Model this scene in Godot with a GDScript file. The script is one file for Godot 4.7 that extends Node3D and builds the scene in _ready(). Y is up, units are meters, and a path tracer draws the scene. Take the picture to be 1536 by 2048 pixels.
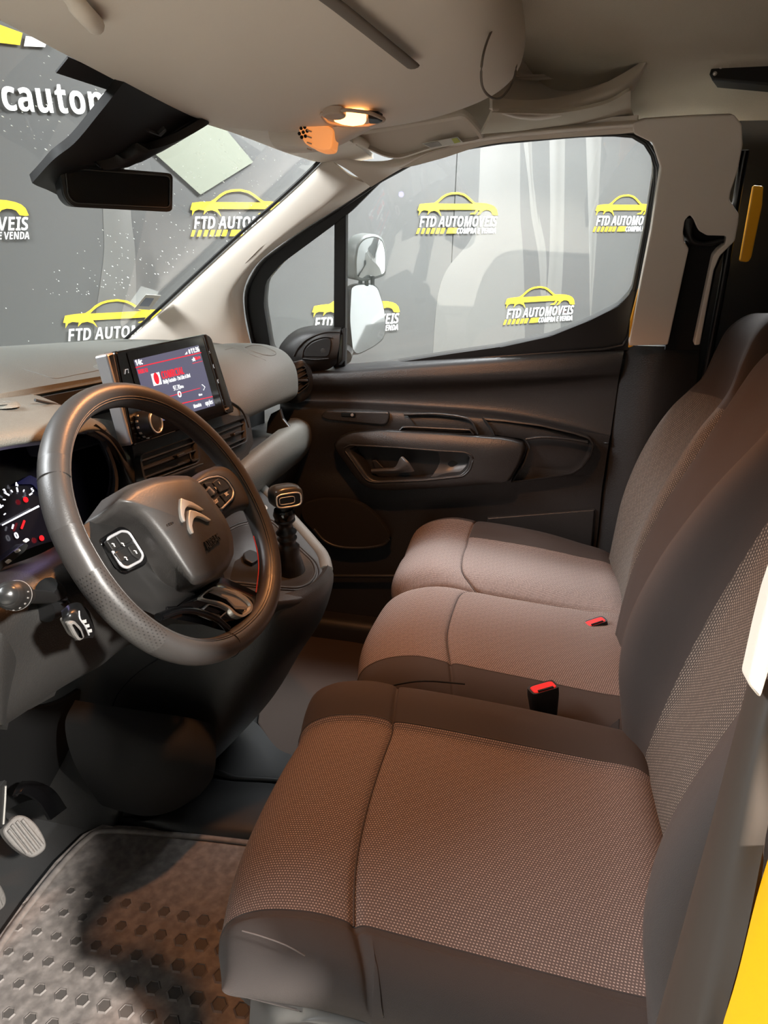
extends Node3D

func _ready() -> void:
	var cam := Camera3D.new()
	cam.name = "camera"
	cam.position = Vector3(-1.09, 0.94, 0.415)
	cam.rotation_degrees = Vector3(-16.6, -77.4, 1.6)
	cam.fov = 72.766
	cam.near = 0.02
	add_child(cam)
	cam.current = true
	var env := Environment.new()
	env.background_mode = Environment.BG_COLOR
	env.background_color = Color(0.42, 0.43, 0.42)
	env.tonemap_mode = Environment.TONE_MAPPER_LINEAR
	env.tonemap_exposure = 1.55
	env.sdfgi_enabled = true
	env.ssao_enabled = true
	env.ssil_enabled = true
	var we := WorldEnvironment.new()
	we.name = "showroom_air"
	we.environment = env
	add_child(we)
	# two strip lights of the photo bay: over the bonnet, over the passenger side; a rear panel is added to brighten the mirrors
	bay_light(Vector3(-1.1, 2.6, -2.4), Vector3(0.2, 0.8, -0.4), Vector2(1.8, 0.7), 14.0, "white ceiling light panel over the bonnet end of the photo bay")
	bay_light(Vector3(1.45, 2.75, 0.9), Vector3(2.3, 0.6, 0.6), Vector2(0.5, 2.0), 27.0, "white ceiling light panel over the passenger side of the photo bay")
	bay_light(Vector3(2.2, 2.7, 4.6), Vector3(2.4, 0.6, 6.0), Vector2(2.0, 0.5), 7.0, "added ceiling light panel that brightens the back wall for the mirrors")
	var aim := studio_spot(Vector3(-2.1, 2.45, 2.7), Vector3(-0.62, 0.3, 0.05), 17.0, 42.0)
	var bounce_fill := studio_spot(Vector3(-2.5, 2.5, 0.2), Vector3(-2.0, -0.42, 0.1), 19.0, 38.0)  # added spot: lights the floor so its bounce brightens the overhead
	materials()
	spot_housing(aim, "round studio spot lamp behind the driver's door side, aimed at the footwell")
	spot_housing(bounce_fill, "added unseen spot lamp aimed at the floor, bouncing fill light up to the overhead shelf")
	showroom()
	shell()
	passenger_door()
	pillars()
	overhead()
	dashboard()
	cluster()
	touchscreen()
	console()
	steering_wheel()
	stalks()
	seats()
	floor_things()
	mirrors()
	small_things()

func bay_light(at: Vector3, to: Vector3, size: Vector2, energy: float, label: String) -> void:
	var tf := Transform3D(Basis(), at).looking_at(to, Vector3(0.3, 0.1, 1))
	var l := AreaLight3D.new()
	l.name = numbered("area_light")
	l.area_size = size
	l.light_energy = energy
	l.light_color = Color(0.97, 0.99, 1.0)
	l.shadow_enabled = true
	l.area_range = 12.0
	l.transform = tf.translated_local(Vector3(0, 0, -0.02))
	add_child(l)
	var b := mb().box(tf.translated_local(Vector3(0, 0, 0.02)), Vector3(size.x, size.y, 0.04), 0.01)
	var m := StandardMaterial3D.new()
	m.emission_enabled = true
	m.emission = Color(0.97, 0.99, 1)
	m.emission_energy_multiplier = 2.0
	tag(lone("bay_light", b, m), label, "ceiling light")

func studio_spot(at: Vector3, to: Vector3, angle: float, energy: float) -> Transform3D:
	var spot := SpotLight3D.new()
	spot.name = numbered("spot_light")
	spot.light_color = Color(1.0, 0.98, 0.95)
	spot.light_energy = energy
	spot.light_size = 0.12
	spot.spot_angle = angle
	spot.spot_angle_attenuation = 0.4 if angle < 18.0 else 1.0
	spot.spot_range = 14.0
	spot.spot_attenuation = 2.0
	spot.shadow_enabled = true
	spot.transform = Transform3D(Basis(), at).looking_at(to, Vector3(0.1, 1, 0))
	add_child(spot)
	return spot.transform

func spot_housing(tf: Transform3D, label: String) -> void:
	var t := thing("spot_lamp", label, "lamp", tf.origin)
	var m := StandardMaterial3D.new()
	m.emission_enabled = true
	m.emission = Color(1, 0.98, 0.95)
	m.emission_energy_multiplier = 3.0
	part("lamp_face", mb().slab(ellipse(tf.translated_local(Vector3(0, 0, 0.16)), 0.11, 0.11, 32), tf.basis * Vector3(0, 0, 0.01)), m, t)
	part("lamp_can", mb().lathe(tf * Transform3D(Basis(Vector3.RIGHT, PI / 2), Vector3(0, 0, 0.14)), PackedVector2Array([Vector2(0.14, 0), Vector2(0.15, 0.02), Vector2(0.15, 0.2), Vector2(0.05, 0.26), Vector2(0, 0.26)]), 32), M.black, t)
	part("hanger", mb().tube(pv([tf * Vector3(0, 0.1, 0.25), Vector3(tf.origin.x, 2.86, tf.origin.z + 0.1)]), 0.015, 8), M.black, t)

# ---------------------------------------------------------------- mesh tools
class MB:
	var v := PackedVector3Array()
	var n := PackedVector3Array()
	var t := PackedVector2Array()
	var ix := PackedInt32Array()
	# a smooth sheet through rows of points; cu closes each row, cv closes the rows
	func grid(rows: Array, cu := false, cv := false) -> MB:
		var rn := rows.size()
		var cn: int = rows[0].size()
		var rr := rn + (1 if cv else 0)
		var cc := cn + (1 if cu else 0)
		var acc := PackedVector3Array()
		acc.resize(rn * cn)
		for i in rr - 1:
			for j in cc - 1:
				var i2 := (i + 1) % rn
				var j2 := (j + 1) % cn
				var a: Vector3 = rows[i][j]
				var b: Vector3 = rows[i][j2]
				var c: Vector3 = rows[i2][j]
				var d: Vector3 = rows[i2][j2]
				var m := (c - a).cross(b - a)
				var k := (c - b).cross(d - b)
				acc[i * cn + j] += m
				acc[i * cn + j2] += m + k
				acc[i2 * cn + j] += m + k
				acc[i2 * cn + j2] += k
		var base := v.size()
		var vv := PackedFloat32Array()
		vv.resize(cc)
		for i in rr:
			var u := 0.0
			for j in cc:
				var p: Vector3 = rows[i % rn][j % cn]
				if j > 0:
					u += p.distance_to(rows[i % rn][(j - 1) % cn])
				if i > 0:
					vv[j] += p.distance_to(rows[(i - 1) % rn][j % cn])
				v.append(p)
				var q: Vector3 = acc[(i % rn) * cn + j % cn]
				n.append(q.normalized() if q.length() > 1e-14 else Vector3.UP)
				t.append(Vector2(u, vv[j]))
		for i in rr - 1:
			for j in cc - 1:
				var a := base + i * cc + j
				ix.append_array([a, a + 1, a + cc, a + 1, a + cc + 1, a + cc])
		return self
	func tri(a: Vector3, b: Vector3, c: Vector3) -> void:
		var m := (c - a).cross(b - a).normalized()
		var k := v.size()
		for p in [a, b, c]:
			v.append(p)
			n.append(m)
			t.append(Vector2(p.x + p.z * 0.3, p.y + p.z * 0.7))
		ix.append_array([k, k + 1, k + 2])
	func quad(a: Vector3, b: Vector3, c: Vector3, d: Vector3) -> void:
		tri(a, b, c)
		tri(a, c, d)
	# flat-sided strip between two closed loops
	func band(p: PackedVector3Array, q: PackedVector3Array, soft := true) -> void:
		if soft:
			grid([p, q], true)
			return
		for i in p.size():
			var j := (i + 1) % p.size()
			quad(p[i], p[j], q[j], q[i])
	func cap(loop: PackedVector3Array, m: Vector3) -> void:
		var x := m.cross(Vector3.UP if absf(m.y) < 0.9 else Vector3.RIGHT).normalized()
		var y := m.cross(x)
		var flat := PackedVector2Array()
		for p in loop:
			flat.append(Vector2(p.dot(x), p.dot(y)))
		var f := Geometry2D.triangulate_polygon(flat)
		var k := v.size()
		for i in loop.size():
			v.append(loop[i])
			n.append(m)
			t.append(flat[i])
		for i in range(0, f.size(), 3):
			var a := loop[f[i]]
			var b := loop[f[i + 1]]
			var c := loop[f[i + 2]]
			if (c - a).cross(b - a).dot(m) > 0:
				ix.append_array([k + f[i], k + f[i + 1], k + f[i + 2]])
			else:
				ix.append_array([k + f[i], k + f[i + 2], k + f[i + 1]])
	# a plate from a flat outline, ext deep, its front edge bevelled by b
	func slab(outline: PackedVector3Array, ext: Vector3, b := 0.0, soft := false, back := true) -> MB:
		var o := outline.duplicate()
		var m := Vector3.ZERO
		for i in o.size():
			m += (o[i] - o[0]).cross(o[(i + 1) % o.size()] - o[0])
		m = m.normalized()
		if m.dot(ext) > 0:
			o.reverse()
			m = -m
		if b > 0.0:
			var f := inset(o, m, b)
			var g := inset(o, m, b * 0.3)
			var dn := ext.normalized() * b
			for i in o.size():
				g[i] += dn * 0.3
				o[i] += dn
			cap(f, m)
			if soft:
				grid([f, g, o], true)
			else:
				band(f, g, false)
				band(g, o, false)
			ext -= dn
		else:
			cap(o, m)
		var e := o.duplicate()
		for i in e.size():
			e[i] += ext
		band(o, e, soft)
		if back:
			cap(e, -m)
		return self
	func inset(o: PackedVector3Array, m: Vector3, b: float) -> PackedVector3Array:
		var out := PackedVector3Array()
		for i in o.size():
			var a := (o[i] - o[i - 1]).normalized()
			var c := (o[(i + 1) % o.size()] - o[i]).normalized()
			var p := (m.cross(a) + m.cross(c)).normalized()
			var k := clampf(1.0 / maxf(0.35, p.dot(m.cross(a))), 1.0, 2.5)
			out.append(o[i] + p * b * k)
		return out
	# a flat ring between two loops of equal count, ext deep
	func hoop(outer: PackedVector3Array, inner: PackedVector3Array, ext: Vector3, lip := 0.0) -> MB:
		var ob := PackedVector3Array()
		var ib := PackedVector3Array()
		var i2 := PackedVector3Array()
		for i in outer.size():
			ob.append(outer[i] + ext)
			ib.append(inner[i] + ext)
			i2.append(inner[i].lerp(outer[i], lip))
		band(outer, i2)
		if lip > 0.0:
			for i in inner.size():
				i2[i] = inner[i] + ext * 0.3
			var i3 := PackedVector3Array()
			for i in inner.size():
				i3.append(inner[i].lerp(outer[i], lip))
			grid([i3, i2], true)
			band(i2, ib)
		else:
			band(inner, ib)
		band(ob, outer)
		band(ib, ob)
		return self
	func tube(path: PackedVector3Array, r, sides := 12, closed := false, squash := 1.0, up := Vector3.UP) -> MB:
		var rows := []
		var count := path.size()
		for i in count:
			var d: Vector3
			if closed:
				d = path[(i + 1) % count] - path[i - 1]
			else:
				d = path[mini(i + 1, count - 1)] - path[maxi(i - 1, 0)]
			d = d.normalized()
			var x := d.cross(up)
			x = (d.cross(Vector3.RIGHT) if x.length() < 1e-3 else x).normalized()
			var y := x.cross(d)
			var rad: float = r[i] if r is Array or r is PackedFloat32Array else r
			var row := PackedVector3Array()
			for k in sides:
				var a := TAU * k / sides
				row.append(path[i] + (x * cos(a) + y * sin(a) * squash) * rad)
			rows.append(row)
		grid(rows, true, closed)
		if not closed:
			cap(rows[0], (path[0] - path[1]).normalized())
			cap(rows[-1], (path[-1] - path[-2]).normalized())
		return self
	# profile: pairs (radius, height) turned round the y axis of tf
	func lathe(tf: Transform3D, profile: PackedVector2Array, sides := 24) -> MB:
		var rows := []
		for p in profile:
			var row := PackedVector3Array()
			for k in sides:
				var a := TAU * k / sides
				row.append(tf * Vector3(cos(a) * p.x, p.y, sin(a) * p.x))
			rows.append(row)
		return grid(rows, true)
	func loft(rows: Array, caps := true) -> MB:
		grid(rows, true)
		if caps:
			for e in [[0, 1], [-1, -2]]:
				var m := mid(rows[e[0]]) - mid(rows[e[1]])
				fan(rows[e[0]], m.normalized())
		return self
	func fan(loop: PackedVector3Array, m: Vector3) -> void:
		var c := mid(loop)
		for i in loop.size():
			var a := loop[i]
			var b := loop[(i + 1) % loop.size()]
			if (b - c).cross(a - c).dot(m) > 0:
				tri(c, a, b)
			else:
				tri(c, b, a)
	static func mid(loop: PackedVector3Array) -> Vector3:
		var s := Vector3.ZERO
		for p in loop:
			s += p
		return s / loop.size()
	# a sheet with thickness th towards -normal
	func shell(rows_in: Array, th: float, eye := Vector3(-0.9, 0.85, 0.4)) -> MB:
		var rows := rows_in
		var k := v.size()
		var look := 0.0
		for i in rows.size() - 1:
			for j in rows[i].size() - 1:
				var a: Vector3 = rows[i][j]
				look += (rows[i + 1][j] - a).cross(rows[i][j + 1] - a).dot(eye - a)
		if look < 0.0:
			rows = []
			for r in rows_in:
				var w: PackedVector3Array = r.duplicate()
				w.reverse()
				rows.append(w)
		th = absf(th)
		grid(rows)
		var cn: int = rows[0].size()
		var back := []
		for i in rows.size():
			var row := PackedVector3Array()
			for j in cn:
				row.append(v[k + i * cn + j] - n[k + i * cn + j] * th)
			row.reverse()
			back.append(row)
		grid(back)
		var edge := PackedVector3Array()
		var edge2 := PackedVector3Array()
		for j in cn:
			edge.append(rows[0][j])
			edge2.append(back[0][cn - 1 - j])
		for i in range(1, rows.size()):
			edge.append(rows[i][cn - 1])
			edge2.append(back[i][0])
		for j in range(cn - 2, -1, -1):
			edge.append(rows[-1][j])
			edge2.append(back[-1][cn - 1 - j])
		for i in range(rows.size() - 2, 0, -1):
			edge.append(rows[i][0])
			edge2.append(back[i][cn - 1])
		band(edge2, edge)
		return self
	func box(tf: Transform3D, s: Vector3, b := 0.0) -> MB:
		var h := s / 2
		var o := PackedVector3Array()
		var rr := b * 1.2
		if b > 0.0:
			for q in [[1, 1, 0], [-1, 1, 1], [-1, -1, 2], [1, -1, 3]]:
				for k in 4:
					var a: float = (q[2] + k / 3.0) * PI / 2
					o.append(tf * Vector3(q[0] * (h.x - rr) + cos(a) * rr, q[1] * (h.y - rr) + sin(a) * rr, h.z))
		else:
			for q in [[1, 1], [-1, 1], [-1, -1], [1, -1]]:
				o.append(tf * Vector3(q[0] * h.x, q[1] * h.y, h.z))
		return slab(o, tf.basis * Vector3(0, 0, -s.z), b, b > 0.0)
	func mesh() -> ArrayMesh:
		var a := []
		a.resize(Mesh.ARRAY_MAX)
		a[Mesh.ARRAY_VERTEX] = v
		a[Mesh.ARRAY_NORMAL] = n
		a[Mesh.ARRAY_TEX_UV] = t
		a[Mesh.ARRAY_INDEX] = ix
		var m := ArrayMesh.new()
		m.add_surface_from_arrays(Mesh.PRIMITIVE_TRIANGLES, a)
		return m

func mb() -> MB:
	return MB.new()

func pv(a: Array) -> PackedVector3Array:
	return PackedVector3Array(a)

# Catmull-Rom through points, resampled to count
func cr(p: PackedVector3Array, count: int, closed := false) -> PackedVector3Array:
	var out := PackedVector3Array()
	var m := p.size()
	var span := m if closed else m - 1
	for i in count:
		var s := float(i) * span / (count if closed else count - 1)
		var k := mini(int(s), span - 1)
		var f := s - k
		var a: Vector3
		var d: Vector3
		var b := p[k]
		var c := p[(k + 1) % m]
		if closed:
			a = p[(k - 1 + m) % m]
			d = p[(k + 2) % m]
		else:
			a = p[k - 1] if k > 0 else b * 2 - c
			d = p[k + 2] if k + 2 < m else c * 2 - b
		out.append(0.5 * (2 * b + (c - a) * f + (2 * a - 5 * b + 4 * c - d) * f * f + (3 * b - a - 3 * c + d) * f * f * f))
	return out

# a smooth sheet of nv rows by nu columns through a net of points
func net(rows: Array, nu: int, nv: int) -> Array:
	var wide := []
	for r in rows:
		wide.append(cr(PackedVector3Array(r), nu))
	var out := []
	for i in nv:
		var e := PackedVector3Array()
		e.resize(nu)
		out.append(e)
	for j in nu:
		var col := PackedVector3Array()
		for w in wide:
			col.append(w[j])
		var c := cr(col, nv)
		for i in nv:
			out[i][j] = c[i]
	return out

# rounds the corners of a polygon
func soft(p: PackedVector3Array, r: float, seg := 5) -> PackedVector3Array:
	var out := PackedVector3Array()
	var m := p.size()
	for i in m:
		var a := p[(i - 1 + m) % m]
		var b := p[i]
		var c := p[(i + 1) % m]
		var k := minf(r, minf(a.distance_to(b), b.distance_to(c)) * 0.45)
		var s := b + (a - b).normalized() * k
		var e := b + (c - b).normalized() * k
		for j in seg + 1:
			var f := float(j) / seg
			out.append(s.lerp(b, f).lerp(b.lerp(e, f), f))
	return out

# resamples a closed outline by its length to count points
func even(p: PackedVector3Array, count: int) -> PackedVector3Array:
	var len := 0.0
	for i in p.size():
		len += p[i].distance_to(p[(i + 1) % p.size()])
	var out := PackedVector3Array()
	var i := 0
	var done := 0.0
	for k in count:
		var want := len * k / count
		while done + p[i].distance_to(p[(i + 1) % p.size()]) < want - 1e-9:
			done += p[i].distance_to(p[(i + 1) % p.size()])
			i = (i + 1) % p.size()
		var d := p[i].distance_to(p[(i + 1) % p.size()])
		out.append(p[i].lerp(p[(i + 1) % p.size()], (want - done) / maxf(d, 1e-9)))
	return out

# samples a closed outline by direction from c in the plane across m
func radial(p: PackedVector3Array, c: Vector3, m: Vector3, count: int) -> PackedVector3Array:
	var x := m.cross(Vector3.UP if absf(m.y) < 0.9 else Vector3.RIGHT).normalized()
	var y := m.cross(x).normalized()
	var out := PackedVector3Array()
	for k in count:
		var a := TAU * k / count
		var d := Vector2(cos(a), sin(a))
		var best := 0.0
		var hit := c
		for i in p.size():
			var e := p[i] - c
			var f := p[(i + 1) % p.size()] - c
			var e2 := Vector2(e.dot(x), e.dot(y))
			var f2 := Vector2(f.dot(x), f.dot(y))
			var den := d.cross(f2 - e2)
			if absf(den) < 1e-12:
				continue
			var s := e2.cross(f2 - e2) / den
			var w := e2.cross(d) / den
			if s > best and w >= -1e-6 and w <= 1.000001:
				best = s
				hit = p[i].lerp(p[(i + 1) % p.size()], clampf(w, 0, 1))
		out.append(hit)
	return out

func shift(p: PackedVector3Array, d: Vector3) -> PackedVector3Array:
	var out := PackedVector3Array()
	for q in p:
		out.append(q + d)
	return out

func scaled(p: PackedVector3Array, c: Vector3, k: float) -> PackedVector3Array:
	var out := PackedVector3Array()
	for q in p:
		out.append(c + (q - c) * k)
	return out

# a frame whose z axis is m and whose y axis is as near up as can be
func facing(at: Vector3, m: Vector3, up := Vector3.UP) -> Transform3D:
	var z := m.normalized()
	var x := up.cross(z).normalized()
	return Transform3D(Basis(x, z.cross(x), z), at)

func ellipse(tf: Transform3D, a: float, b: float, count := 28, pow_ := 2.0) -> PackedVector3Array:
	var out := PackedVector3Array()
	for k in count:
		var w := TAU * k / count
		out.append(tf * Vector3(signf(cos(w)) * pow(absf(cos(w)), 2.0 / pow_) * a, signf(sin(w)) * pow(absf(sin(w)), 2.0 / pow_) * b, 0))
	return out

func rrect(tf: Transform3D, w: float, h: float, r: float, seg := 5) -> PackedVector3Array:
	var x := w / 2
	var y := h / 2
	return soft(pv([tf * Vector3(-x, -y, 0), tf * Vector3(x, -y, 0), tf * Vector3(x, y, 0), tf * Vector3(-x, y, 0)]), r, seg)

# ---------------------------------------------------------------- things and parts
var taken := {}
func numbered(called: String) -> String:
	taken[called] = taken.get(called, -1) + 1
	return called if taken[called] == 0 else "%s_%03d" % [called, taken[called]]

func thing(called: String, label: String, category: String, at := Vector3.ZERO, group := "") -> Node3D:
	var o := Node3D.new()
	o.name = numbered(called)
	o.position = at
	add_child(o)
	o.set_meta("label", label)
	o.set_meta("category", category)
	if group:
		o.set_meta("group", group)
	return o

func tag(o: Node3D, label: String, category: String, group := "") -> Node3D:
	o.set_meta("label", label)
	o.set_meta("category", category)
	if group:
		o.set_meta("group", group)
	return o

# one named mesh, given in the scene's own coordinates, under parent
func part(called: String, b, m: Material, parent: Node3D = self, label := "") -> MeshInstance3D:
	var o := MeshInstance3D.new()
	o.name = called
	o.mesh = b.mesh() if b is MB else b
	o.material_override = m
	parent.add_child(o, true)
	if parent != self:
		o.position = -where(parent)
	if label:
		o.set_meta("label", label)
	return o

func where(o: Node3D) -> Vector3:
	var p := Vector3.ZERO
	var k: Node = o
	while k != self:
		p += k.position
		k = k.get_parent()
	return p

# a top-level thing that is one mesh, with its origin at its middle
func lone(called: String, b: MB, m: Material) -> MeshInstance3D:
	var c := MB.mid(b.v)
	b.v = shift(b.v, -c)
	var o := part(numbered(called), b, m)
	o.position = c
	return o

func struct(called: String, b: MB, m: Material, label := "", category := "") -> MeshInstance3D:
	var o := part(called, b, m)
	o.set_meta("kind", "structure")
	if label:
		o.set_meta("label", label)
		o.set_meta("category", category)
	return o

func words(called: String, s: String, high: float, tf: Transform3D, m: Material, parent: Node3D, wide := 0.0, deep := 0.0006, fontname := "Droid Sans", bold := true, slant := 0.0) -> MeshInstance3D:
	var f := SystemFont.new()
	f.font_names = PackedStringArray([fontname])
	f.font_weight = 700 if bold else 400
	var tm := TextMesh.new()
	tm.font = f
	tm.text = s
	tm.font_size = 32
	tm.pixel_size = high / 23.0
	tm.depth = deep
	tm.curve_step = 1.0
	var w := tm.get_aabb().size.x
	var kx := wide / w if wide > 0.0 and w > 0.0 else 1.0
	var src := tm.get_mesh_arrays()
	var vs: PackedVector3Array = src[Mesh.ARRAY_VERTEX]
	var ns: PackedVector3Array = src[Mesh.ARRAY_NORMAL]
	for i in vs.size():
		var p := vs[i]
		vs[i] = tf * Vector3(p.x * kx + p.y * slant, p.y, p.z)
		ns[i] = tf.basis * ns[i]
	src[Mesh.ARRAY_VERTEX] = vs
	src[Mesh.ARRAY_NORMAL] = ns
	src[Mesh.ARRAY_TANGENT] = null
	var am := ArrayMesh.new()
	am.add_surface_from_arrays(Mesh.PRIMITIVE_TRIANGLES, src)
	return part(called, am, m, parent)

# ---------------------------------------------------------------- materials
var M := {}

func sm(c: Color, rough: float, metal := 0.0, spec := 0.5) -> StandardMaterial3D:
	var m := StandardMaterial3D.new()
	m.albedo_color = c
	m.roughness = rough
	m.metallic = metal
	m.metallic_specular = spec
	m.cull_mode = BaseMaterial3D.CULL_DISABLED
	return m

func grain(m: StandardMaterial3D, tex: Texture2D, tile: float, amount: float) -> StandardMaterial3D:
	m.normal_enabled = true
	m.normal_texture = tex
	m.normal_scale = amount
	m.uv1_triplanar = true
	m.uv1_world_triplanar = true
	m.uv1_scale = Vector3.ONE / tile
	return m

func glow(c: Color, e: float) -> StandardMaterial3D:
	var m := sm(Color(0.02, 0.02, 0.02), 0.4)
	m.emission_enabled = true
	m.emission = c
	m.emission_energy_multiplier = e
	return m

func noise_tex(kind: int, freq: float, size := 256, bump := 4.0, seed_ := 1) -> NoiseTexture2D:
	var f := FastNoiseLite.new()
	f.noise_type = kind as FastNoiseLite.NoiseType
	f.frequency = freq
	f.seed = seed_
	f.fractal_octaves = 2
	var t := NoiseTexture2D.new()
	t.width = size
	t.height = size
	t.noise = f
	t.seamless = true
	if bump > 0.0:
		t.as_normal_map = true
		t.bump_strength = bump
	return t

# a woven cloth: rows of pale stitches on a dark ground
func weave(ground: Color, stitch: Color, nx: int, ny: int, fill_x: float, fill_y: float, seed_: int, stagger := true) -> ImageTexture:
	var s := 256
	var im := Image.create(s, s, false, Image.FORMAT_RGB8)
	var r := RandomNumberGenerator.new()
	r.seed = seed_
	for y in s:
		for x in s:
			var k := r.randf_range(-0.06, 0.06)
			im.set_pixel(x, y, Color(ground.r * (1 + k), ground.g * (1 + k), ground.b * (1 + k)))
	var w := float(s) / nx
	var h := float(s) / ny
	for j in ny:
		for i in nx:
			var cx := (i + 0.5 + (0.5 if stagger and j % 2 == 1 else 0.0)) * w
			var cy := (j + 0.5) * h
			var b := r.randf_range(0.7, 1.1)
			for y in range(int(cy - h * 0.5), int(cy + h * 0.5) + 1):
				for x in range(int(cx - w * 0.5), int(cx + w * 0.5) + 1):
					var d := pow((x - cx) / (w * fill_x * 0.5), 2) + pow((y - cy) / (h * fill_y * 0.5), 2)
					if d < 1.0:
						var f := sqrt(1.0 - d) * b
						var q := im.get_pixel(posmod(x, s), posmod(y, s))
						im.set_pixel(posmod(x, s), posmod(y, s), q.lerp(stitch, clampf(f, 0, 1)))
	return ImageTexture.create_from_image(im)

func materials() -> void:
	var pores := noise_tex(FastNoiseLite.TYPE_CELLULAR, 0.09, 256, 6.0)
	var felt := noise_tex(FastNoiseLite.TYPE_SIMPLEX, 0.12, 256, 3.0, 3)
	var soft_tex := noise_tex(FastNoiseLite.TYPE_SIMPLEX, 0.02, 256, 4.0, 5)
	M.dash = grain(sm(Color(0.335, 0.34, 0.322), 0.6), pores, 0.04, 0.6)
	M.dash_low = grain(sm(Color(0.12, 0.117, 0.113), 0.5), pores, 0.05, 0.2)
	M.rail = grain(sm(Color(0.28, 0.275, 0.26), 0.55), pores, 0.05, 0.2)
	M.door = grain(sm(Color(0.12, 0.12, 0.121), 0.42), pores, 0.06, 0.25)
	M.black = sm(Color(0.045, 0.045, 0.047), 0.5)
	M.gloss = sm(Color(0.025, 0.025, 0.028), 0.12)
	M.rubber = sm(Color(0.06, 0.06, 0.062), 0.35)
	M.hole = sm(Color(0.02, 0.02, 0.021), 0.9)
	M.vent = sm(Color(0.08, 0.077, 0.075), 0.45)
	M.chrome = sm(Color(0.86, 0.85, 0.83), 0.3, 0.75)
	M.stalk_print = sm(Color(0.42, 0.41, 0.4), 0.6)
	M.grip = grain(sm(Color(0.26, 0.26, 0.26), 0.4), pores, 0.05, 0.1)
	M.badge = sm(Color(0.8, 0.79, 0.77), 0.38, 0.45)
	M.satin = sm(Color(0.62, 0.62, 0.63), 0.38, 0.4)
	M.leather = grain(sm(Color(0.18, 0.17, 0.165), 0.42), pores, 0.035, 0.1)
	M.leather_dot = sm(Color.WHITE, 0.42)
	M.leather_dot.albedo_texture = weave(Color(0.19, 0.18, 0.175), Color(0.07, 0.065, 0.06), 4, 4, 0.45, 0.45, 3)
	M.leather_dot.uv1_scale = Vector3.ONE / 0.016
	M.airbag = grain(sm(Color(0.18, 0.172, 0.167), 0.48), pores, 0.03, 0.15)
	M.beige = grain(sm(Color(0.85, 0.81, 0.76), 0.65), felt, 0.05, 0.08)
	M.liner = grain(sm(Color(0.74, 0.7, 0.63), 0.95), felt, 0.06, 0.6)
	M.cloth_side = grain(sm(Color(0.215, 0.188, 0.178), 0.9), felt, 0.03, 0.5)
	M.cloth_side.rim_enabled = true
	M.cloth_side.rim = 0.1
	M.cloth_side.rim_tint = 0.6
	var dots := sm(Color.WHITE, 0.92)
	dots.albedo_texture = weave(Color(0.335, 0.29, 0.278), Color(0.74, 0.67, 0.63), 8, 8, 0.62, 0.5, 4)
	dots.uv1_scale = Vector3.ONE / 0.026
	M.cloth = dots
	var ribs := sm(Color.WHITE, 0.92)
	ribs.albedo_texture = weave(Color(0.235, 0.215, 0.2), Color(0.56, 0.52, 0.48), 6, 10, 0.8, 0.5, 9)
	ribs.uv1_scale = Vector3.ONE / 0.03
	M.cloth_rib = ribs
	M.carpet = grain(sm(Color(0.085, 0.083, 0.082), 0.95), felt, 0.03, 1.0)
	M.mat = grain(sm(Color(0.37, 0.35, 0.34), 0.5), soft_tex, 0.16, 0.35)
	var dust := noise_tex(FastNoiseLite.TYPE_SIMPLEX, 0.012, 512, 0.0, 8)
	(dust.noise as FastNoiseLite).fractal_octaves = 5
	var ramp := Gradient.new()
	ramp.set_color(0, Color(0.32, 0.3, 0.29))
	ramp.set_color(1, Color(0.45, 0.425, 0.41))
	dust.color_ramp = ramp
	M.mat.albedo_color = Color.WHITE
	M.mat.albedo_texture = dust
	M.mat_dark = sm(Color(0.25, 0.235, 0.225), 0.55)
	M.mat_brown = grain(sm(Color(0.2, 0.15, 0.12), 0.9), felt, 0.03, 1.0)
	M.pedal = grain(sm(Color(0.36, 0.35, 0.34), 0.5), soft_tex, 0.05, 0.6)
	M.steel = sm(Color(0.2, 0.2, 0.2), 0.3, 0.6)
	M.red = sm(Color(0.85, 0.1, 0.09), 0.35)
	M.red_cloth = sm(Color(0.6, 0.03, 0.04), 0.8)
	M.yellow = sm(Color(0.96, 0.68, 0.05), 0.3)
	M.yellow.clearcoat_enabled = true
	M.yellow.clearcoat = 0.6
	M.paper = sm(Color(0.85, 0.85, 0.82), 0.6)
	M.print = sm(Color(0.62, 0.62, 0.6), 0.6)
	M.white = sm(Color(0.9, 0.9, 0.9), 0.5)
	M.key = sm(Color(0.82, 0.8, 0.78), 0.5)
	M.mirror = sm(Color(0.93, 0.94, 0.93), 0.03, 1.0)
	M.dark_reflection = sm(Color(0.1, 0.105, 0.105), 0.25)  # dull dark colour in place of what the mirror reflects
	M.banner = sm(Color(0.3, 0.3, 0.295), 0.5, 0.0, 0.4)
	M.reflection_sheet = sm(Color(0.37, 0.367, 0.355), 0.45, 0.0, 0.5)  # lighter banner tone, a painted reflection of the window glass
	M.logo_yellow = sm(Color(0.94, 0.78, 0.1), 0.6)
	M.logo_white = sm(Color(0.93, 0.93, 0.91), 0.6)
	M.room_wall = sm(Color(0.72, 0.725, 0.725), 0.8)
	M.room_floor = sm(Color(0.66, 0.65, 0.62), 0.45)
	var g := StandardMaterial3D.new()
	g.albedo_color = Color(0.9, 0.95, 0.92, 0.06)
	g.transparency = BaseMaterial3D.TRANSPARENCY_ALPHA
	g.roughness = 0.02
	g.cull_mode = BaseMaterial3D.CULL_DISABLED
	M.glass = g
	M.drop = sm(Color(0.93, 0.95, 0.92), 0.1)
	M.lamp = glow(Color(1.0, 0.66, 0.36), 5.0)
	M.shelf_line = sm(Color(0.42, 0.385, 0.35), 0.8)
	M.near = sm(Color(0.215, 0.185, 0.16), 0.6)
	M.mic_cover_glow = sm(Color(0.8, 0.7, 0.58), 0.6)  # microphone cover, made to glow in place of lamp light falling on it
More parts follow.
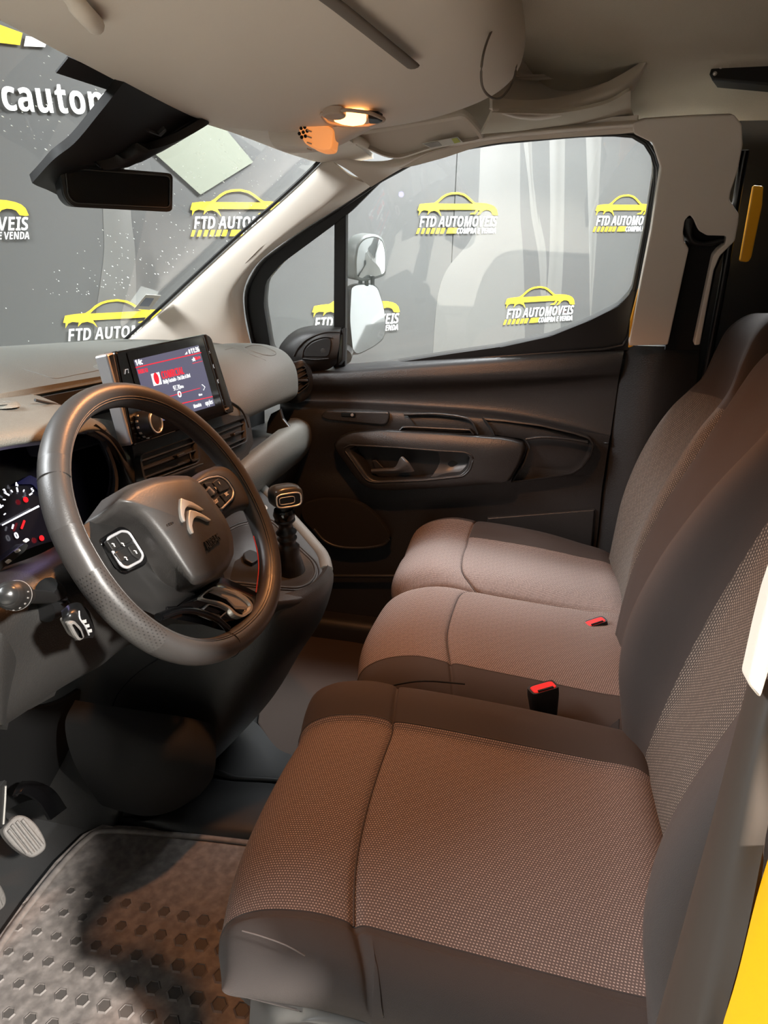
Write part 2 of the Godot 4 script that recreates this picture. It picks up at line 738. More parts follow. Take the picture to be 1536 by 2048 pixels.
	M.mic_cover_glow.emission_enabled = true
	M.mic_cover_glow.emission = Color(1.0, 0.58, 0.25)
	M.mic_cover_glow.emission_energy_multiplier = 0.4
	M.lamp_body = sm(Color(0.7, 0.62, 0.55), 0.5)

# ---------------------------------------------------------------- the photo bay outside
func car_logo(at: Vector3, along: Vector3, wide: float, parent: Node3D) -> void:
	# one print of the dealer's banner: car outline, name, hatched bar, sub-line
	var up := Vector3(0, 1, 0)
	var n := along.cross(up).normalized()
	var tilt := Basis(n, 0.07)
	var tf := Transform3D(tilt * Basis(along, up, n), at)
	var k := wide / 2.0
	var P := func(x: float, y: float) -> Vector3: return tf * Vector3(x * k, y * k, 0.0)
	var b := mb()
	var e := n * -0.002
	var body := PackedVector3Array()
	for q in [[-1.0, 0.04], [-0.95, 0.157], [-0.8, 0.175], [-0.61, 0.184], [-0.52, 0.235], [-0.47, 0.225], [-0.53, 0.172], [0.34, 0.172], [0.4, 0.197], [0.55, 0.192], [0.69, 0.184], [0.82, 0.155], [0.904, 0.119], [0.96, 0.06], [0.99, -0.05], [0.94, -0.06], [0.85, -0.046], [0.81, 0.023], [0.75, 0.048], [0.67, 0.055], [0.59, 0.03], [0.53, -0.03], [0.46, -0.05], [0.53, 0.045], [0.48, 0.05], [0.4, -0.035], [0.27, -0.035], [0.3, -0.015], [0.38, 0.0], [0.43, 0.058], [-0.5, 0.055], [-0.47, 0.0], [-0.44, -0.075], [-0.51, 0.0], [-0.6, 0.035], [-0.69, 0.02], [-0.77, -0.045], [-0.74, 0.03], [-0.85, 0.045], [-0.92, 0.02], [-0.98, -0.06], [-0.96, 0.03]]:
		body.append(P.call(q[0], q[1]))
	b.slab(body, e)
	var bow := PackedVector3Array()
	for q in [[-0.52, 0.235], [-0.42, 0.31], [-0.32, 0.36], [-0.2, 0.39], [-0.03, 0.402], [0.138, 0.368], [0.24, 0.31], [0.32, 0.25], [0.4, 0.197], [0.34, 0.185], [0.27, 0.235], [0.19, 0.295], [0.1, 0.34], [-0.03, 0.365], [-0.19, 0.355], [-0.3, 0.328], [-0.39, 0.28], [-0.47, 0.225]]:
		bow.append(P.call(q[0], q[1]))
	b.slab(bow, e)
	for i in 6:
		var x := -1.0 + i * 0.115
		b.slab(pv([P.call(x - 0.05, -0.42), P.call(x + 0.005 + i * 0.006, -0.42), P.call(x + 0.055 + i * 0.006, -0.31), P.call(x, -0.31)]), e)
	b.slab(pv([P.call(-0.32, -0.42), P.call(-0.08, -0.42), P.call(-0.03, -0.31), P.call(-0.27, -0.31)]), e)
	var lg := part("logo_print", b, M.logo_yellow, parent)
	words("logo_name", "FTD AUTOMOVEIS", 0.21 * k, Transform3D(tf.basis, P.call(0.0, -0.185)), M.logo_white, lg, 1.9 * k, 0.002, "Droid Sans", true, 0.22)
	words("logo_line", "COMPRA E VENDA", 0.115 * k, Transform3D(tf.basis, P.call(0.44, -0.37)), M.logo_white, lg, 1.0 * k, 0.002, "Droid Sans", true, 0.22)

func showroom() -> void:
	var along := Vector3(0.60675, 0, 0.79489)
	var n := Vector3(-0.79489, 0, 0.60675)
	var p0 := Vector3(1.9107, 0, -0.9095)
	var y0 := -0.42
	struct("floor_showroom", mb().box(Transform3D(Basis(), Vector3(0, y0 - 0.05, 0)), Vector3(13, 0.1, 13)), M.room_floor)
	struct("ceiling_showroom", mb().box(Transform3D(Basis(), Vector3(0, 2.9, 0)), Vector3(13, 0.1, 13)), M.room_wall)
	var wall := mb()
	var q := func(s: float, y: float, o := 0.0) -> Vector3: return p0 + along * s + n * o + Vector3(0, y, 0)
	wall.slab(pv([q.call(-3.4, y0), q.call(1.03, y0), q.call(1.03, 2.85), q.call(-3.4, 2.85)]), n * -0.1)
	var banner := struct("wall_front", wall, M.banner, "dark grey printed vinyl banner wall with yellow and white car dealer logos", "banner wall")
	var wall2 := mb()
	wall2.slab(pv([q.call(1.034, y0, 0.002), q.call(5.2, y0, 0.002), q.call(5.2, 2.85, 0.002), q.call(1.034, 2.85, 0.002)]), n * -0.1, 0.002)
	part("banner_panel", wall2, M.banner, banner)
	# pale sheets added in place of reflections in the window glass
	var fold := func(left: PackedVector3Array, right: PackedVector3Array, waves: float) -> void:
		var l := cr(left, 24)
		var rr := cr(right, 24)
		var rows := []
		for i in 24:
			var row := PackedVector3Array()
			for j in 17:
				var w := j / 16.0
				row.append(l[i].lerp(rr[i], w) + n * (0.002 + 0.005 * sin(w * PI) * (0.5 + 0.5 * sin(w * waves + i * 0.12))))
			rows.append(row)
		part("reflection_sheet", mb().shell(rows, 0.002), M.reflection_sheet, banner)
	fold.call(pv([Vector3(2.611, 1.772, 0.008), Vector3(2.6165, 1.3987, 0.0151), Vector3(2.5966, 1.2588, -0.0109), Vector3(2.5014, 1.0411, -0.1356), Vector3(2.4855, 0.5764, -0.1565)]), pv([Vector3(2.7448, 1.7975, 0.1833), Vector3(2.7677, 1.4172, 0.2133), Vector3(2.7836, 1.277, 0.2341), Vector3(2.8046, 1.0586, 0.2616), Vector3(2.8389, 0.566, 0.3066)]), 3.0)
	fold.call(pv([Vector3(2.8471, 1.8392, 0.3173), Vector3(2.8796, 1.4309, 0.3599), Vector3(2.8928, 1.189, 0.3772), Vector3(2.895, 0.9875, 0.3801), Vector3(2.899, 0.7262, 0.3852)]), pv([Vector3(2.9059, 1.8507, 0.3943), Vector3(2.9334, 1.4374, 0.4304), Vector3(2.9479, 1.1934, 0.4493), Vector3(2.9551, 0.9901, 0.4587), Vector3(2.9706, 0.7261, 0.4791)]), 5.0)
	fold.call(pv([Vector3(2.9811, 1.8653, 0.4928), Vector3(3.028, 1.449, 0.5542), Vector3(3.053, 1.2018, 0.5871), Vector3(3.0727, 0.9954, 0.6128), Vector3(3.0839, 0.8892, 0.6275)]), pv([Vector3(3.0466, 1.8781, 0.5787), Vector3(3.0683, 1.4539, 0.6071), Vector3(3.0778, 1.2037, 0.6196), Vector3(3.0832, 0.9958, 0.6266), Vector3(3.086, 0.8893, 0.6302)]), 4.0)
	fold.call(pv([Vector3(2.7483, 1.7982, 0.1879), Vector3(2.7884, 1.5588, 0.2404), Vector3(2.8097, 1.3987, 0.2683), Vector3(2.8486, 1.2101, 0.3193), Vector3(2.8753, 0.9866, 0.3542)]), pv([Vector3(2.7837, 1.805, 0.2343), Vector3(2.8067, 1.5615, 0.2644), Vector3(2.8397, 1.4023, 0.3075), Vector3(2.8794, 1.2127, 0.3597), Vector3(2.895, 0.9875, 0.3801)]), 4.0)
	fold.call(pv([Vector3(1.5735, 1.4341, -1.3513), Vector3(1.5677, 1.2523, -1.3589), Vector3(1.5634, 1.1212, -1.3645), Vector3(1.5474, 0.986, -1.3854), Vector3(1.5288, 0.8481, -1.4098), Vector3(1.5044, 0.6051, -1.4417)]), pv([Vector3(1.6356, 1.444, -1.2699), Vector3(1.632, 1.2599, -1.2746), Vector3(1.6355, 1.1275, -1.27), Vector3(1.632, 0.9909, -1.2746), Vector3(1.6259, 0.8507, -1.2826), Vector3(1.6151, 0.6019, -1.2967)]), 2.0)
	var o := 0.01
	for k in [-1, 0, 1, 2, 3]:
		car_logo(q.call(k * 1.055, 1.303 + k * 0.076, o), along, 0.45, banner)
	for k in [-1, 0, 1, 2]:
		car_logo(q.call(0.53 + k * 1.055, 0.905 + k * 0.062, o), along, 0.45, banner)
	words("web_address", "ftcautomoveis.com", 0.1, Transform3D(Basis(n, 0.07) * Basis(along, Vector3.UP, n), q.call(-0.47, 1.66, o)), M.logo_white, banner, 1.0, 0.002)
	var stripe := [Vector3(1.6864, 1.5064, -1.2033), Vector3(1.8011, 1.3569, -1.0531), Vector3(1.9378, 1.5016, -0.874), Vector3(1.8462, 1.6536, -0.9939)]
	part("banner_square", mb().slab(shift(pv(stripe), n * 0.012), n * -0.003), sm(Color(0.42, 0.435, 0.38), 0.6), banner, "pale green square printed on the banner")
	part("banner_sign", mb().slab(shift(pv([Vector3(1.3353, 1.874, -1.6632), Vector3(1.4329, 1.8416, -1.5354), Vector3(1.4254, 1.802, -1.5453), Vector3(1.3295, 1.7964, -1.6709)]), n * 0.012), n * -0.003), M.logo_yellow, banner, "yellow block printed high on the banner")
	part("banner_sign", mb().slab(shift(pv([Vector3(1.4393, 1.8338, -1.5271), Vector3(1.4821, 1.8353, -1.471), Vector3(1.4754, 1.8082, -1.4798), Vector3(1.4332, 1.8008, -1.5351)]), n * 0.012), n * -0.003), M.logo_white, banner, "white block printed high on the banner")
	# the plain sides of the bay
	struct("wall_back", mb().box(Transform3D(Basis(), Vector3(0, 1.2, 6.4)), Vector3(13, 3.4, 0.1)), M.room_wall)
	struct("wall_left", mb().box(Transform3D(Basis(), Vector3(-4.2, 1.2, 0)), Vector3(0.1, 3.4, 13)), M.room_wall)
	# the white car that the passenger mirrors show
	var car := thing("parked_car", "white car parked behind, glimpsed in the passenger side mirrors", "car", Vector3(2.55, y0, 4.4))
	var prof := [[-2.0, 0.35], [-2.05, 0.75], [-1.5, 0.95], [-0.9, 1.05], [-0.3, 1.5], [0.9, 1.55], [1.7, 1.1], [2.0, 1.0], [2.05, 0.4], [0.0, 0.25]]
	var rows2 := []
	for s in [-0.85, -0.75, 0.75, 0.85]:
		var row := PackedVector3Array()
		for w in prof:
			var kx: float = 0.93 if absf(s) > 0.8 else 1.0
			row.append(car.position + Vector3(s * (0.82 if w[1] > 1.2 else 1.0), w[1] * kx + 0.02, -w[0] * kx))
		rows2.append(cr(row, 40, true))
	part("body", mb().loft(rows2), M.white, car)
	for s in [-0.84, 0.84]:
		for z in [-1.3, 1.3]:
			part("wheel", mb().lathe(Transform3D(Basis(Vector3(0, 0, 1), PI / 2), car.position + Vector3(s, 0.33, z)), PackedVector2Array([Vector2(0, -0.1), Vector2(0.3, -0.1), Vector2(0.33, -0.05), Vector2(0.33, 0.05), Vector2(0.3, 0.1), Vector2(0, 0.1)])), M.rubber, car)
		part("side_window", mb().slab(shift(pv([Vector3(s * 0.98, 1.1, 0.8), Vector3(s * 0.98, 1.1, -1.3), Vector3(s * 0.86, 1.45, -0.7), Vector3(s * 0.86, 1.45, 0.25)]), car.position), Vector3(-s * 0.05, 0, 0)), M.gloss, car)

# ---------------------------------------------------------------- the cab shell
func shell() -> void:
	# floor pan, bulkheads
	struct("floor", mb().box(Transform3D(Basis(), Vector3(0.0, -0.05, 0.05)), Vector3(1.5, 0.1, 2.1), 0.01), M.carpet)
	var fw := mb()
	fw.shell(net([
		[Vector3(-0.78, 0.0, -0.62), Vector3(0, 0.0, -0.62), Vector3(0.76, 0.0, -0.62)],
		[Vector3(-0.78, 0.3, -0.82), Vector3(0, 0.3, -0.82), Vector3(0.76, 0.3, -0.82)],
		[Vector3(-0.78, 0.78, -0.95), Vector3(0, 0.78, -0.98), Vector3(0.76, 0.78, -0.95)]], 8, 12), 0.04)
	struct("wall_engine", fw, M.carpet)
	struct("wall_partition", mb().box(Transform3D(Basis(Vector3.RIGHT, 0.1), Vector3(0, 0.6, 1.08)), Vector3(1.5, 1.7, 0.03), 0.008), M.black)
	# headliner: a sheet that sags from the roof and curls down to the cant rail over the far door
	var hl := net([
		[Vector3(-0.74, 1.3, -0.2), Vector3(-0.4, 1.335, -0.2), Vector3(0, 1.34, -0.2), Vector3(0.4, 1.325, -0.2), Vector3(0.57, 1.285, -0.2)],
		[Vector3(-0.74, 1.34, 0.05), Vector3(-0.4, 1.385, 0.05), Vector3(0, 1.39, 0.05), Vector3(0.42, 1.37, 0.05), Vector3(0.585, 1.3, 0.05)],
		[Vector3(-0.74, 1.35, 0.35), Vector3(-0.4, 1.4, 0.35), Vector3(0, 1.405, 0.35), Vector3(0.44, 1.39, 0.35), Vector3(0.6, 1.315, 0.35)],
		[Vector3(-0.74, 1.35, 0.7), Vector3(-0.4, 1.4, 0.7), Vector3(0, 1.405, 0.7), Vector3(0.46, 1.39, 0.7), Vector3(0.62, 1.32, 0.7)],
		[Vector3(-0.74, 1.35, 1.1), Vector3(-0.4, 1.4, 1.1), Vector3(0, 1.405, 1.1), Vector3(0.46, 1.39, 1.1), Vector3(0.64, 1.32, 1.1)]], 30, 26)
	struct("ceiling", mb().shell(hl, -0.012), M.liner)
	struct("trim_roof", mb().box(Transform3D(Basis(), Vector3(-0.04, 1.455, 0.45)), Vector3(1.4, 0.03, 1.35), 0.01), M.yellow)
	# far-side rail between window and headliner
	var rail := net([
		pv([Vector3(0.5273, 1.2508, -0.1137), Vector3(0.5308, 1.2394, 0.0219), Vector3(0.5252, 1.258, 0.1322), Vector3(0.5167, 1.2863, 0.2424), Vector3(0.514, 1.2954, 0.3782), Vector3(0.5121, 1.3017, 0.5411)]),
		pv([Vector3(0.5334, 1.227, -0.0579), Vector3(0.5251, 1.2271, 0.057), Vector3(0.511, 1.2531, 0.1454), Vector3(0.5047, 1.274, 0.2648), Vector3(0.5019, 1.2833, 0.3989), Vector3(0.4999, 1.2901, 0.5459)]),
		pv([Vector3(0.5526, 1.191, -0.0027), Vector3(0.5556, 1.2263, 0.0617), Vector3(0.5622, 1.2564, 0.1283), Vector3(0.5563, 1.2759, 0.2764), Vector3(0.5534, 1.2856, 0.4593), Vector3(0.553, 1.2872, 0.5521)])], 40, 10)
	struct("trim_1", mb().shell(rail, -0.02), M.beige, "beige cant rail trim above the passenger window", "trim")
	# windscreen: one bent pane from the scuttle to the header
	var glass := mb()
	var rows := []
	for i in 9:
		var t := i / 8.0
		var row := PackedVector3Array()
		for j in 21:
			var u := j / 10.0 - 1.0
			var half := lerpf(0.72, 0.6, t)
			row.append(Vector3(u * half, lerpf(0.79, 1.275, t), lerpf(-0.8, -0.09, t) - 0.06 * (1 - u * u)))
		rows.append(row)
	struct("window_1", glass.grid(rows), M.glass)
	# rain drops on the pane
	var r := RandomNumberGenerator.new()
	r.seed = 11
	var mm := MultiMesh.new()
	mm.transform_format = MultiMesh.TRANSFORM_3D
	var ball := SphereMesh.new()
	ball.radius = 1.0
	ball.height = 2.0
	ball.radial_segments = 10
	ball.rings = 5
	mm.mesh = ball
	mm.instance_count = 520
	for i in 520:
		var t: float
		var u: float
		if i < 260:
			t = r.randf_range(0.3, 0.98)
			u = r.randf_range(0.35, 0.97) * lerpf(0.8, 1.0, t)
		elif i < 480:
			t = r.randf_range(0.72, 1.0)
			u = r.randf_range(-0.4, 0.25)
		else:
			t = r.randf()
			u = r.randf_range(-0.3, 1.0)
		var at := Vector3(u * lerpf(0.72, 0.6, t), lerpf(0.79, 1.275, t), lerpf(-0.8, -0.09, t) - 0.06 * (1 - u * u))
		var s := r.randf_range(0.0005, 0.0013) * (1.6 if r.randf() < 0.12 else 1.0)
		var bs := Basis(Vector3.RIGHT, -0.97).scaled_local(Vector3(s, s * r.randf_range(0.9, 1.8), s * 0.5))
		mm.set_instance_transform(i, Transform3D(bs, at + Vector3(0, 0.004, -0.003)))
	var drops := MultiMeshInstance3D.new()
	drops.name = "rain_drops"
	drops.multimesh = mm
	drops.material_override = M.drop
	add_child(drops)
	tag(drops, "rain drops scattered over the outside of the windscreen", "rain drops")
	drops.set_meta("kind", "stuff")

func pillars() -> void:
	# far A-pillar
	var a := net([
		pv([Vector3(0.6822, 0.8215, -0.7317), Vector3(0.6531, 0.9187, -0.5859), Vector3(0.6261, 1.0086, -0.459), Vector3(0.6019, 1.0891, -0.3428), Vector3(0.5793, 1.1645, -0.2291), Vector3(0.5648, 1.2129, -0.1595), Vector3(0.5521, 1.2552, -0.1043)]),
		pv([Vector3(0.6579, 0.8156, -0.7044), Vector3(0.6297, 0.9095, -0.5515), Vector3(0.6037, 0.9962, -0.4278), Vector3(0.5798, 1.076, -0.3138), Vector3(0.5576, 1.1498, -0.2061), Vector3(0.5432, 1.1979, -0.1402), Vector3(0.5303, 1.2409, -0.0869)]),
		pv([Vector3(0.6504, 0.8231, -0.5175), Vector3(0.6303, 0.8902, -0.4392), Vector3(0.606, 0.9711, -0.3757), Vector3(0.5815, 1.0528, -0.2766), Vector3(0.5588, 1.1285, -0.1603), Vector3(0.5481, 1.1641, -0.1027), Vector3(0.5341, 1.2109, -0.0464)]),
		pv([Vector3(0.6657, 0.8245, -0.395), Vector3(0.6455, 0.8916, -0.3861), Vector3(0.6215, 0.9717, -0.3652), Vector3(0.6003, 1.0423, -0.3042), Vector3(0.5813, 1.1059, -0.1932), Vector3(0.5708, 1.1406, -0.1279), Vector3(0.5529, 1.2004, -0.0168)]),
		pv([Vector3(0.7011, 0.8214, -0.3636), Vector3(0.68, 0.8916, -0.3707), Vector3(0.6567, 0.9691, -0.3607), Vector3(0.6365, 1.0365, -0.3065), Vector3(0.6163, 1.1038, -0.1933), Vector3(0.5985, 1.1633, -0.076), Vector3(0.585, 1.2083, 0.0064)])], 30, 18)
	var ap := struct("trim_2", mb().shell(a, -0.012), M.beige, "pale beige windscreen pillar trim on the passenger side", "pillar trim")
	part("glass_edge_band", mb().tube(cr(pv([Vector3(0.6787, 0.8158, -0.7455), Vector3(0.6448, 0.9289, -0.5804), Vector3(0.6184, 1.0167, -0.4547), Vector3(0.5945, 1.0964, -0.3392), Vector3(0.5721, 1.1711, -0.2262), Vector3(0.5577, 1.219, -0.157), Vector3(0.5438, 1.2656, -0.0959)]), 40), 0.0045, 8), M.black, ap, "black edge of the windscreen glass")
	# far B-pillar upper trim with belt slot
	var bo := soft(pv([Vector3(0.6223, 0.8648, 0.5939), Vector3(0.5922, 0.9649, 0.5966), Vector3(0.5505, 1.1041, 0.6024), Vector3(0.5167, 1.2167, 0.6015), Vector3(0.5041, 1.2586, 0.5793), Vector3(0.4994, 1.2743, 0.5413), Vector3(0.494, 1.2925, 0.5366), Vector3(0.4922, 1.2985, 0.5578), Vector3(0.4913, 1.3012, 0.6436), Vector3(0.4912, 1.3018, 0.717), Vector3(0.4958, 1.2863, 0.7345), Vector3(0.506, 1.2523, 0.7442), Vector3(0.5185, 1.2107, 0.7449), Vector3(0.5301, 1.172, 0.7399), Vector3(0.534, 1.1589, 0.741), Vector3(0.5415, 1.1339, 0.7643), Vector3(0.5461, 1.1185, 0.7669), Vector3(0.5564, 1.0844, 0.7681), Vector3(0.565, 1.0558, 0.7457), Vector3(0.5731, 1.0286, 0.7398), Vector3(0.6198, 0.8728, 0.7438), Vector3(0.6203, 0.8713, 0.7316), Vector3(0.565, 1.0556, 0.7321), Vector3(0.5615, 1.0672, 0.7394), Vector3(0.5581, 1.0786, 0.7513), Vector3(0.5536, 1.0936, 0.7499), Vector3(0.5534, 1.0943, 0.7124), Vector3(0.5509, 1.1026, 0.6953), Vector3(0.5448, 1.1229, 0.6817), Vector3(0.5421, 1.1321, 0.6722), Vector3(0.5448, 1.1229, 0.6644), Vector3(0.5518, 1.0997, 0.665), Vector3(0.5574, 1.0808, 0.6715), Vector3(0.5608, 1.0695, 0.6825), Vector3(0.6206, 0.8702, 0.6769)]), 0.004, 3)
	var bt := struct("trim_3", mb().slab(bo, Vector3(0.03, 0.009, 0), 0.0025), M.beige, "beige upper B-pillar trim with a slot for the seat belt", "pillar trim")
	part("slot_backing", mb().slab(pv([Vector3(0.5639, 1.1394, 0.6614), Vector3(0.568, 1.1256, 0.7547), Vector3(0.5821, 1.0787, 0.7603), Vector3(0.5967, 1.0299, 0.7484), Vector3(0.6475, 0.8608, 0.7507), Vector3(0.6484, 0.8577, 0.6762), Vector3(0.5852, 1.0684, 0.6809)]), Vector3(0.01, 0.003, 0)), M.hole, bt, "dark recess behind the belt slot")
	part("belt_guide", mb().tube(cr(pv([Vector3(0.5589, 1.1283, 0.6718), Vector3(0.567, 1.1012, 0.6751), Vector3(0.5724, 1.0832, 0.6904), Vector3(0.5735, 1.0796, 0.7146), Vector3(0.5711, 1.0875, 0.7479)]), 14), 0.012, 10, false, 0.5), M.black, bt, "black belt guide loop")
	part("door_edge", mb().slab(pv([Vector3(0.6392, 0.8607, 0.5961), Vector3(0.6208, 0.9219, 0.5911), Vector3(0.5953, 1.0068, 0.599), Vector3(0.5953, 1.0069, 0.6052), Vector3(0.6207, 0.9221, 0.5975), Vector3(0.638, 0.8644, 0.6043)]), Vector3(0.02, 0, 0)), M.yellow, bt, "thin yellow body edge")
	# black lower B-pillar trim
	var lower := net([
		pv([Vector3(0.72, 0.862, 0.5832), Vector3(0.665, 0.8647, 0.6447), Vector3(0.66, 0.8657, 0.6931), Vector3(0.67, 0.8653, 0.7543)]),
		pv([Vector3(0.72, 0.6291, 0.5771), Vector3(0.675, 0.6353, 0.641), Vector3(0.67, 0.6341, 0.698), Vector3(0.68, 0.6371, 0.7671)]),
		pv([Vector3(0.72, 0.3909, 0.5765), Vector3(0.685, 0.4016, 0.6407), Vector3(0.68, 0.4031, 0.7062), Vector3(0.69, 0.4084, 0.7899)]),
		pv([Vector3(0.72, 0.1916, 0.5697), Vector3(0.69, 0.213, 0.6386), Vector3(0.69, 0.2216, 0.7062), Vector3(0.7, 0.2282, 0.7927)])], 10, 14)
	var lt := struct("trim_4", mb().shell(lower, -0.03), M.door, "dark lower B-pillar trim between the door and the seat", "pillar trim")
	part("clip", mb().tube(cr(pv([Vector3(0.668, 0.5712, 0.6459), Vector3(0.668, 0.564, 0.6502), Vector3(0.668, 0.5539, 0.6503)]), 5), 0.003, 6), M.pedal, lt, "small pale clip")
	# rear quarter behind the B-pillar: body side, yellow strip, partition edge
	struct("wall_side", mb().box(Transform3D(Basis(), Vector3(0.73, 0.62, 0.93)), Vector3(0.04, 1.5, 0.5), 0.01), M.black)
	part("yellow_strip", mb().slab(soft(pv([Vector3(0.5612, 1.1901, 0.7869), Vector3(0.5618, 1.1882, 0.8058), Vector3(0.5719, 1.1544, 0.8122), Vector3(0.6014, 1.0561, 0.8151), Vector3(0.6041, 1.0473, 0.8113), Vector3(0.6035, 1.049, 0.7943)]), 0.004), Vector3(0.01, 0, 0), 0.002), M.yellow, get_node("wall_side"), "yellow painted strip of body")
	part("seal", mb().tube(cr(pv([Vector3(0.5332, 1.2487, 0.7549), Vector3(0.5646, 1.1441, 0.7605), Vector3(0.5957, 1.0402, 0.7664), Vector3(0.6296, 0.9273, 0.7708), Vector3(0.67, 0.7926, 0.7758)]), 20), 0.008, 8), M.rubber, get_node("wall_side"), "black rubber seal")
	struct("wall_left_side", mb().box(Transform3D(Basis(), Vector3(-0.78, 0.7, 0.86)), Vector3(0.05, 1.4, 0.48), 0.01), M.yellow)
	# bracket of the partition under the roof
	var br := mb().slab(pv([Vector3(0.5, 1.4605, 0.6785), Vector3(0.5, 1.3734, 0.664), Vector3(0.5, 1.3632, 0.6708), Vector3(0.5, 1.3515, 0.7699), Vector3(0.5, 1.4064, 0.8143), Vector3(0.5, 1.4872, 0.7668)]), Vector3(0.05, 0, 0.02), 0.004)
	var bk := struct("trim_5", br, M.black, "black steel bracket of the cargo partition below the roof", "bracket")
	for q in [Vector3(0.498, 1.3845, 0.6829), Vector3(0.498, 1.3733, 0.6741)]:
		part("rivet", mb().lathe(Transform3D(Basis(Vector3(0, 0, 1), PI / 2), q), PackedVector2Array([Vector2(0, 0.003), Vector2(0.003, 0.002), Vector2(0.004, 0)]), 10), M.chrome, bk)
	# near B-pillar: grey trim, white step, yellow body
	var np := mb()
	np.shell(net([
		pv([Vector3(-0.66, 0.7238, 0.5559), Vector3(-0.715, 0.751, 0.5392), Vector3(-0.742, 0.7648, 0.5385), Vector3(-0.745, 0.7732, 0.5499)]),
		pv([Vector3(-0.67, 0.6868, 0.5504), Vector3(-0.725, 0.7196, 0.534), Vector3(-0.75, 0.734, 0.5351), Vector3(-0.75, 0.7336, 0.5486)]),
		pv([Vector3(-0.68, 0.6255, 0.5439), Vector3(-0.735, 0.6673, 0.5279), Vector3(-0.76, 0.6864, 0.5305), Vector3(-0.765, 0.6874, 0.5432)]),
		pv([Vector3(-0.69, 0.5524, 0.5359), Vector3(-0.745, 0.6053, 0.5207), Vector3(-0.77, 0.6305, 0.5262), Vector3(-0.78, 0.638, 0.5383)]),
		pv([Vector3(-0.7, 0.475, 0.5278), Vector3(-0.755, 0.5404, 0.5136), Vector3(-0.785, 0.5807, 0.5209), Vector3(-0.79, 0.5905, 0.533)]),
		pv([Vector3(-0.71, 0.4154, 0.5221), Vector3(-0.765, 0.4921, 0.5085), Vector3(-0.795, 0.5395, 0.5163), Vector3(-0.8, 0.5523, 0.5307)])], 20, 24), -0.012)
	var npn := struct("trim_6", np, M.near, "dark grey trim of the near door pillar, close to the camera", "pillar trim")
	part("belt_anchor_cover", mb().slab(soft(pv([Vector3(-0.75, 0.838, 0.5303), Vector3(-0.75, 0.8125, 0.5274), Vector3(-0.75, 0.7935, 0.5266), Vector3(-0.75, 0.7648, 0.5261), Vector3(-0.75, 0.757, 0.5334), Vector3(-0.75, 0.7927, 0.5361), Vector3(-0.75, 0.8341, 0.5395)]), 0.003), Vector3(0.012, 0, 0), 0.001), M.beige, npn, "pale end of the upper pillar trim")
	var yb := mb()
	yb.shell(net([
		pv([Vector3(-0.765, 0.6852, 0.547), Vector3(-0.8, 0.7152, 0.5436)]),
		pv([Vector3(-0.775, 0.6591, 0.5412), Vector3(-0.81, 0.6894, 0.5452)]),
		pv([Vector3(-0.785, 0.6203, 0.5365), Vector3(-0.82, 0.6533, 0.5486)]),
		pv([Vector3(-0.79, 0.5883, 0.5326), Vector3(-0.83, 0.6341, 0.5491)])], 10, 16), -0.015)
	struct("trim_7", yb, M.yellow, "yellow painted body pillar at the near door opening", "body pillar")

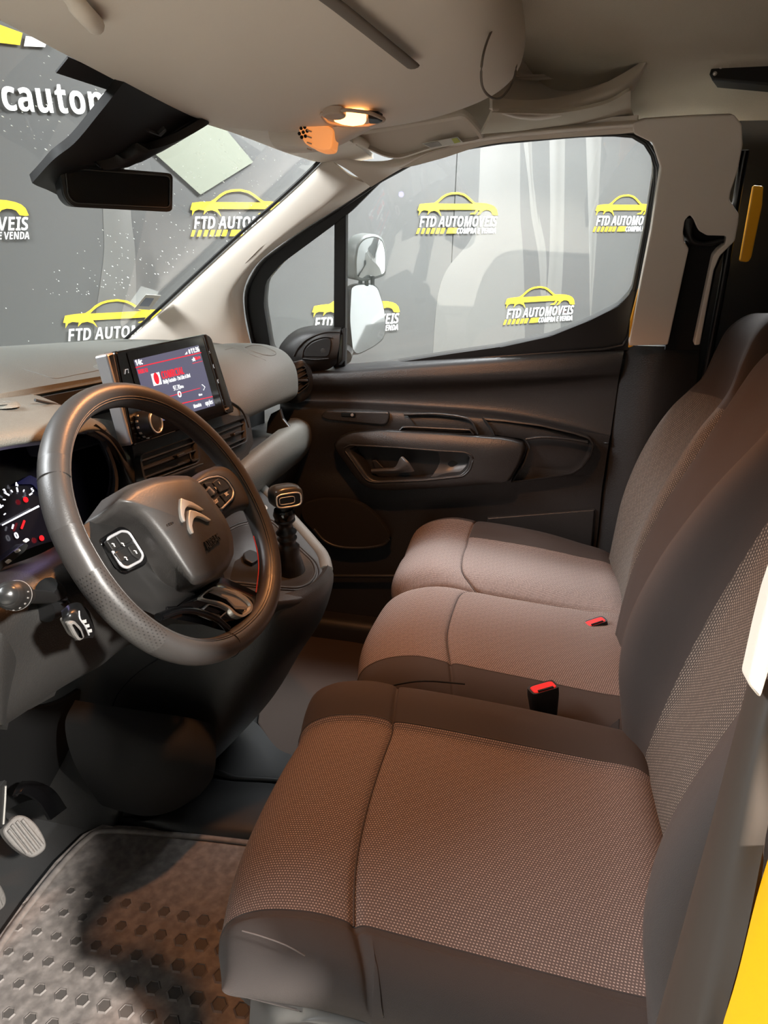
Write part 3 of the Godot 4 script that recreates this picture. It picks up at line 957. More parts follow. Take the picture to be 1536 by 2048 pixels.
# ---------------------------------------------------------------- the passenger door
func passenger_door() -> void:
	var c := Vector3(0.6666, 0.9779, 0.1463)
	var wn := Vector3(1, 0.3, 0).normalized()
	# black window frame
	var outer := soft(pv([Vector3(0.7162, 0.8126, -0.3675), Vector3(0.6849, 0.9169, -0.3735), Vector3(0.6692, 0.9693, -0.3662), Vector3(0.6496, 1.0347, -0.3174), Vector3(0.6282, 1.106, -0.1975), Vector3(0.6099, 1.167, -0.0793), Vector3(0.5934, 1.222, 0.0192), Vector3(0.58, 1.2668, 0.1227), Vector3(0.5741, 1.2863, 0.2744), Vector3(0.5712, 1.2959, 0.4591), Vector3(0.5715, 1.2949, 0.5483), Vector3(0.5777, 1.2742, 0.5868), Vector3(0.5912, 1.2295, 0.6101), Vector3(0.6265, 1.1117, 0.6121), Vector3(0.6702, 0.9661, 0.6083), Vector3(0.7027, 0.8578, 0.6027), Vector3(0.7141, 0.8198, 0.2742), Vector3(0.7309, 0.7638, -0.0959), Vector3(0.7358, 0.7473, -0.2389)]), 0.03)
	var inner := soft(pv([Vector3(0.7156, 0.8147, -0.3137), Vector3(0.6807, 0.9309, -0.318), Vector3(0.6637, 0.9876, -0.3042), Vector3(0.6507, 1.0309, -0.2564), Vector3(0.6248, 1.1172, -0.1142), Vector3(0.6162, 1.1461, -0.0686), Vector3(0.5987, 1.2042, 0.0032), Vector3(0.5828, 1.2574, 0.1227), Vector3(0.5771, 1.2763, 0.2749), Vector3(0.5739, 1.2871, 0.4602), Vector3(0.5738, 1.2872, 0.5456), Vector3(0.5796, 1.2681, 0.5819), Vector3(0.5919, 1.2269, 0.5967), Vector3(0.6236, 1.1215, 0.596), Vector3(0.6644, 0.9853, 0.59), Vector3(0.6741, 0.9529, 0.5661), Vector3(0.6845, 0.9184, 0.5053), Vector3(0.6966, 0.878, 0.4165), Vector3(0.7059, 0.8469, 0.2977), Vector3(0.7127, 0.8243, 0.1727), Vector3(0.7288, 0.7706, -0.0954), Vector3(0.7341, 0.7528, -0.2382)]), 0.012)
	var dr := mb()
	dr.hoop(radial(outer, c, wn, 200), radial(inner, c, wn, 200), wn * 0.03)
	var door := struct("door_1", panel_sheet(), M.door, "dark passenger door with moulded armrest, pull handle and window frame", "car door")
	part("window_frame", dr, M.black, door, "black window surround")
	var lip := scaled(radial(outer, c, wn, 120), c, 0.985)
	part("frame_seal", mb().tube(shift(lip, wn * -0.006), 0.0045, 8, true), M.rubber, door, "round rubber seal")
	part("divider_bar", mb().slab(pv([Vector3(0.6195, 1.1211, -0.1088), Vector3(0.6131, 1.1424, -0.0775), Vector3(0.7268, 0.7636, -0.1086), Vector3(0.7272, 0.7619, -0.1422)]), wn * 0.02, 0.003), M.black, door, "upright black bar between the two panes")
	part("belt_filler", mb().slab(pv([Vector3(0.7031, 0.8458, 0.298), Vector3(0.6938, 0.8769, 0.4166), Vector3(0.6817, 0.9173, 0.5053), Vector3(0.6713, 0.9518, 0.566), Vector3(0.6616, 0.9842, 0.5898), Vector3(0.6615, 0.9845, 0.6072), Vector3(0.7012, 0.8522, 0.6078), Vector3(0.7094, 0.8248, 0.2991)]), wn * 0.02), M.black, door, "black corner below the rear of the pane")
	var quarter := mb().slab(pv([Vector3(0.7284, 0.8137, -0.3217), Vector3(0.6933, 0.9308, -0.326), Vector3(0.6754, 0.9903, -0.3089), Vector3(0.6624, 1.0339, -0.2608), Vector3(0.636, 1.1218, -0.1139), Vector3(0.7444, 0.7604, -0.1447)]), wn * 0.004)
	struct("window_2", quarter, M.glass)
	var pane := mb().slab(pv([Vector3(0.744, 0.7619, -0.1136), Vector3(0.6292, 1.1444, -0.0822), Vector3(0.6101, 1.2081, 0.0003), Vector3(0.5935, 1.2634, 0.1206), Vector3(0.5881, 1.2814, 0.2738), Vector3(0.5849, 1.2923, 0.4602), Vector3(0.5849, 1.2922, 0.55), Vector3(0.5909, 1.2722, 0.5868), Vector3(0.6038, 1.2289, 0.602), Vector3(0.6357, 1.1228, 0.6015), Vector3(0.6778, 0.9825, 0.5961), Vector3(0.6964, 0.9203, 0.5742), Vector3(0.7254, 0.8238, 0.2981)]), wn * 0.004)
	struct("window_3", pane, M.glass)
	# mirror sail with speaker grille
	var sail := net([
		pv([Vector3(0.7, 0.814, -0.2875), Vector3(0.7, 0.8325, -0.2787), Vector3(0.7, 0.8592, -0.253), Vector3(0.7, 0.877, -0.2195), Vector3(0.7, 0.8849, -0.17), Vector3(0.7, 0.8843, -0.1103)]),
		pv([Vector3(0.685, 0.7923, -0.2679), Vector3(0.672, 0.822, -0.2542), Vector3(0.665, 0.8462, -0.2264), Vector3(0.662, 0.8625, -0.1953), Vector3(0.66, 0.8689, -0.1542), Vector3(0.664, 0.8705, -0.1049)]),
		pv([Vector3(0.68, 0.7705, -0.2397), Vector3(0.66, 0.8024, -0.2182), Vector3(0.655, 0.8202, -0.1931), Vector3(0.652, 0.8302, -0.1677), Vector3(0.65, 0.8375, -0.1429), Vector3(0.655, 0.8387, -0.1046)]),
		pv([Vector3(0.688, 0.7636, -0.2049), Vector3(0.665, 0.7846, -0.1803), Vector3(0.66, 0.7933, -0.165), Vector3(0.658, 0.7992, -0.1495), Vector3(0.657, 0.8036, -0.1357), Vector3(0.662, 0.8056, -0.1117)]),
		pv([Vector3(0.71, 0.7588, -0.2126), Vector3(0.7, 0.7648, -0.1867), Vector3(0.7, 0.7668, -0.1699), Vector3(0.7, 0.7702, -0.1533), Vector3(0.7, 0.7761, -0.1395), Vector3(0.7, 0.7884, -0.1244)])], 26, 22)
	var sl := part("mirror_sail", mb().shell(sail, 0.012), M.dash_low, door, "black corner cover at the door mirror")
	part("speaker_grille", mb().slab(even(soft(pv([Vector3(0.6531, 0.8048, -0.202), Vector3(0.651, 0.8267, -0.1944), Vector3(0.6492, 0.8438, -0.1748), Vector3(0.648, 0.8548, -0.145), Vector3(0.6503, 0.8555, -0.1245), Vector3(0.6482, 0.8309, -0.1237), Vector3(0.6516, 0.8079, -0.1313)]), 0.01), 48), Vector3(0.012, 0, 0), 0.002, true), M.black, sl, "small tweeter grille")
	part("sail_ridge", mb().tube(cr(pv([Vector3(0.6617, 0.8057, -0.2284), Vector3(0.6568, 0.8281, -0.2141), Vector3(0.6548, 0.8479, -0.1929), Vector3(0.6551, 0.8612, -0.166), Vector3(0.6597, 0.8695, -0.1368), Vector3(0.6633, 0.8705, -0.1047)]), 24), 0.003, 8), M.dash_low, sl)
	part("grille_bead", mb().tube(cr(pv([Vector3(0.6544, 0.8034, -0.2039), Vector3(0.6525, 0.8278, -0.1962), Vector3(0.6508, 0.8461, -0.1767), Vector3(0.65, 0.8572, -0.1456), Vector3(0.6521, 0.8567, -0.1224)]), 24), 0.0018, 6), M.dash_low, sl)
	part("grille_bead", mb().tube(cr(pv([Vector3(0.6551, 0.8009, -0.2014), Vector3(0.6537, 0.7999, -0.1683), Vector3(0.6551, 0.8039, -0.1324)]), 12), 0.0018, 6), M.door, sl)
	part("sail_end", mb().slab(pv([Vector3(0.665, 0.8806, -0.0973), Vector3(0.668, 0.8006, -0.1001), Vector3(0.69, 0.7856, -0.1173), Vector3(0.69, 0.8745, -0.1126)]), Vector3(0.01, 0, 0.006), 0.002), M.dash_low, sl)
	# switch plate
	var sp := part("switch_plate", mb().slab(soft(pv([Vector3(0.652, 0.6536, -0.1528), Vector3(0.652, 0.6689, -0.1405), Vector3(0.652, 0.6763, 0.0288), Vector3(0.652, 0.665, 0.0331), Vector3(0.652, 0.6465, 0.027), Vector3(0.652, 0.6418, 0.0152), Vector3(0.652, 0.6456, -0.1335)]), 0.006), Vector3(0.02, 0.0, 0), 0.003), M.door, door, "window switch plate")
	part("window_switch", mb().slab(soft(pv([Vector3(0.648, 0.6682, -0.0956), Vector3(0.648, 0.6691, -0.0578), Vector3(0.648, 0.6574, -0.0577), Vector3(0.648, 0.6577, -0.0955)]), 0.002), Vector3(0.012, 0, 0), 0.002), M.gloss, sp, "glossy window switch")
	part("switch_mark", mb().slab(ellipse(facing(Vector3(0.6465, 0.6637, -0.0654), Vector3(-1, 0, 0)), 0.004, 0.004, 14), Vector3(0.002, 0, 0)), M.satin, sp)
	# storage slot above the armrest
	part("armrest_pocket", mb().slab(soft(pv([Vector3(0.655, 0.6736, 0.0755), Vector3(0.655, 0.6755, 0.1504), Vector3(0.655, 0.6722, 0.2205), Vector3(0.655, 0.6624, 0.2463), Vector3(0.655, 0.6344, 0.2632), Vector3(0.655, 0.6296, 0.1912), Vector3(0.655, 0.6285, 0.0573), Vector3(0.655, 0.6396, 0.0688), Vector3(0.655, 0.6442, 0.1001)]), 0.004), Vector3(0.02, 0, 0), 0.002), M.hole, door, "dark open slot in the armrest")
	part("pocket_rim", mb().tube(cr(pv([Vector3(0.652, 0.6724, 0.0709), Vector3(0.652, 0.6785, 0.1507), Vector3(0.652, 0.6749, 0.217), Vector3(0.652, 0.6641, 0.2453), Vector3(0.652, 0.6348, 0.2622)]), 20), 0.003, 8), M.door, door)
	part("pocket_lip", mb().slab(soft(pv([Vector3(0.648, 0.6295, 0.0561), Vector3(0.648, 0.6419, 0.0675), Vector3(0.648, 0.6446, 0.0884), Vector3(0.648, 0.6468, 0.2418), Vector3(0.648, 0.6325, 0.2552), Vector3(0.648, 0.6308, 0.1921)]), 0.003), Vector3(0.03, 0, 0), 0.003), M.door, door)
	# handle bowl
	var bc := Vector3(0.66, 0.5563, 0.1291)
	var bo := soft(pv([Vector3(0.645, 0.5772, -0.1186), Vector3(0.645, 0.6009, -0.105), Vector3(0.645, 0.6191, -0.0698), Vector3(0.645, 0.6309, 0.0105), Vector3(0.645, 0.6326, 0.1924), Vector3(0.645, 0.6305, 0.3302), Vector3(0.645, 0.6235, 0.3749), Vector3(0.645, 0.6066, 0.3848), Vector3(0.645, 0.565, 0.3723), Vector3(0.645, 0.5166, 0.3488), Vector3(0.645, 0.4922, 0.2), Vector3(0.645, 0.4693, 0.0418), Vector3(0.645, 0.4676, -0.0099), Vector3(0.645, 0.485, -0.0473)]), 0.01)
	var bi := soft(pv([Vector3(0.65, 0.5837, -0.0707), Vector3(0.65, 0.5861, -0.0544), Vector3(0.65, 0.5882, 0.0504), Vector3(0.65, 0.5875, 0.1684), Vector3(0.65, 0.5884, 0.235), Vector3(0.65, 0.578, 0.2509), Vector3(0.65, 0.5476, 0.2452), Vector3(0.65, 0.5293, 0.2296), Vector3(0.65, 0.5108, 0.1328), Vector3(0.65, 0.4945, -0.0008), Vector3(0.65, 0.504, -0.0174), Vector3(0.65, 0.5513, -0.0538), Vector3(0.65, 0.5703, -0.0705)]), 0.008)
	var n1 := Vector3(-1, 0, 0)
	var b0 := radial(bo, bc, n1, 120)
	var b1 := scaled(b0, bc, 0.955)
	var i0 := radial(bi, bc, n1, 120)
	var bowl := mb()
	bowl.grid([shift(b0, Vector3(0.07, 0, 0)), shift(b0, Vector3(0.008, 0, 0)), shift(b1, Vector3(-0.012, 0, 0)), shift(i0.duplicate(), Vector3(-0.02, 0, 0)), shift(scaled(i0, bc, 0.97), Vector3(-0.01, 0, 0)), shift(scaled(i0, bc, 0.93), Vector3(0.02, 0, 0))], true)
	var hb := part("handle_surround", bowl, M.door, door, "raised surround of the door handle")
	part("bowl_floor", mb().slab(shift(scaled(i0, bc, 0.97), Vector3(0.028, 0, 0)), Vector3(0.01, 0, 0)), M.black, hb, "dark bowl behind the handle")
	part("surround_bead", mb().tube(shift(scaled(i0, bc, 1.05), Vector3(-0.018, 0, 0)), 0.003, 6, true), M.door, hb)
	var lever := net([
		pv([Vector3(0.652, 0.523, -0.0128), Vector3(0.648, 0.5296, 0.0259), Vector3(0.643, 0.5355, 0.0536), Vector3(0.635, 0.5621, 0.0677), Vector3(0.635, 0.5667, 0.0755)]),
		pv([Vector3(0.645, 0.5193, -0.011), Vector3(0.64, 0.525, 0.0306), Vector3(0.634, 0.5302, 0.0624), Vector3(0.626, 0.5496, 0.0858), Vector3(0.628, 0.5537, 0.0931)]),
		pv([Vector3(0.652, 0.511, -0.0099), Vector3(0.648, 0.5153, 0.033), Vector3(0.643, 0.5206, 0.0675), Vector3(0.636, 0.5272, 0.0978), Vector3(0.638, 0.5301, 0.1065)])], 18, 10)
	part("door_lever", mb().shell(lever, 0.008), M.grip, door, "satin grey door lever")
	part("lever_pivot", mb().slab(pv([Vector3(0.66, 0.5443, -0.0126), Vector3(0.66, 0.5465, -0.0018), Vector3(0.66, 0.5265, 0.0205), Vector3(0.66, 0.5219, -0.0039)]), Vector3(0.01, 0, 0), 0.002), M.vent, door)
	var cup := net([
		pv([Vector3(0.655, 0.5835, 0.1626), Vector3(0.66, 0.5839, 0.1994), Vector3(0.655, 0.5852, 0.2397)]),
		pv([Vector3(0.672, 0.55, 0.1669), Vector3(0.68, 0.5508, 0.1986), Vector3(0.672, 0.5558, 0.2422)]),
		pv([Vector3(0.66, 0.5237, 0.1543), Vector3(0.668, 0.5238, 0.1951), Vector3(0.66, 0.5312, 0.2322)]),
		pv([Vector3(0.645, 0.5173, 0.1492), Vector3(0.645, 0.5208, 0.192), Vector3(0.645, 0.5293, 0.2315)])], 14, 12)
	part("grip_cup", mb().shell(cup, -0.006), M.grip, door, "smooth grip cup")
	# rear armrest panel
	var ap := soft(pv([Vector3(0.66, 0.6755, 0.2663), Vector3(0.66, 0.6742, 0.326), Vector3(0.66, 0.6684, 0.4119), Vector3(0.66, 0.6541, 0.4971), Vector3(0.66, 0.6442, 0.5336), Vector3(0.66, 0.6253, 0.5474), Vector3(0.66, 0.5937, 0.5414), Vector3(0.66, 0.5634, 0.5244), Vector3(0.66, 0.5463, 0.5021), Vector3(0.66, 0.533, 0.4486), Vector3(0.66, 0.5119, 0.3509), Vector3(0.66, 0.5687, 0.3788), Vector3(0.66, 0.6079, 0.3891), Vector3(0.66, 0.626, 0.3766), Vector3(0.66, 0.6333, 0.2979)]), 0.008)
	part("armrest_panel", mb().slab(ap, Vector3(0.03, 0, 0), 0.005), M.door, door, "rounded rear armrest panel")
	part("armrest_ridge", mb().tube(cr(pv([Vector3(0.657, 0.6293, 0.3813), Vector3(0.656, 0.6372, 0.4208), Vector3(0.657, 0.637, 0.4749), Vector3(0.66, 0.6315, 0.5291)]), 14), 0.007, 8, false, 0.5), M.door, door)
	part("armrest_seam", mb().tube(cr(pv([Vector3(0.655, 0.6753, 0.2705), Vector3(0.654, 0.6637, 0.2838), Vector3(0.654, 0.6494, 0.296), Vector3(0.654, 0.6347, 0.3033)]), 8), 0.0022, 6), M.vent, door)
	# lower pocket with rounded rim, and the flat panel behind it
	var pk := soft(pv([Vector3(0.675, 0.3987, -0.22), Vector3(0.675, 0.4213, -0.1616), Vector3(0.675, 0.4261, -0.0757), Vector3(0.675, 0.4129, -0.0331), Vector3(0.675, 0.3771, 0.0099), Vector3(0.675, 0.33, 0.0421), Vector3(0.675, 0.3062, 0.0231), Vector3(0.675, 0.2902, -0.045), Vector3(0.675, 0.2877, -0.1248), Vector3(0.675, 0.3157, -0.1689), Vector3(0.675, 0.3556, -0.213)]), 0.02)
	part("speaker_recess", mb().slab(pk, Vector3(0.02, 0, 0), 0.002), M.hole, door, "dark speaker recess")
	part("recess_rim", mb().tube(cr(pv([Vector3(0.672, 0.3335, -0.1782), Vector3(0.672, 0.3013, -0.1459), Vector3(0.672, 0.2881, -0.102), Vector3(0.672, 0.2921, -0.0371), Vector3(0.672, 0.3069, 0.0195), Vector3(0.672, 0.3261, 0.0373)]), 24), 0.005, 8), M.door, door)
	part("lower_panel", mb().slab(pv([Vector3(0.695, 0.4045, 0.2982), Vector3(0.695, 0.453, 0.5683), Vector3(0.695, 0.3019, 0.5722), Vector3(0.695, 0.2569, 0.3016)]), Vector3(0.02, 0, 0), 0.003), M.door, door, "lower rear door panel")
	part("bin_edge", mb().tube(cr(pv([Vector3(0.68, 0.1936, -0.1407), Vector3(0.68, 0.2048, -0.0449), Vector3(0.68, 0.2182, 0.0701), Vector3(0.68, 0.2309, 0.154)]), 10), 0.006, 8), M.door, door, "edge of the door bin")
	# sill under the door
	struct("trim_8", mb().box(Transform3D(Basis(), Vector3(0.7, 0.02, 0.0)), Vector3(0.1, 0.1, 1.4), 0.02), M.dash_low)

func panel_sheet() -> MB:
	var rows := net([
		pv([Vector3(0.745, 0.7626, -0.3002), Vector3(0.745, 0.7863, -0.1002), Vector3(0.745, 0.8119, 0.1031), Vector3(0.745, 0.8337, 0.296), Vector3(0.745, 0.8499, 0.4555), Vector3(0.745, 0.8659, 0.5908)]),
		pv([Vector3(0.7, 0.7563, -0.2828), Vector3(0.698, 0.776, -0.0868), Vector3(0.697, 0.799, 0.112), Vector3(0.697, 0.8207, 0.3002), Vector3(0.697, 0.8381, 0.4558), Vector3(0.7, 0.8516, 0.5918)]),
		pv([Vector3(0.69, 0.7441, -0.2791), Vector3(0.686, 0.7592, -0.0832), Vector3(0.685, 0.7763, 0.115), Vector3(0.685, 0.7949, 0.303), Vector3(0.686, 0.8127, 0.4581), Vector3(0.69, 0.8334, 0.5896)]),
		pv([Vector3(0.69, 0.7281, -0.2794), Vector3(0.688, 0.7382, -0.0835), Vector3(0.687, 0.7547, 0.1156), Vector3(0.687, 0.7715, 0.3046), Vector3(0.688, 0.7875, 0.4607), Vector3(0.694, 0.8025, 0.5879)]),
		pv([Vector3(0.705, 0.7021, -0.2857), Vector3(0.71, 0.712, -0.0893), Vector3(0.713, 0.725, 0.1125), Vector3(0.713, 0.739, 0.3052), Vector3(0.712, 0.7525, 0.4645), Vector3(0.708, 0.7653, 0.5877)]),
		pv([Vector3(0.705, 0.6831, -0.286), Vector3(0.71, 0.6881, -0.089), Vector3(0.713, 0.6887, 0.1141), Vector3(0.713, 0.6871, 0.309), Vector3(0.71, 0.672, 0.4724), Vector3(0.705, 0.6549, 0.585)]),
		pv([Vector3(0.69, 0.6744, -0.2803), Vector3(0.685, 0.6797, -0.0819), Vector3(0.682, 0.6802, 0.1198), Vector3(0.685, 0.6759, 0.3118), Vector3(0.69, 0.6563, 0.4736), Vector3(0.7, 0.6431, 0.5836)]),
		pv([Vector3(0.672, 0.6582, -0.2736), Vector3(0.665, 0.6683, -0.0761), Vector3(0.665, 0.6699, 0.1232), Vector3(0.67, 0.6644, 0.3136), Vector3(0.68, 0.6418, 0.4749), Vector3(0.7, 0.6268, 0.5831)]),
		pv([Vector3(0.67, 0.6042, -0.2738), Vector3(0.665, 0.6207, -0.0754), Vector3(0.665, 0.6261, 0.1251), Vector3(0.672, 0.6197, 0.3168), Vector3(0.682, 0.6037, 0.4786), Vector3(0.7, 0.595, 0.5819)]),
		pv([Vector3(0.685, 0.506, -0.2812), Vector3(0.705, 0.5168, -0.0853), Vector3(0.705, 0.5329, 0.1223), Vector3(0.695, 0.5437, 0.3208), Vector3(0.69, 0.551, 0.484), Vector3(0.7, 0.5435, 0.5805)]),
		pv([Vector3(0.7, 0.4299, -0.2884), Vector3(0.7, 0.4403, -0.0829), Vector3(0.7, 0.4599, 0.1264), Vector3(0.7, 0.4892, 0.3245), Vector3(0.7, 0.5163, 0.4875), Vector3(0.704, 0.4967, 0.5799)]),
		pv([Vector3(0.71, 0.307, -0.2943), Vector3(0.71, 0.328, -0.0842), Vector3(0.71, 0.3494, 0.1296), Vector3(0.708, 0.3843, 0.3317), Vector3(0.706, 0.4148, 0.4976), Vector3(0.706, 0.3959, 0.5826)]),
		pv([Vector3(0.71, 0.167, -0.2967), Vector3(0.71, 0.1919, -0.0824), Vector3(0.71, 0.2173, 0.1354), Vector3(0.71, 0.2413, 0.3421), Vector3(0.71, 0.2612, 0.5128), Vector3(0.71, 0.2693, 0.5828)]),
		pv([Vector3(0.71, -0.0121, -0.2997), Vector3(0.71, 0.0342, -0.0803), Vector3(0.71, 0.0644, 0.1422), Vector3(0.71, 0.093, 0.3531), Vector3(0.71, 0.1166, 0.527), Vector3(0.71, 0.1391, 0.5839)])], 46, 70)
	return mb().shell(rows, 0.02)

# ---------------------------------------------------------------- overhead: shelf, lamp, visor
func overhead() -> void:
	var shelf := thing("overhead_shelf", "large beige overhead storage shelf above the windscreen, bulging down over the driver", "storage shelf", Vector3(-0.1, 1.2, 0.05))
	var rows := []
	# sections from the driver's side to the blunt end right of the lamp: (x, lift, rear shift)
	for s in [[-0.78, 0.0, -0.045], [-0.55, 0.0, -0.035], [-0.35, 0.0, -0.025], [-0.2, 0.0, -0.018], [-0.05, 0.0, -0.01], [0.06, 0.002, 0.0], [0.11, 0.006, 0.003], [0.135, 0.016, 0.0], [0.15, 0.04, -0.012], [0.155, 0.075, -0.03]]:
		var x: float = s[0]
		var l: float = s[1]
		var k: float = s[2]
		var row := PackedVector3Array()
		for q in [[1.3, -0.21], [1.245, -0.208], [1.226, -0.197], [1.214, -0.165], [1.206, -0.1], [1.2, -0.02], [1.2, 0.06], [1.205, 0.13], [1.213, 0.19], [1.224, 0.238], [1.238, 0.28], [1.255, 0.31], [1.28, 0.33], [1.315, 0.338], [1.35, 0.334], [1.4, 0.32]]:
			row.append(Vector3(x, q[0] + l * clampf((1.36 - q[0]) / 0.12, 0, 1), q[1] + (k if q[1] > 0.05 else 0.0)))
		rows.append(row)
	var body := part("shelf_body", mb().shell(net(rows, 76, 46), 0.012), M.beige, shelf)
	part("groove", mb().tube(cr(pv([Vector3(-0.4434, 1.209, 0.1686), Vector3(-0.3701, 1.209, 0.1893), Vector3(-0.2977, 1.21, 0.204), Vector3(-0.2187, 1.212, 0.2181), Vector3(-0.1575, 1.215, 0.2269)]), 24), 0.0085, 10, false, 0.4), M.shelf_line, body, "dark slot in the underside")
	var rim := cr(pv([Vector3(-0.0245, 1.3014, 0.3179), Vector3(0.0715, 1.3001, 0.3295), Vector3(0.0859, 1.2692, 0.3313), Vector3(0.0169, 1.2257, 0.3229), Vector3(-0.0552, 1.2041, 0.3142), Vector3(-0.1187, 1.2025, 0.3065), Vector3(-0.1224, 1.2326, 0.306), Vector3(-0.0801, 1.2745, 0.3112)]), 48, true)
	part("end_disc", mb().tube(rim, 0.0016, 6, true), M.shelf_line, body, "oval end cap outline")
	# far end of the shelf front, along the windscreen header
	var header := net([
		[Vector3(0.1, 1.3, -0.2), Vector3(0.25, 1.3, -0.2), Vector3(0.45, 1.285, -0.19), Vector3(0.58, 1.26, -0.17)],
		[Vector3(0.1, 1.235, -0.2), Vector3(0.25, 1.245, -0.195), Vector3(0.45, 1.25, -0.18), Vector3(0.57, 1.25, -0.15)],
		[Vector3(0.1, 1.22, -0.15), Vector3(0.25, 1.235, -0.15), Vector3(0.45, 1.24, -0.12), Vector3(0.56, 1.24, -0.09)],
		[Vector3(0.1, 1.235, -0.02), Vector3(0.25, 1.25, -0.02), Vector3(0.45, 1.255, -0.01), Vector3(0.56, 1.25, 0.0)]], 22, 16)
	part("header_trim", mb().shell(header, 0.01), M.beige, shelf)
	# open tray on the passenger side with a rounded lip
	part("tray_lip", mb().shell(net([
		pv([Vector3(0.2, 1.2699, 0.2893), Vector3(0.33, 1.2975, 0.333), Vector3(0.4, 1.3168, 0.381), Vector3(0.43, 1.3373, 0.4476), Vector3(0.45, 1.3639, 0.5), Vector3(0.475, 1.3949, 0.5426)]),
		pv([Vector3(0.17, 1.253, 0.2929), Vector3(0.29, 1.275, 0.338), Vector3(0.36, 1.2936, 0.3893), Vector3(0.405, 1.3158, 0.4558), Vector3(0.43, 1.3417, 0.5097), Vector3(0.47, 1.3909, 0.5443)]),
		pv([Vector3(0.17, 1.243, 0.2936), Vector3(0.29, 1.2593, 0.3437), Vector3(0.37, 1.2804, 0.396), Vector3(0.42, 1.3052, 0.4641), Vector3(0.44, 1.3326, 0.5162), Vector3(0.465, 1.3861, 0.5461)]),
		pv([Vector3(0.2, 1.2473, 0.2909), Vector3(0.34, 1.2675, 0.3431), Vector3(0.43, 1.2901, 0.3975), Vector3(0.47, 1.3129, 0.469), Vector3(0.48, 1.3394, 0.5239), Vector3(0.48, 1.387, 0.5496)])], 40, 20), 0.006), M.beige, shelf, "flat rounded lip of the tray")
	var back := net([
		pv([Vector3(0.3, 1.4139, 0.2711), Vector3(0.42, 1.4366, 0.3832), Vector3(0.46, 1.4291, 0.4753), Vector3(0.47, 1.4088, 0.5456)]),
		pv([Vector3(0.33, 1.3819, 0.271), Vector3(0.5, 1.4253, 0.3757), Vector3(0.52, 1.423, 0.4711), Vector3(0.48, 1.4038, 0.543)]),
		pv([Vector3(0.33, 1.3468, 0.2735), Vector3(0.53, 1.3953, 0.3689), Vector3(0.54, 1.414, 0.4783), Vector3(0.48, 1.3989, 0.5418)]),
		pv([Vector3(0.32, 1.3361, 0.2751), Vector3(0.49, 1.3773, 0.3668), Vector3(0.5, 1.397, 0.4838), Vector3(0.48, 1.3972, 0.542)]),
		pv([Vector3(0.33, 1.3311, 0.2746), Vector3(0.53, 1.3794, 0.3703), Vector3(0.53, 1.3969, 0.4899), Vector3(0.48, 1.3963, 0.543)]),
		pv([Vector3(0.33, 1.2815, 0.2781), Vector3(0.5, 1.3225, 0.3854), Vector3(0.5, 1.3375, 0.47), Vector3(0.48, 1.3905, 0.5447)])], 22, 30)
	part("tray", mb().shell(back, 0.006), M.beige, shelf, "hollow tray")
	var apron := net([
		pv([Vector3(0.17, 1.2408, 0.2937), Vector3(0.26, 1.2601, 0.3404), Vector3(0.35, 1.2797, 0.3976), Vector3(0.4, 1.3041, 0.4763), Vector3(0.41, 1.328, 0.52)]),
		pv([Vector3(0.25, 1.2448, 0.2785), Vector3(0.36, 1.2692, 0.327), Vector3(0.42, 1.2844, 0.3979), Vector3(0.46, 1.3019, 0.4715), Vector3(0.48, 1.3171, 0.5284)]),
		pv([Vector3(0.42, 1.2637, 0.25), Vector3(0.5, 1.2846, 0.3198), Vector3(0.52, 1.2945, 0.398), Vector3(0.54, 1.3043, 0.4762), Vector3(0.55, 1.3121, 0.5419)])], 22, 10)
	part("tray_apron", mb().shell(apron, 0.006), M.liner, shelf)
	# hook of the driver's visor
	part("visor_hook", mb().tube(cr(pv([Vector3(-0.4509, 1.2, -0.032), Vector3(-0.4406, 1.194, -0.0292), Vector3(-0.4337, 1.188, -0.0255), Vector3(-0.4179, 1.188, -0.0294), Vector3(-0.392, 1.194, -0.0425), Vector3(-0.3883, 1.203, -0.0463)]), 24), [0.005, 0.006, 0.007, 0.007, 0.008, 0.009, 0.009, 0.009, 0.009, 0.009, 0.009, 0.009, 0.009, 0.009, 0.009, 0.009, 0.009, 0.009, 0.009, 0.008, 0.008, 0.007, 0.007, 0.006], 12), M.beige, shelf, "curved visor hook")
	# reading lamp
	var lamp := thing("dome_lamp", "lit warm roof lamp on the nose of the overhead shelf", "lamp", Vector3(0.06, 1.19, 0.05))
	var nose := net([
		pv([Vector3(0.12, 1.2116, -0.0712), Vector3(0.09, 1.2038, -0.0129), Vector3(0.06, 1.199, 0.039), Vector3(0.06, 1.2024, 0.0714), Vector3(0.1, 1.2145, 0.1128)]),
		pv([Vector3(0.12, 1.198, -0.0679), Vector3(0.085, 1.1897, -0.0112), Vector3(0.06, 1.1865, 0.0358), Vector3(0.06, 1.1914, 0.065), Vector3(0.1, 1.2115, 0.117)]),
		pv([Vector3(0.12, 1.1858, -0.0575), Vector3(0.09, 1.1777, -0.0132), Vector3(0.07, 1.1745, 0.0275), Vector3(0.07, 1.1811, 0.0555), Vector3(0.105, 1.2112, 0.1174)]),
		pv([Vector3(0.14, 1.1819, -0.0448), Vector3(0.12, 1.1776, -0.0153), Vector3(0.1, 1.1746, 0.0192), Vector3(0.1, 1.1779, 0.0446), Vector3(0.13, 1.2168, 0.1145)])], 24, 14)
	part("housing", mb().shell(nose, 0.008), M.beige, lamp)
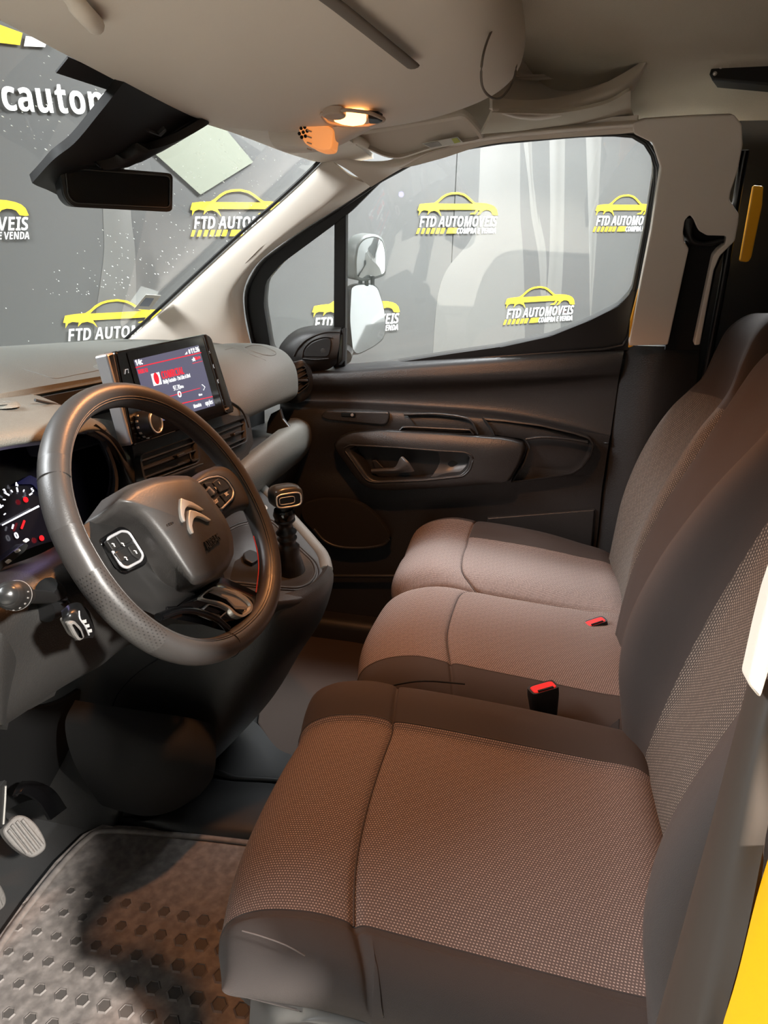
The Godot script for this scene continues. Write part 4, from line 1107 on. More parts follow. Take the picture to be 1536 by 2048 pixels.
	var mouth := part("microphone_cover", mb().slab(soft(pv([Vector3(0.052, 1.2077, 0.0067), Vector3(0.052, 1.2144, 0.0141), Vector3(0.052, 1.2097, 0.0384), Vector3(0.052, 1.1966, 0.0642), Vector3(0.056, 1.1691, 0.0591), Vector3(0.056, 1.168, 0.0412), Vector3(0.056, 1.1776, 0.0158), Vector3(0.052, 1.1924, 0.0074)]), 0.006), Vector3(0.03, 0, 0), 0.003), M.mic_cover_glow, lamp, "microphone cover with a hexagonal cluster of holes, the lamp light on it put in as glow")
	for q in [[0, 0], [7.5, -2], [-7.5, 2], [3, -8], [-4, -6.5], [4, 6.5], [-3, 8]]:
		part("hole", mb().slab(ellipse(facing(Vector3.ZERO, Vector3(-1, 0, 0)), 0.0027, 0.0027, 6), Vector3(0.002, 0, 0)), M.hole, mouth).position = Vector3(0.0512, 1.1934, 0.0143) + Vector3(0, -q[1] * 0.00085, q[0] * 0.00085) - where(mouth)
	for k in 5:
		part("rib", mb().tube(pv([Vector3(0.0515, 1.2045, 0.0208) + Vector3(0, -0.0085 * k, 0), Vector3(0.0515, 1.2022, 0.0281) + Vector3(0, -0.0085 * k, 0)]), 0.0012, 6), M.lamp_body, mouth)
	var lens := mb().slab(soft(pv([Vector3(-0.0268, 1.193, 0.0883), Vector3(-0.0303, 1.193, 0.1056), Vector3(-0.0221, 1.193, 0.1298), Vector3(-0.0025, 1.193, 0.1299), Vector3(0.017, 1.193, 0.121), Vector3(0.0239, 1.193, 0.1023), Vector3(0.0134, 1.193, 0.0883), Vector3(-0.0049, 1.193, 0.0816)]), 0.004), Vector3(0, 0.012, 0), 0.002)
	part("lamp_lens", lens, M.lamp, lamp, "glowing warm lens")
	part("map_light", mb().slab(cr(pv([Vector3(-0.0381, 1.192, 0.0748), Vector3(-0.0525, 1.192, 0.0904), Vector3(-0.0507, 1.192, 0.1058), Vector3(-0.0343, 1.192, 0.1083), Vector3(-0.0191, 1.192, 0.0964), Vector3(-0.0209, 1.192, 0.0805)]), 24, true), Vector3(0, 0.01, 0), 0.002, true), M.lamp_body, lamp, "round reading spot")
	part("lamp_switch", mb().slab(soft(pv([Vector3(-0.0172, 1.194, 0.1351), Vector3(-0.0101, 1.194, 0.1488), Vector3(0.0073, 1.194, 0.152), Vector3(0.0179, 1.194, 0.1428), Vector3(0.0164, 1.194, 0.1288)]), 0.003), Vector3(0, 0.01, 0), 0.002), M.vent, lamp, "lamp switch")
	part("lamp_frame", mb().tube(shift(soft(pv([Vector3(-0.0355, 1.194, 0.0702), Vector3(-0.052, 1.194, 0.1119), Vector3(-0.0326, 1.194, 0.1427), Vector3(0.0078, 1.194, 0.1564), Vector3(0.0396, 1.194, 0.1206), Vector3(0.036, 1.194, 0.0864), Vector3(0.0154, 1.194, 0.0653)]), 0.01), Vector3(0, 0.003, 0)), 0.0025, 6, true), M.lamp_body, lamp)
	var l := SpotLight3D.new()
	l.name = "dome_light"
	l.light_color = Color(1.0, 0.66, 0.4)
	l.light_energy = 0.44
	l.light_size = 0.02
	l.spot_range = 6.0
	l.spot_attenuation = 2.0
	l.spot_angle = 76.0
	l.spot_angle_attenuation = 0.5
	l.shadow_enabled = true
	l.position = Vector3(-0.0201, 1.185, 0.1117)
	l.rotation_degrees = Vector3(-90, 0, 0)
	add_child(l)
	# passenger visor, folded up
	var vis := thing("sun_visor", "beige passenger sun visor folded up, with a white warning label", "sun visor", Vector3(0.45, 1.26, 0.1))
	var vo := soft(pv([Vector3(0.436, 1.2717, -0.0451), Vector3(0.4274, 1.2788, 0.0455), Vector3(0.4149, 1.2893, 0.159), Vector3(0.4081, 1.2949, 0.2154), Vector3(0.4215, 1.2837, 0.231), Vector3(0.4403, 1.2681, 0.2478), Vector3(0.4515, 1.2587, 0.2533), Vector3(0.4564, 1.2547, 0.2351), Vector3(0.4664, 1.2463, 0.1508), Vector3(0.4855, 1.2304, 0.0762), Vector3(0.4813, 1.2339, 0.0447), Vector3(0.4601, 1.2516, -0.0044), Vector3(0.445, 1.2642, -0.0413)]), 0.02)
	part("pad", mb().slab(vo, Vector3(0.012, 0.0145, 0), 0.007), M.beige, vis)
	part("hinge_clip", mb().tube(cr(pv([Vector3(0.4315, 1.265, -0.0373), Vector3(0.4371, 1.2603, -0.0197), Vector3(0.4357, 1.2615, -0.0023), Vector3(0.4412, 1.2569, 0.009), Vector3(0.4468, 1.2523, 0.0162)]), 14), 0.008, 8), M.beige, vis, "visor hinge")
	var lab := part("warning_label", mb().slab(pv([Vector3(0.4529, 1.256, 0.1268), Vector3(0.443, 1.2643, 0.2021), Vector3(0.4527, 1.2562, 0.2114), Vector3(0.4621, 1.2483, 0.1452)]), Vector3(0.0006, 0.0007, 0)), M.paper, vis, "white warning label")
	part("label_print", mb().slab(pv([Vector3(0.4526, 1.255, 0.132), Vector3(0.4487, 1.2582, 0.1612), Vector3(0.4559, 1.2522, 0.1686), Vector3(0.4591, 1.2496, 0.1456)]), Vector3(0.0006, 0.0007, 0)), M.print, lab)
	part("label_print", mb().slab(pv([Vector3(0.4449, 1.2614, 0.1889), Vector3(0.4434, 1.2626, 0.2001), Vector3(0.4505, 1.2567, 0.2066), Vector3(0.4529, 1.2547, 0.1943)]), Vector3(0.0006, 0.0007, 0)), sm(Color(0.75, 0.78, 0.45), 0.6), lab)

# ---------------------------------------------------------------- dashboard
func louvre(called: String, corners: PackedVector3Array, slats: int, parent: Node3D, knob: bool) -> void:
	# corners: top left, top right, bottom right, bottom left of the opening, facing the seats
	var m := (corners[1] - corners[0]).cross(corners[3] - corners[0]).normalized()
	if m.dot(Vector3(-0.9, 0.9, 0.4) - corners[0]) < 0:
		m = -m
	var c := MB.mid(corners)
	var o := even(soft(corners, 0.012), 72)
	var outer := scaled(o, c, 1.1)
	var frame := part(called, mb().hoop(shift(outer, m * 0.004), shift(o, m * 0.003), m * -0.02, 0.3), M.vent, parent, "air vent")
	part("vent_back", mb().slab(shift(o, m * -0.028), m * -0.004), M.hole, frame)
	for k in slats:
		var f := (k + 0.5) / slats
		var a := corners[0].lerp(corners[3], f)
		var b := corners[1].lerp(corners[2], f)
		var dn := (corners[3] - corners[0]).normalized()
		var e := [a + m * 0.001, b + m * 0.001, b - m * 0.016 + dn * 0.005, a - m * 0.016 + dn * 0.005]
		part("slat", mb().slab(pv(e), dn * 0.0026, 0.0008), M.vent, frame)
	if knob:
		var f2 := (int(slats / 2.0) + 0.5) / slats
		var a2 := corners[0].lerp(corners[3], f2).lerp(corners[1].lerp(corners[2], f2), 0.62)
		part("vent_tab", mb().box(facing(a2 + m * 0.004, m), Vector3(0.026, 0.006, 0.01), 0.0015), M.vent, frame, "vent tab")

func dashboard() -> void:
	var d := thing("dashboard", "dark grey grained dashboard across the whole cab with air vents and open shelf", "dashboard", Vector3(0, 0.7, -0.4))
	# top pad under the windscreen
	var pad := net([
		[Vector3(-0.75, 0.815, -0.8), Vector3(-0.4, 0.818, -0.86), Vector3(0, 0.82, -0.88), Vector3(0.4, 0.82, -0.86), Vector3(0.6, 0.822, -0.83), Vector3(0.74, 0.825, -0.8)],
		[Vector3(-0.75, 0.822, -0.7), Vector3(-0.4, 0.826, -0.7), Vector3(0, 0.828, -0.7), Vector3(0.4, 0.83, -0.7), Vector3(0.6, 0.832, -0.7), Vector3(0.72, 0.83, -0.7)],
		[Vector3(-0.75, 0.815, -0.5), Vector3(-0.4, 0.815, -0.5), Vector3(0, 0.818, -0.52), Vector3(0.35, 0.83, -0.52), Vector3(0.6, 0.835, -0.5), Vector3(0.71, 0.83, -0.48)],
		[Vector3(-0.75, 0.803, -0.38), Vector3(-0.4, 0.803, -0.38), Vector3(0.0, 0.803, -0.4), Vector3(0.3, 0.818, -0.42), Vector3(0.6, 0.826, -0.4), Vector3(0.7, 0.815, -0.38)],
		[Vector3(-0.75, 0.8, -0.31), Vector3(-0.4, 0.8, -0.31), Vector3(-0.05, 0.799, -0.335), Vector3(0.2, 0.8, -0.36), Vector3(0.5, 0.81, -0.36), Vector3(0.66, 0.8, -0.34)],
		[Vector3(-0.75, 0.79, -0.325), Vector3(-0.4, 0.79, -0.325), Vector3(-0.05, 0.788, -0.36), Vector3(0.2, 0.78, -0.39), Vector3(0.5, 0.78, -0.39), Vector3(0.66, 0.77, -0.37)]], 46, 40)
	var tp := part("top_pad", mb().shell(pad, 0.012), M.dash, d, "grained top pad")
	part("pad_ridge", mb().tube(cr(pv([Vector3(-0.0179, 0.8142, -0.4855), Vector3(-0.0278, 0.8084, -0.4429), Vector3(-0.0377, 0.8034, -0.4061), Vector3(0.0189, 0.8043, -0.4082), Vector3(0.095, 0.807, -0.4095), Vector3(0.1179, 0.8079, -0.4099)]), 20), 0.001, 6), M.dash, tp)
	part("round_grille", mb().lathe(Transform3D(Basis(), Vector3(-0.3442, 0.8075, -0.249)), PackedVector2Array([Vector2(0, 0.001), Vector2(0.009, 0.001), Vector2(0.011, 0.003), Vector2(0.019, 0.0025), Vector2(0.022, -0.003)]), 32), M.dash, tp, "round sensor ring")
	part("grille_hole", mb().slab(ellipse(Transform3D(Basis(Vector3.RIGHT, -PI / 2), Vector3(-0.3538, 0.8092, -0.2405)), 0.009, 0.009, 20), Vector3(0, -0.0005, 0)), M.vent, tp)
	# instrument hood
	var hood := net([
		[Vector3(-0.76, 0.803, -0.33), Vector3(-0.6, 0.803, -0.33), Vector3(-0.45, 0.804, -0.33), Vector3(-0.2387, 0.802, -0.3095), Vector3(-0.2157, 0.801, -0.3052), Vector3(-0.1963, 0.797, -0.3111)],
		[Vector3(-0.76, 0.81, -0.24), Vector3(-0.6, 0.812, -0.24), Vector3(-0.45, 0.81, -0.25), Vector3(-0.34, 0.803, -0.25), Vector3(-0.2795, 0.799, -0.2188), Vector3(-0.2215, 0.79, -0.2575)],
		[Vector3(-0.76, 0.8, -0.17), Vector3(-0.6, 0.806, -0.165), Vector3(-0.46, 0.803, -0.16), Vector3(-0.37, 0.794, -0.165), Vector3(-0.3, 0.787, -0.178), Vector3(-0.225, 0.772, -0.2)],
		[Vector3(-0.76, 0.782, -0.145), Vector3(-0.6, 0.789, -0.142), Vector3(-0.46, 0.786, -0.14), Vector3(-0.37, 0.776, -0.145), Vector3(-0.3, 0.774, -0.16), Vector3(-0.225, 0.76, -0.185)],
		[Vector3(-0.76, 0.772, -0.16), Vector3(-0.6, 0.779, -0.16), Vector3(-0.46, 0.776, -0.16), Vector3(-0.37, 0.768, -0.165), Vector3(-0.3, 0.766, -0.178), Vector3(-0.23, 0.752, -0.195)]], 40, 30)
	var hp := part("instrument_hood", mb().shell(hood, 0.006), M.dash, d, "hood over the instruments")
	part("hood_seam", mb().tube(cr([Vector3(-0.76, 0.795, -0.157), Vector3(-0.6, 0.801, -0.154), Vector3(-0.46, 0.798, -0.151), Vector3(-0.37, 0.788, -0.156), Vector3(-0.3, 0.774, -0.166)], 24), 0.0015, 6), M.vent, hp)
	# right flank of the instrument bay
	var flank := net([
		pv([Vector3(-0.26, 0.7805, -0.2), Vector3(-0.1961, 0.769, -0.21), Vector3(-0.1393, 0.7507, -0.22), Vector3(-0.1284, 0.7259, -0.21)]),
		pv([Vector3(-0.276, 0.7746, -0.18), Vector3(-0.2191, 0.7565, -0.19), Vector3(-0.1808, 0.7291, -0.19), Vector3(-0.1573, 0.7056, -0.185)]),
		pv([Vector3(-0.2771, 0.7687, -0.17), Vector3(-0.2315, 0.7431, -0.175), Vector3(-0.1999, 0.7038, -0.175), Vector3(-0.1668, 0.6732, -0.175)]),
		pv([Vector3(-0.2309, 0.752, -0.2), Vector3(-0.1875, 0.7183, -0.2), Vector3(-0.1868, 0.6767, -0.19), Vector3(-0.1662, 0.6337, -0.17)]),
		pv([Vector3(-0.1742, 0.7313, -0.25), Vector3(-0.12, 0.6973, -0.25), Vector3(-0.1262, 0.6248, -0.24), Vector3(-0.1656, 0.5899, -0.2)])], 22, 18)
	part("bay_flank", mb().shell(flank, 0.01), M.dash_low, d)
	part("bay_ring", mb().tube(cr(pv([Vector3(-0.3042, 0.8086, -0.2317), Vector3(-0.2464, 0.7895, -0.2246), Vector3(-0.2215, 0.7639, -0.215), Vector3(-0.2075, 0.7258, -0.2008), Vector3(-0.2234, 0.6857, -0.1859), Vector3(-0.2662, 0.6535, -0.1739), Vector3(-0.3096, 0.6312, -0.1656), Vector3(-0.3587, 0.6201, -0.1615)]), 40), 0.0022, 6), M.vent, d)
	part("bay_wall", mb().shell(net([
		pv([Vector3(-0.2928, 0.7894, -0.1978), Vector3(-0.2627, 0.7799, -0.1943), Vector3(-0.2357, 0.7539, -0.1846), Vector3(-0.2379, 0.6983, -0.1639), Vector3(-0.2777, 0.659, -0.1493), Vector3(-0.3302, 0.6335, -0.1398), Vector3(-0.3935, 0.6221, -0.1355)]),
		pv([Vector3(-0.2041, 0.768, -0.2699), Vector3(-0.1728, 0.7561, -0.2655), Vector3(-0.1467, 0.7292, -0.2554), Vector3(-0.1476, 0.6719, -0.2341), Vector3(-0.1895, 0.6309, -0.2188), Vector3(-0.2456, 0.6033, -0.2085), Vector3(-0.3072, 0.5887, -0.2031)])], 30, 6), 0.004), M.hole, d)
	# dark well in front of the screen
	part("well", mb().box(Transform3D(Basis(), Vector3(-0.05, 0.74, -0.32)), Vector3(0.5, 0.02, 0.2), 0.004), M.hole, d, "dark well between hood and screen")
	part("dash_end", mb().box(Transform3D(Basis(), Vector3(-0.665, 0.62, -0.34)), Vector3(0.18, 0.31, 0.26), 0.03), M.dash_low, d, "outer end of the dashboard")
	part("well_shade", mb().slab(pv([Vector3(-0.225, 0.797, -0.3), Vector3(0.1, 0.796, -0.322), Vector3(0.1, 0.745, -0.322), Vector3(-0.225, 0.745, -0.3)]), Vector3(0, 0, -0.004)), M.hole, d)  # dark plate added to blacken the slot, its shade put into the colour
	part("core", mb().box(Transform3D(Basis(), Vector3(0.0, 0.63, -0.5)), Vector3(1.44, 0.3, 0.34), 0.02), M.hole, d)
	# passenger-side roll
	var roll := []
	for x in [0.085, 0.12, 0.25, 0.4, 0.53, 0.588, 0.602]:
		var e := smoothstep(0.2, 0.55, x)
		var row := PackedVector3Array()
		var pa := [[0.79, -0.5], [0.812, -0.44], [0.823, -0.385], [0.814, -0.32], [0.798, -0.27], [0.772, -0.228], [0.74, -0.204], [0.71, -0.2], [0.69, -0.215], [0.68, -0.25], [0.678, -0.34]]
		var pb := [[0.79, -0.5], [0.82, -0.44], [0.834, -0.385], [0.838, -0.32], [0.835, -0.268], [0.82, -0.226], [0.788, -0.2], [0.745, -0.192], [0.71, -0.2], [0.69, -0.25], [0.68, -0.34]]
		for i in pa.size():
			row.append(Vector3(x, lerpf(pa[i][0], pb[i][0], e) - (0.03 if x < 0.1 else 0.0) - (0.006 if x > 0.595 else 0.0), lerpf(pa[i][1], pb[i][1], e) - (0.01 if x > 0.595 else 0.0)))
		roll.append(row)
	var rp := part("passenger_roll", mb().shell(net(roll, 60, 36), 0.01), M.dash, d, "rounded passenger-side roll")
	part("roll_crease", mb().tube(cr(pv([Vector3(0.4278, 0.8302, -0.3105), Vector3(0.4634, 0.833, -0.3082), Vector3(0.453, 0.8299, -0.2847), Vector3(0.4449, 0.8244, -0.2626), Vector3(0.4458, 0.8183, -0.2445), Vector3(0.4593, 0.8081, -0.2232)]), 16), 0.0009, 6), M.dash, rp)
	part("cup_recess", mb().slab(cr(pv([Vector3(0.4637, 0.8175, -0.2372), Vector3(0.4842, 0.8329, -0.2834), Vector3(0.519, 0.8359, -0.2818), Vector3(0.5259, 0.8339, -0.2654), Vector3(0.5263, 0.8277, -0.2424), Vector3(0.5247, 0.8212, -0.2291), Vector3(0.5015, 0.819, -0.23), Vector3(0.4843, 0.8219, -0.2407), Vector3(0.4724, 0.8275, -0.2619)]), 32, true), Vector3(0, -0.004, 0), 0.001, true), M.dash_low, rp, "small oval recess")
	part("recess_rim", mb().tube(cr(pv([Vector3(0.4819, 0.8329, -0.2861), Vector3(0.5264, 0.8366, -0.2849), Vector3(0.5399, 0.8354, -0.2686), Vector3(0.5351, 0.8284, -0.2421), Vector3(0.533, 0.8208, -0.2272), Vector3(0.5027, 0.8167, -0.2267), Vector3(0.4773, 0.8201, -0.239), Vector3(0.4697, 0.8276, -0.2633)]), 40, true), 0.0018, 6, true), M.dash, rp)
	# right end with its vent
	var endp := net([
		pv([Vector3(0.63, 0.8116, -0.2547), Vector3(0.622, 0.7957, -0.2275), Vector3(0.625, 0.7966, -0.2016), Vector3(0.65, 0.7881, -0.1834)]),
		pv([Vector3(0.625, 0.7745, -0.2452), Vector3(0.615, 0.7763, -0.2251), Vector3(0.622, 0.7923, -0.1898), Vector3(0.65, 0.7669, -0.1753)]),
		pv([Vector3(0.625, 0.7366, -0.2403), Vector3(0.615, 0.7161, -0.2123), Vector3(0.625, 0.7058, -0.1915), Vector3(0.65, 0.7323, -0.174)]),
		pv([Vector3(0.67, 0.6881, -0.2723), Vector3(0.66, 0.6831, -0.2403), Vector3(0.66, 0.686, -0.2123), Vector3(0.67, 0.6992, -0.1906)])], 16, 16)
	part("end_cheek", mb().shell(endp, 0.01), M.dash_low, d)
	louvre("side_vent", pv([Vector3(0.606, 0.77, -0.2138), Vector3(0.616, 0.7869, -0.1824), Vector3(0.616, 0.741, -0.1706), Vector3(0.606, 0.7151, -0.2009)]), 4, d, true)
	# centre stack face below the screen
	var face := net([
		pv([Vector3(-0.1712, 0.7309, -0.1826), Vector3(-0.0654, 0.728, -0.1872), Vector3(0.0676, 0.7246, -0.1932), Vector3(0.1836, 0.7235, -0.1989), Vector3(0.265, 0.7182, -0.2015), Vector3(0.2982, 0.7031, -0.1985)]),
		pv([Vector3(-0.1703, 0.7186, -0.1809), Vector3(-0.0694, 0.7171, -0.1857), Vector3(0.0632, 0.7135, -0.1915), Vector3(0.189, 0.7089, -0.1967), Vector3(0.2719, 0.7005, -0.1984), Vector3(0.2926, 0.6741, -0.1912)]),
		pv([Vector3(-0.1718, 0.6975, -0.1783), Vector3(-0.081, 0.6904, -0.1809), Vector3(0.0445, 0.6786, -0.1837), Vector3(0.1624, 0.6658, -0.1859), Vector3(0.2521, 0.6597, -0.1887), Vector3(0.2889, 0.6478, -0.1869)]),
		pv([Vector3(-0.1756, 0.6637, -0.1737), Vector3(-0.0944, 0.6561, -0.1756), Vector3(0.0281, 0.6409, -0.1773), Vector3(0.1498, 0.6334, -0.1813), Vector3(0.2175, 0.6347, -0.1853), Vector3(0.2747, 0.634, -0.1881)]),
		pv([Vector3(-0.1439, 0.6188, -0.176), Vector3(-0.0824, 0.6102, -0.1765), Vector3(0.0205, 0.5915, -0.176), Vector3(0.1291, 0.5827, -0.1789), Vector3(0.1866, 0.589, -0.1839), Vector3(0.2567, 0.6046, -0.1925)])], 36, 24)
	part("stack_face", mb().shell(face, 0.012), M.dash_low, d)
	louvre("centre_vent", shift(pv([Vector3(-0.1631, 0.7099, -0.1743), Vector3(0.0233, 0.7062, -0.1829), Vector3(0.0021, 0.6663, -0.1692), Vector3(-0.1733, 0.6742, -0.1625)]), Vector3.ZERO), 3, d, true)
	louvre("centre_vent", shift(pv([Vector3(0.0957, 0.7048, -0.1863), Vector3(0.2576, 0.7029, -0.1942), Vector3(0.2323, 0.6617, -0.1799), Vector3(0.0851, 0.664, -0.1729)]), Vector3.ZERO), 3, d, true)
	part("stack_seam", mb().tube(cr(pv([Vector3(-0.0189, 0.6865, -0.1703), Vector3(-0.0197, 0.6729, -0.166), Vector3(0.0035, 0.6716, -0.1668)]), 10), 0.002, 6), M.vent, d)
	part("stack_rail", mb().tube(cr(pv([Vector3(-0.1352, 0.667, -0.1601), Vector3(-0.0506, 0.6624, -0.1631), Vector3(0.0155, 0.6602, -0.1659)]), 10), 0.003, 8), M.vent, d)
	part("stack_arc", mb().tube(cr(pv([Vector3(0.2123, 0.7446, -0.2008), Vector3(0.2467, 0.7282, -0.1974), Vector3(0.2633, 0.7085, -0.1921), Vector3(0.265, 0.6844, -0.1846)]), 16), 0.002, 6), M.vent, d)
	# open shelf and its rounded lower lip
	part("shelf_floor", mb().shell(net([
		pv([Vector3(0.7864, 0.62, -0.4581), Vector3(1.1247, 0.62, -0.5039), Vector3(1.301, 0.62, -0.4419)]),
		pv([Vector3(0.3383, 0.618, -0.2404), Vector3(0.5352, 0.618, -0.2479), Vector3(0.7796, 0.618, -0.2706)]),
		pv([Vector3(0.2324, 0.615, -0.1949), Vector3(0.404, 0.615, -0.1888), Vector3(0.6421, 0.615, -0.2205)])], 12, 10), 0.01), M.dash_low, d, "open shelf floor")
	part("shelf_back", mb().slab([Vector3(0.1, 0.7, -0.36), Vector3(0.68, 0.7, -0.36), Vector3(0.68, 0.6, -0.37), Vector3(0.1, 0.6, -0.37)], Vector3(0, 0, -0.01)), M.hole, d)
	part("shelf_web", mb().slab(pv([Vector3(0.52, 0.6736, -0.2393), Vector3(0.52, 0.6875, -0.2141), Vector3(0.52, 0.6633, -0.2067), Vector3(0.52, 0.6397, -0.1861), Vector3(0.52, 0.6203, -0.2153), Vector3(0.52, 0.6253, -0.2523), Vector3(0.52, 0.6519, -0.249)]), Vector3(0.01, 0, 0), 0.003), M.vent, d, "upright web in the shelf")
	var lip := []
	for q in [[Vector3(0.1089, 0.6031, -0.1633), 0.0], [Vector3(0.2175, 0.6146, -0.1726), 0.0], [Vector3(0.3808, 0.6278, -0.1854), 0.0], [Vector3(0.567, 0.6415, -0.1995), 0.0]]:
		pass
	var lipnet := net([
		pv([Vector3(0.1524, 0.6009, -0.2), Vector3(0.2489, 0.6187, -0.2), Vector3(0.4421, 0.634, -0.21), Vector3(0.6577, 0.6408, -0.24), Vector3(0.7623, 0.6387, -0.3), Vector3(0.8655, 0.6433, -0.33)]),
		pv([Vector3(0.1238, 0.61, -0.17), Vector3(0.22, 0.6269, -0.17), Vector3(0.3921, 0.6427, -0.175), Vector3(0.6169, 0.6441, -0.2), Vector3(0.7811, 0.6372, -0.28), Vector3(0.8738, 0.6423, -0.33)]),
		pv([Vector3(0.1246, 0.601, -0.155), Vector3(0.2281, 0.6158, -0.155), Vector3(0.4033, 0.6301, -0.16), Vector3(0.6527, 0.6263, -0.185), Vector3(0.7611, 0.6283, -0.24), Vector3(0.8455, 0.6412, -0.31)]),
		pv([Vector3(0.1506, 0.5773, -0.155), Vector3(0.2749, 0.5871, -0.155), Vector3(0.4482, 0.5966, -0.16), Vector3(0.6729, 0.5878, -0.185), Vector3(0.7717, 0.6081, -0.22), Vector3(0.8759, 0.6174, -0.29)]),
		pv([Vector3(0.2124, 0.5405, -0.175), Vector3(0.3391, 0.5513, -0.175), Vector3(0.5152, 0.5604, -0.18), Vector3(0.6955, 0.5522, -0.2), Vector3(0.8209, 0.555, -0.24), Vector3(0.9488, 0.5753, -0.3)]),
		pv([Vector3(0.3161, 0.4947, -0.22), Vector3(0.4473, 0.5068, -0.22), Vector3(0.5998, 0.5155, -0.22), Vector3(0.7588, 0.5109, -0.24), Vector3(0.8905, 0.5089, -0.28), Vector3(0.9862, 0.5362, -0.32)])], 50, 30)
	part("glovebox_lip", mb().shell(lipnet, 0.012), M.dash, d, "grained rounded lip below the shelf")
	part("glovebox_face", mb().shell(net([
		pv([Vector3(0.2632, 0.517, -0.21), Vector3(0.4234, 0.5209, -0.21), Vector3(0.5882, 0.5296, -0.21), Vector3(0.7448, 0.5341, -0.22)]),
		pv([Vector3(0.4479, 0.4175, -0.27), Vector3(0.6075, 0.4127, -0.27), Vector3(0.7718, 0.4058, -0.27), Vector3(0.9169, 0.4004, -0.28)]),
		pv([Vector3(0.7129, 0.2061, -0.36), Vector3(0.8738, 0.1823, -0.36), Vector3(1.0612, 0.1545, -0.36), Vector3(1.2076, 0.1441, -0.37)])], 16, 14), 0.01), M.black, d, "dark glovebox face")
	# lower panel and column cover on the driver's side
	var low := net([
		pv([Vector3(-0.4753, 0.6339, -0.19), Vector3(-0.3986, 0.6308, -0.18), Vector3(-0.3418, 0.6317, -0.18), Vector3(-0.2802, 0.636, -0.17), Vector3(-0.2235, 0.6512, -0.15), Vector3(-0.1563, 0.6578, -0.14)]),
		pv([Vector3(-0.5694, 0.6648, -0.1), Vector3(-0.5057, 0.6628, -0.09), Vector3(-0.4493, 0.6598, -0.09), Vector3(-0.399, 0.6559, -0.08), Vector3(-0.3284, 0.6537, -0.07), Vector3(-0.225, 0.644, -0.07)]),
		pv([Vector3(-0.6148, 0.6591, -0.06), Vector3(-0.5458, 0.6467, -0.06), Vector3(-0.491, 0.6441, -0.055), Vector3(-0.4276, 0.6319, -0.05), Vector3(-0.3316, 0.609, -0.05), Vector3(-0.1781, 0.5688, -0.05)]),
		pv([Vector3(-0.6239, 0.6087, -0.06), Vector3(-0.5614, 0.5966, -0.06), Vector3(-0.5078, 0.5904, -0.055), Vector3(-0.4278, 0.5775, -0.055), Vector3(-0.3173, 0.553, -0.055), Vector3(-0.1388, 0.5034, -0.055)]),
		pv([Vector3(-0.6237, 0.5484, -0.07), Vector3(-0.5919, 0.5411, -0.07), Vector3(-0.5145, 0.5358, -0.07), Vector3(-0.4501, 0.5277, -0.07), Vector3(-0.38, 0.5253, -0.07), Vector3(-0.1627, 0.4856, -0.07)]),
		pv([Vector3(-0.5764, 0.5038, -0.12), Vector3(-0.5387, 0.4939, -0.12), Vector3(-0.4526, 0.4873, -0.12), Vector3(-0.3769, 0.4763, -0.12), Vector3(-0.2982, 0.4721, -0.12), Vector3(-0.0588, 0.4257, -0.12)])], 40, 36)
	part("lower_panel", mb().shell(low, 0.01), M.dash_low, d, "smooth panel round the steering column")
	part("panel_seam", mb().tube(cr(pv([Vector3(-0.4941, 0.6537, -0.082), Vector3(-0.5146, 0.648, -0.055), Vector3(-0.5118, 0.6337, -0.047)]), 8), 0.001, 5), M.hole, d)
	part("switch_strip", mb().slab(soft(pv([Vector3(-0.4914, 0.6494, -0.16), Vector3(-0.4741, 0.6536, -0.1616), Vector3(-0.4302, 0.6606, -0.1642), Vector3(-0.4262, 0.6563, -0.1626), Vector3(-0.4342, 0.6517, -0.1609), Vector3(-0.4799, 0.6441, -0.1581), Vector3(-0.4964, 0.6411, -0.1569)]), 0.003), Vector3(0, -0.003, -0.012), 0.001), M.black, d, "row of small warning symbols")
	for k in 3:
		part("column_key", mb().slab(soft(shift(pv([Vector3(-0.4691, 0.6509, -0.1584), Vector3(-0.4623, 0.652, -0.1589), Vector3(-0.4609, 0.6492, -0.1578), Vector3(-0.4678, 0.6481, -0.1574)]), Vector3(0.0155 * k, 0.0075 * k, 0)), 0.001), Vector3(0, 0, -0.002)), M.key, d)
	# knee bolster at the far left and the dark gap under the panel
	part("knee_cover", mb().shell(net([
		pv([Vector3(-0.6202, 0.6581, -0.05), Vector3(-0.6128, 0.6471, -0.04), Vector3(-0.5911, 0.6134, -0.05), Vector3(-0.5595, 0.5729, -0.08)]),
		pv([Vector3(-0.6284, 0.6128, -0.05), Vector3(-0.6142, 0.6058, -0.045), Vector3(-0.5904, 0.5794, -0.06), Vector3(-0.5555, 0.5431, -0.09)]),
		pv([Vector3(-0.6181, 0.5458, -0.07), Vector3(-0.6102, 0.5479, -0.06), Vector3(-0.5942, 0.5358, -0.07), Vector3(-0.5619, 0.5038, -0.1)])], 12, 12), 0.01), M.dash_low, d)
	part("panel_clip", mb().slab(pv([Vector3(-0.5136, 0.4977, -0.12), Vector3(-0.4555, 0.4916, -0.12), Vector3(-0.4524, 0.4746, -0.13), Vector3(-0.4945, 0.4811, -0.13)]), Vector3(0, 0, -0.01), 0.002), M.dash_low, d)

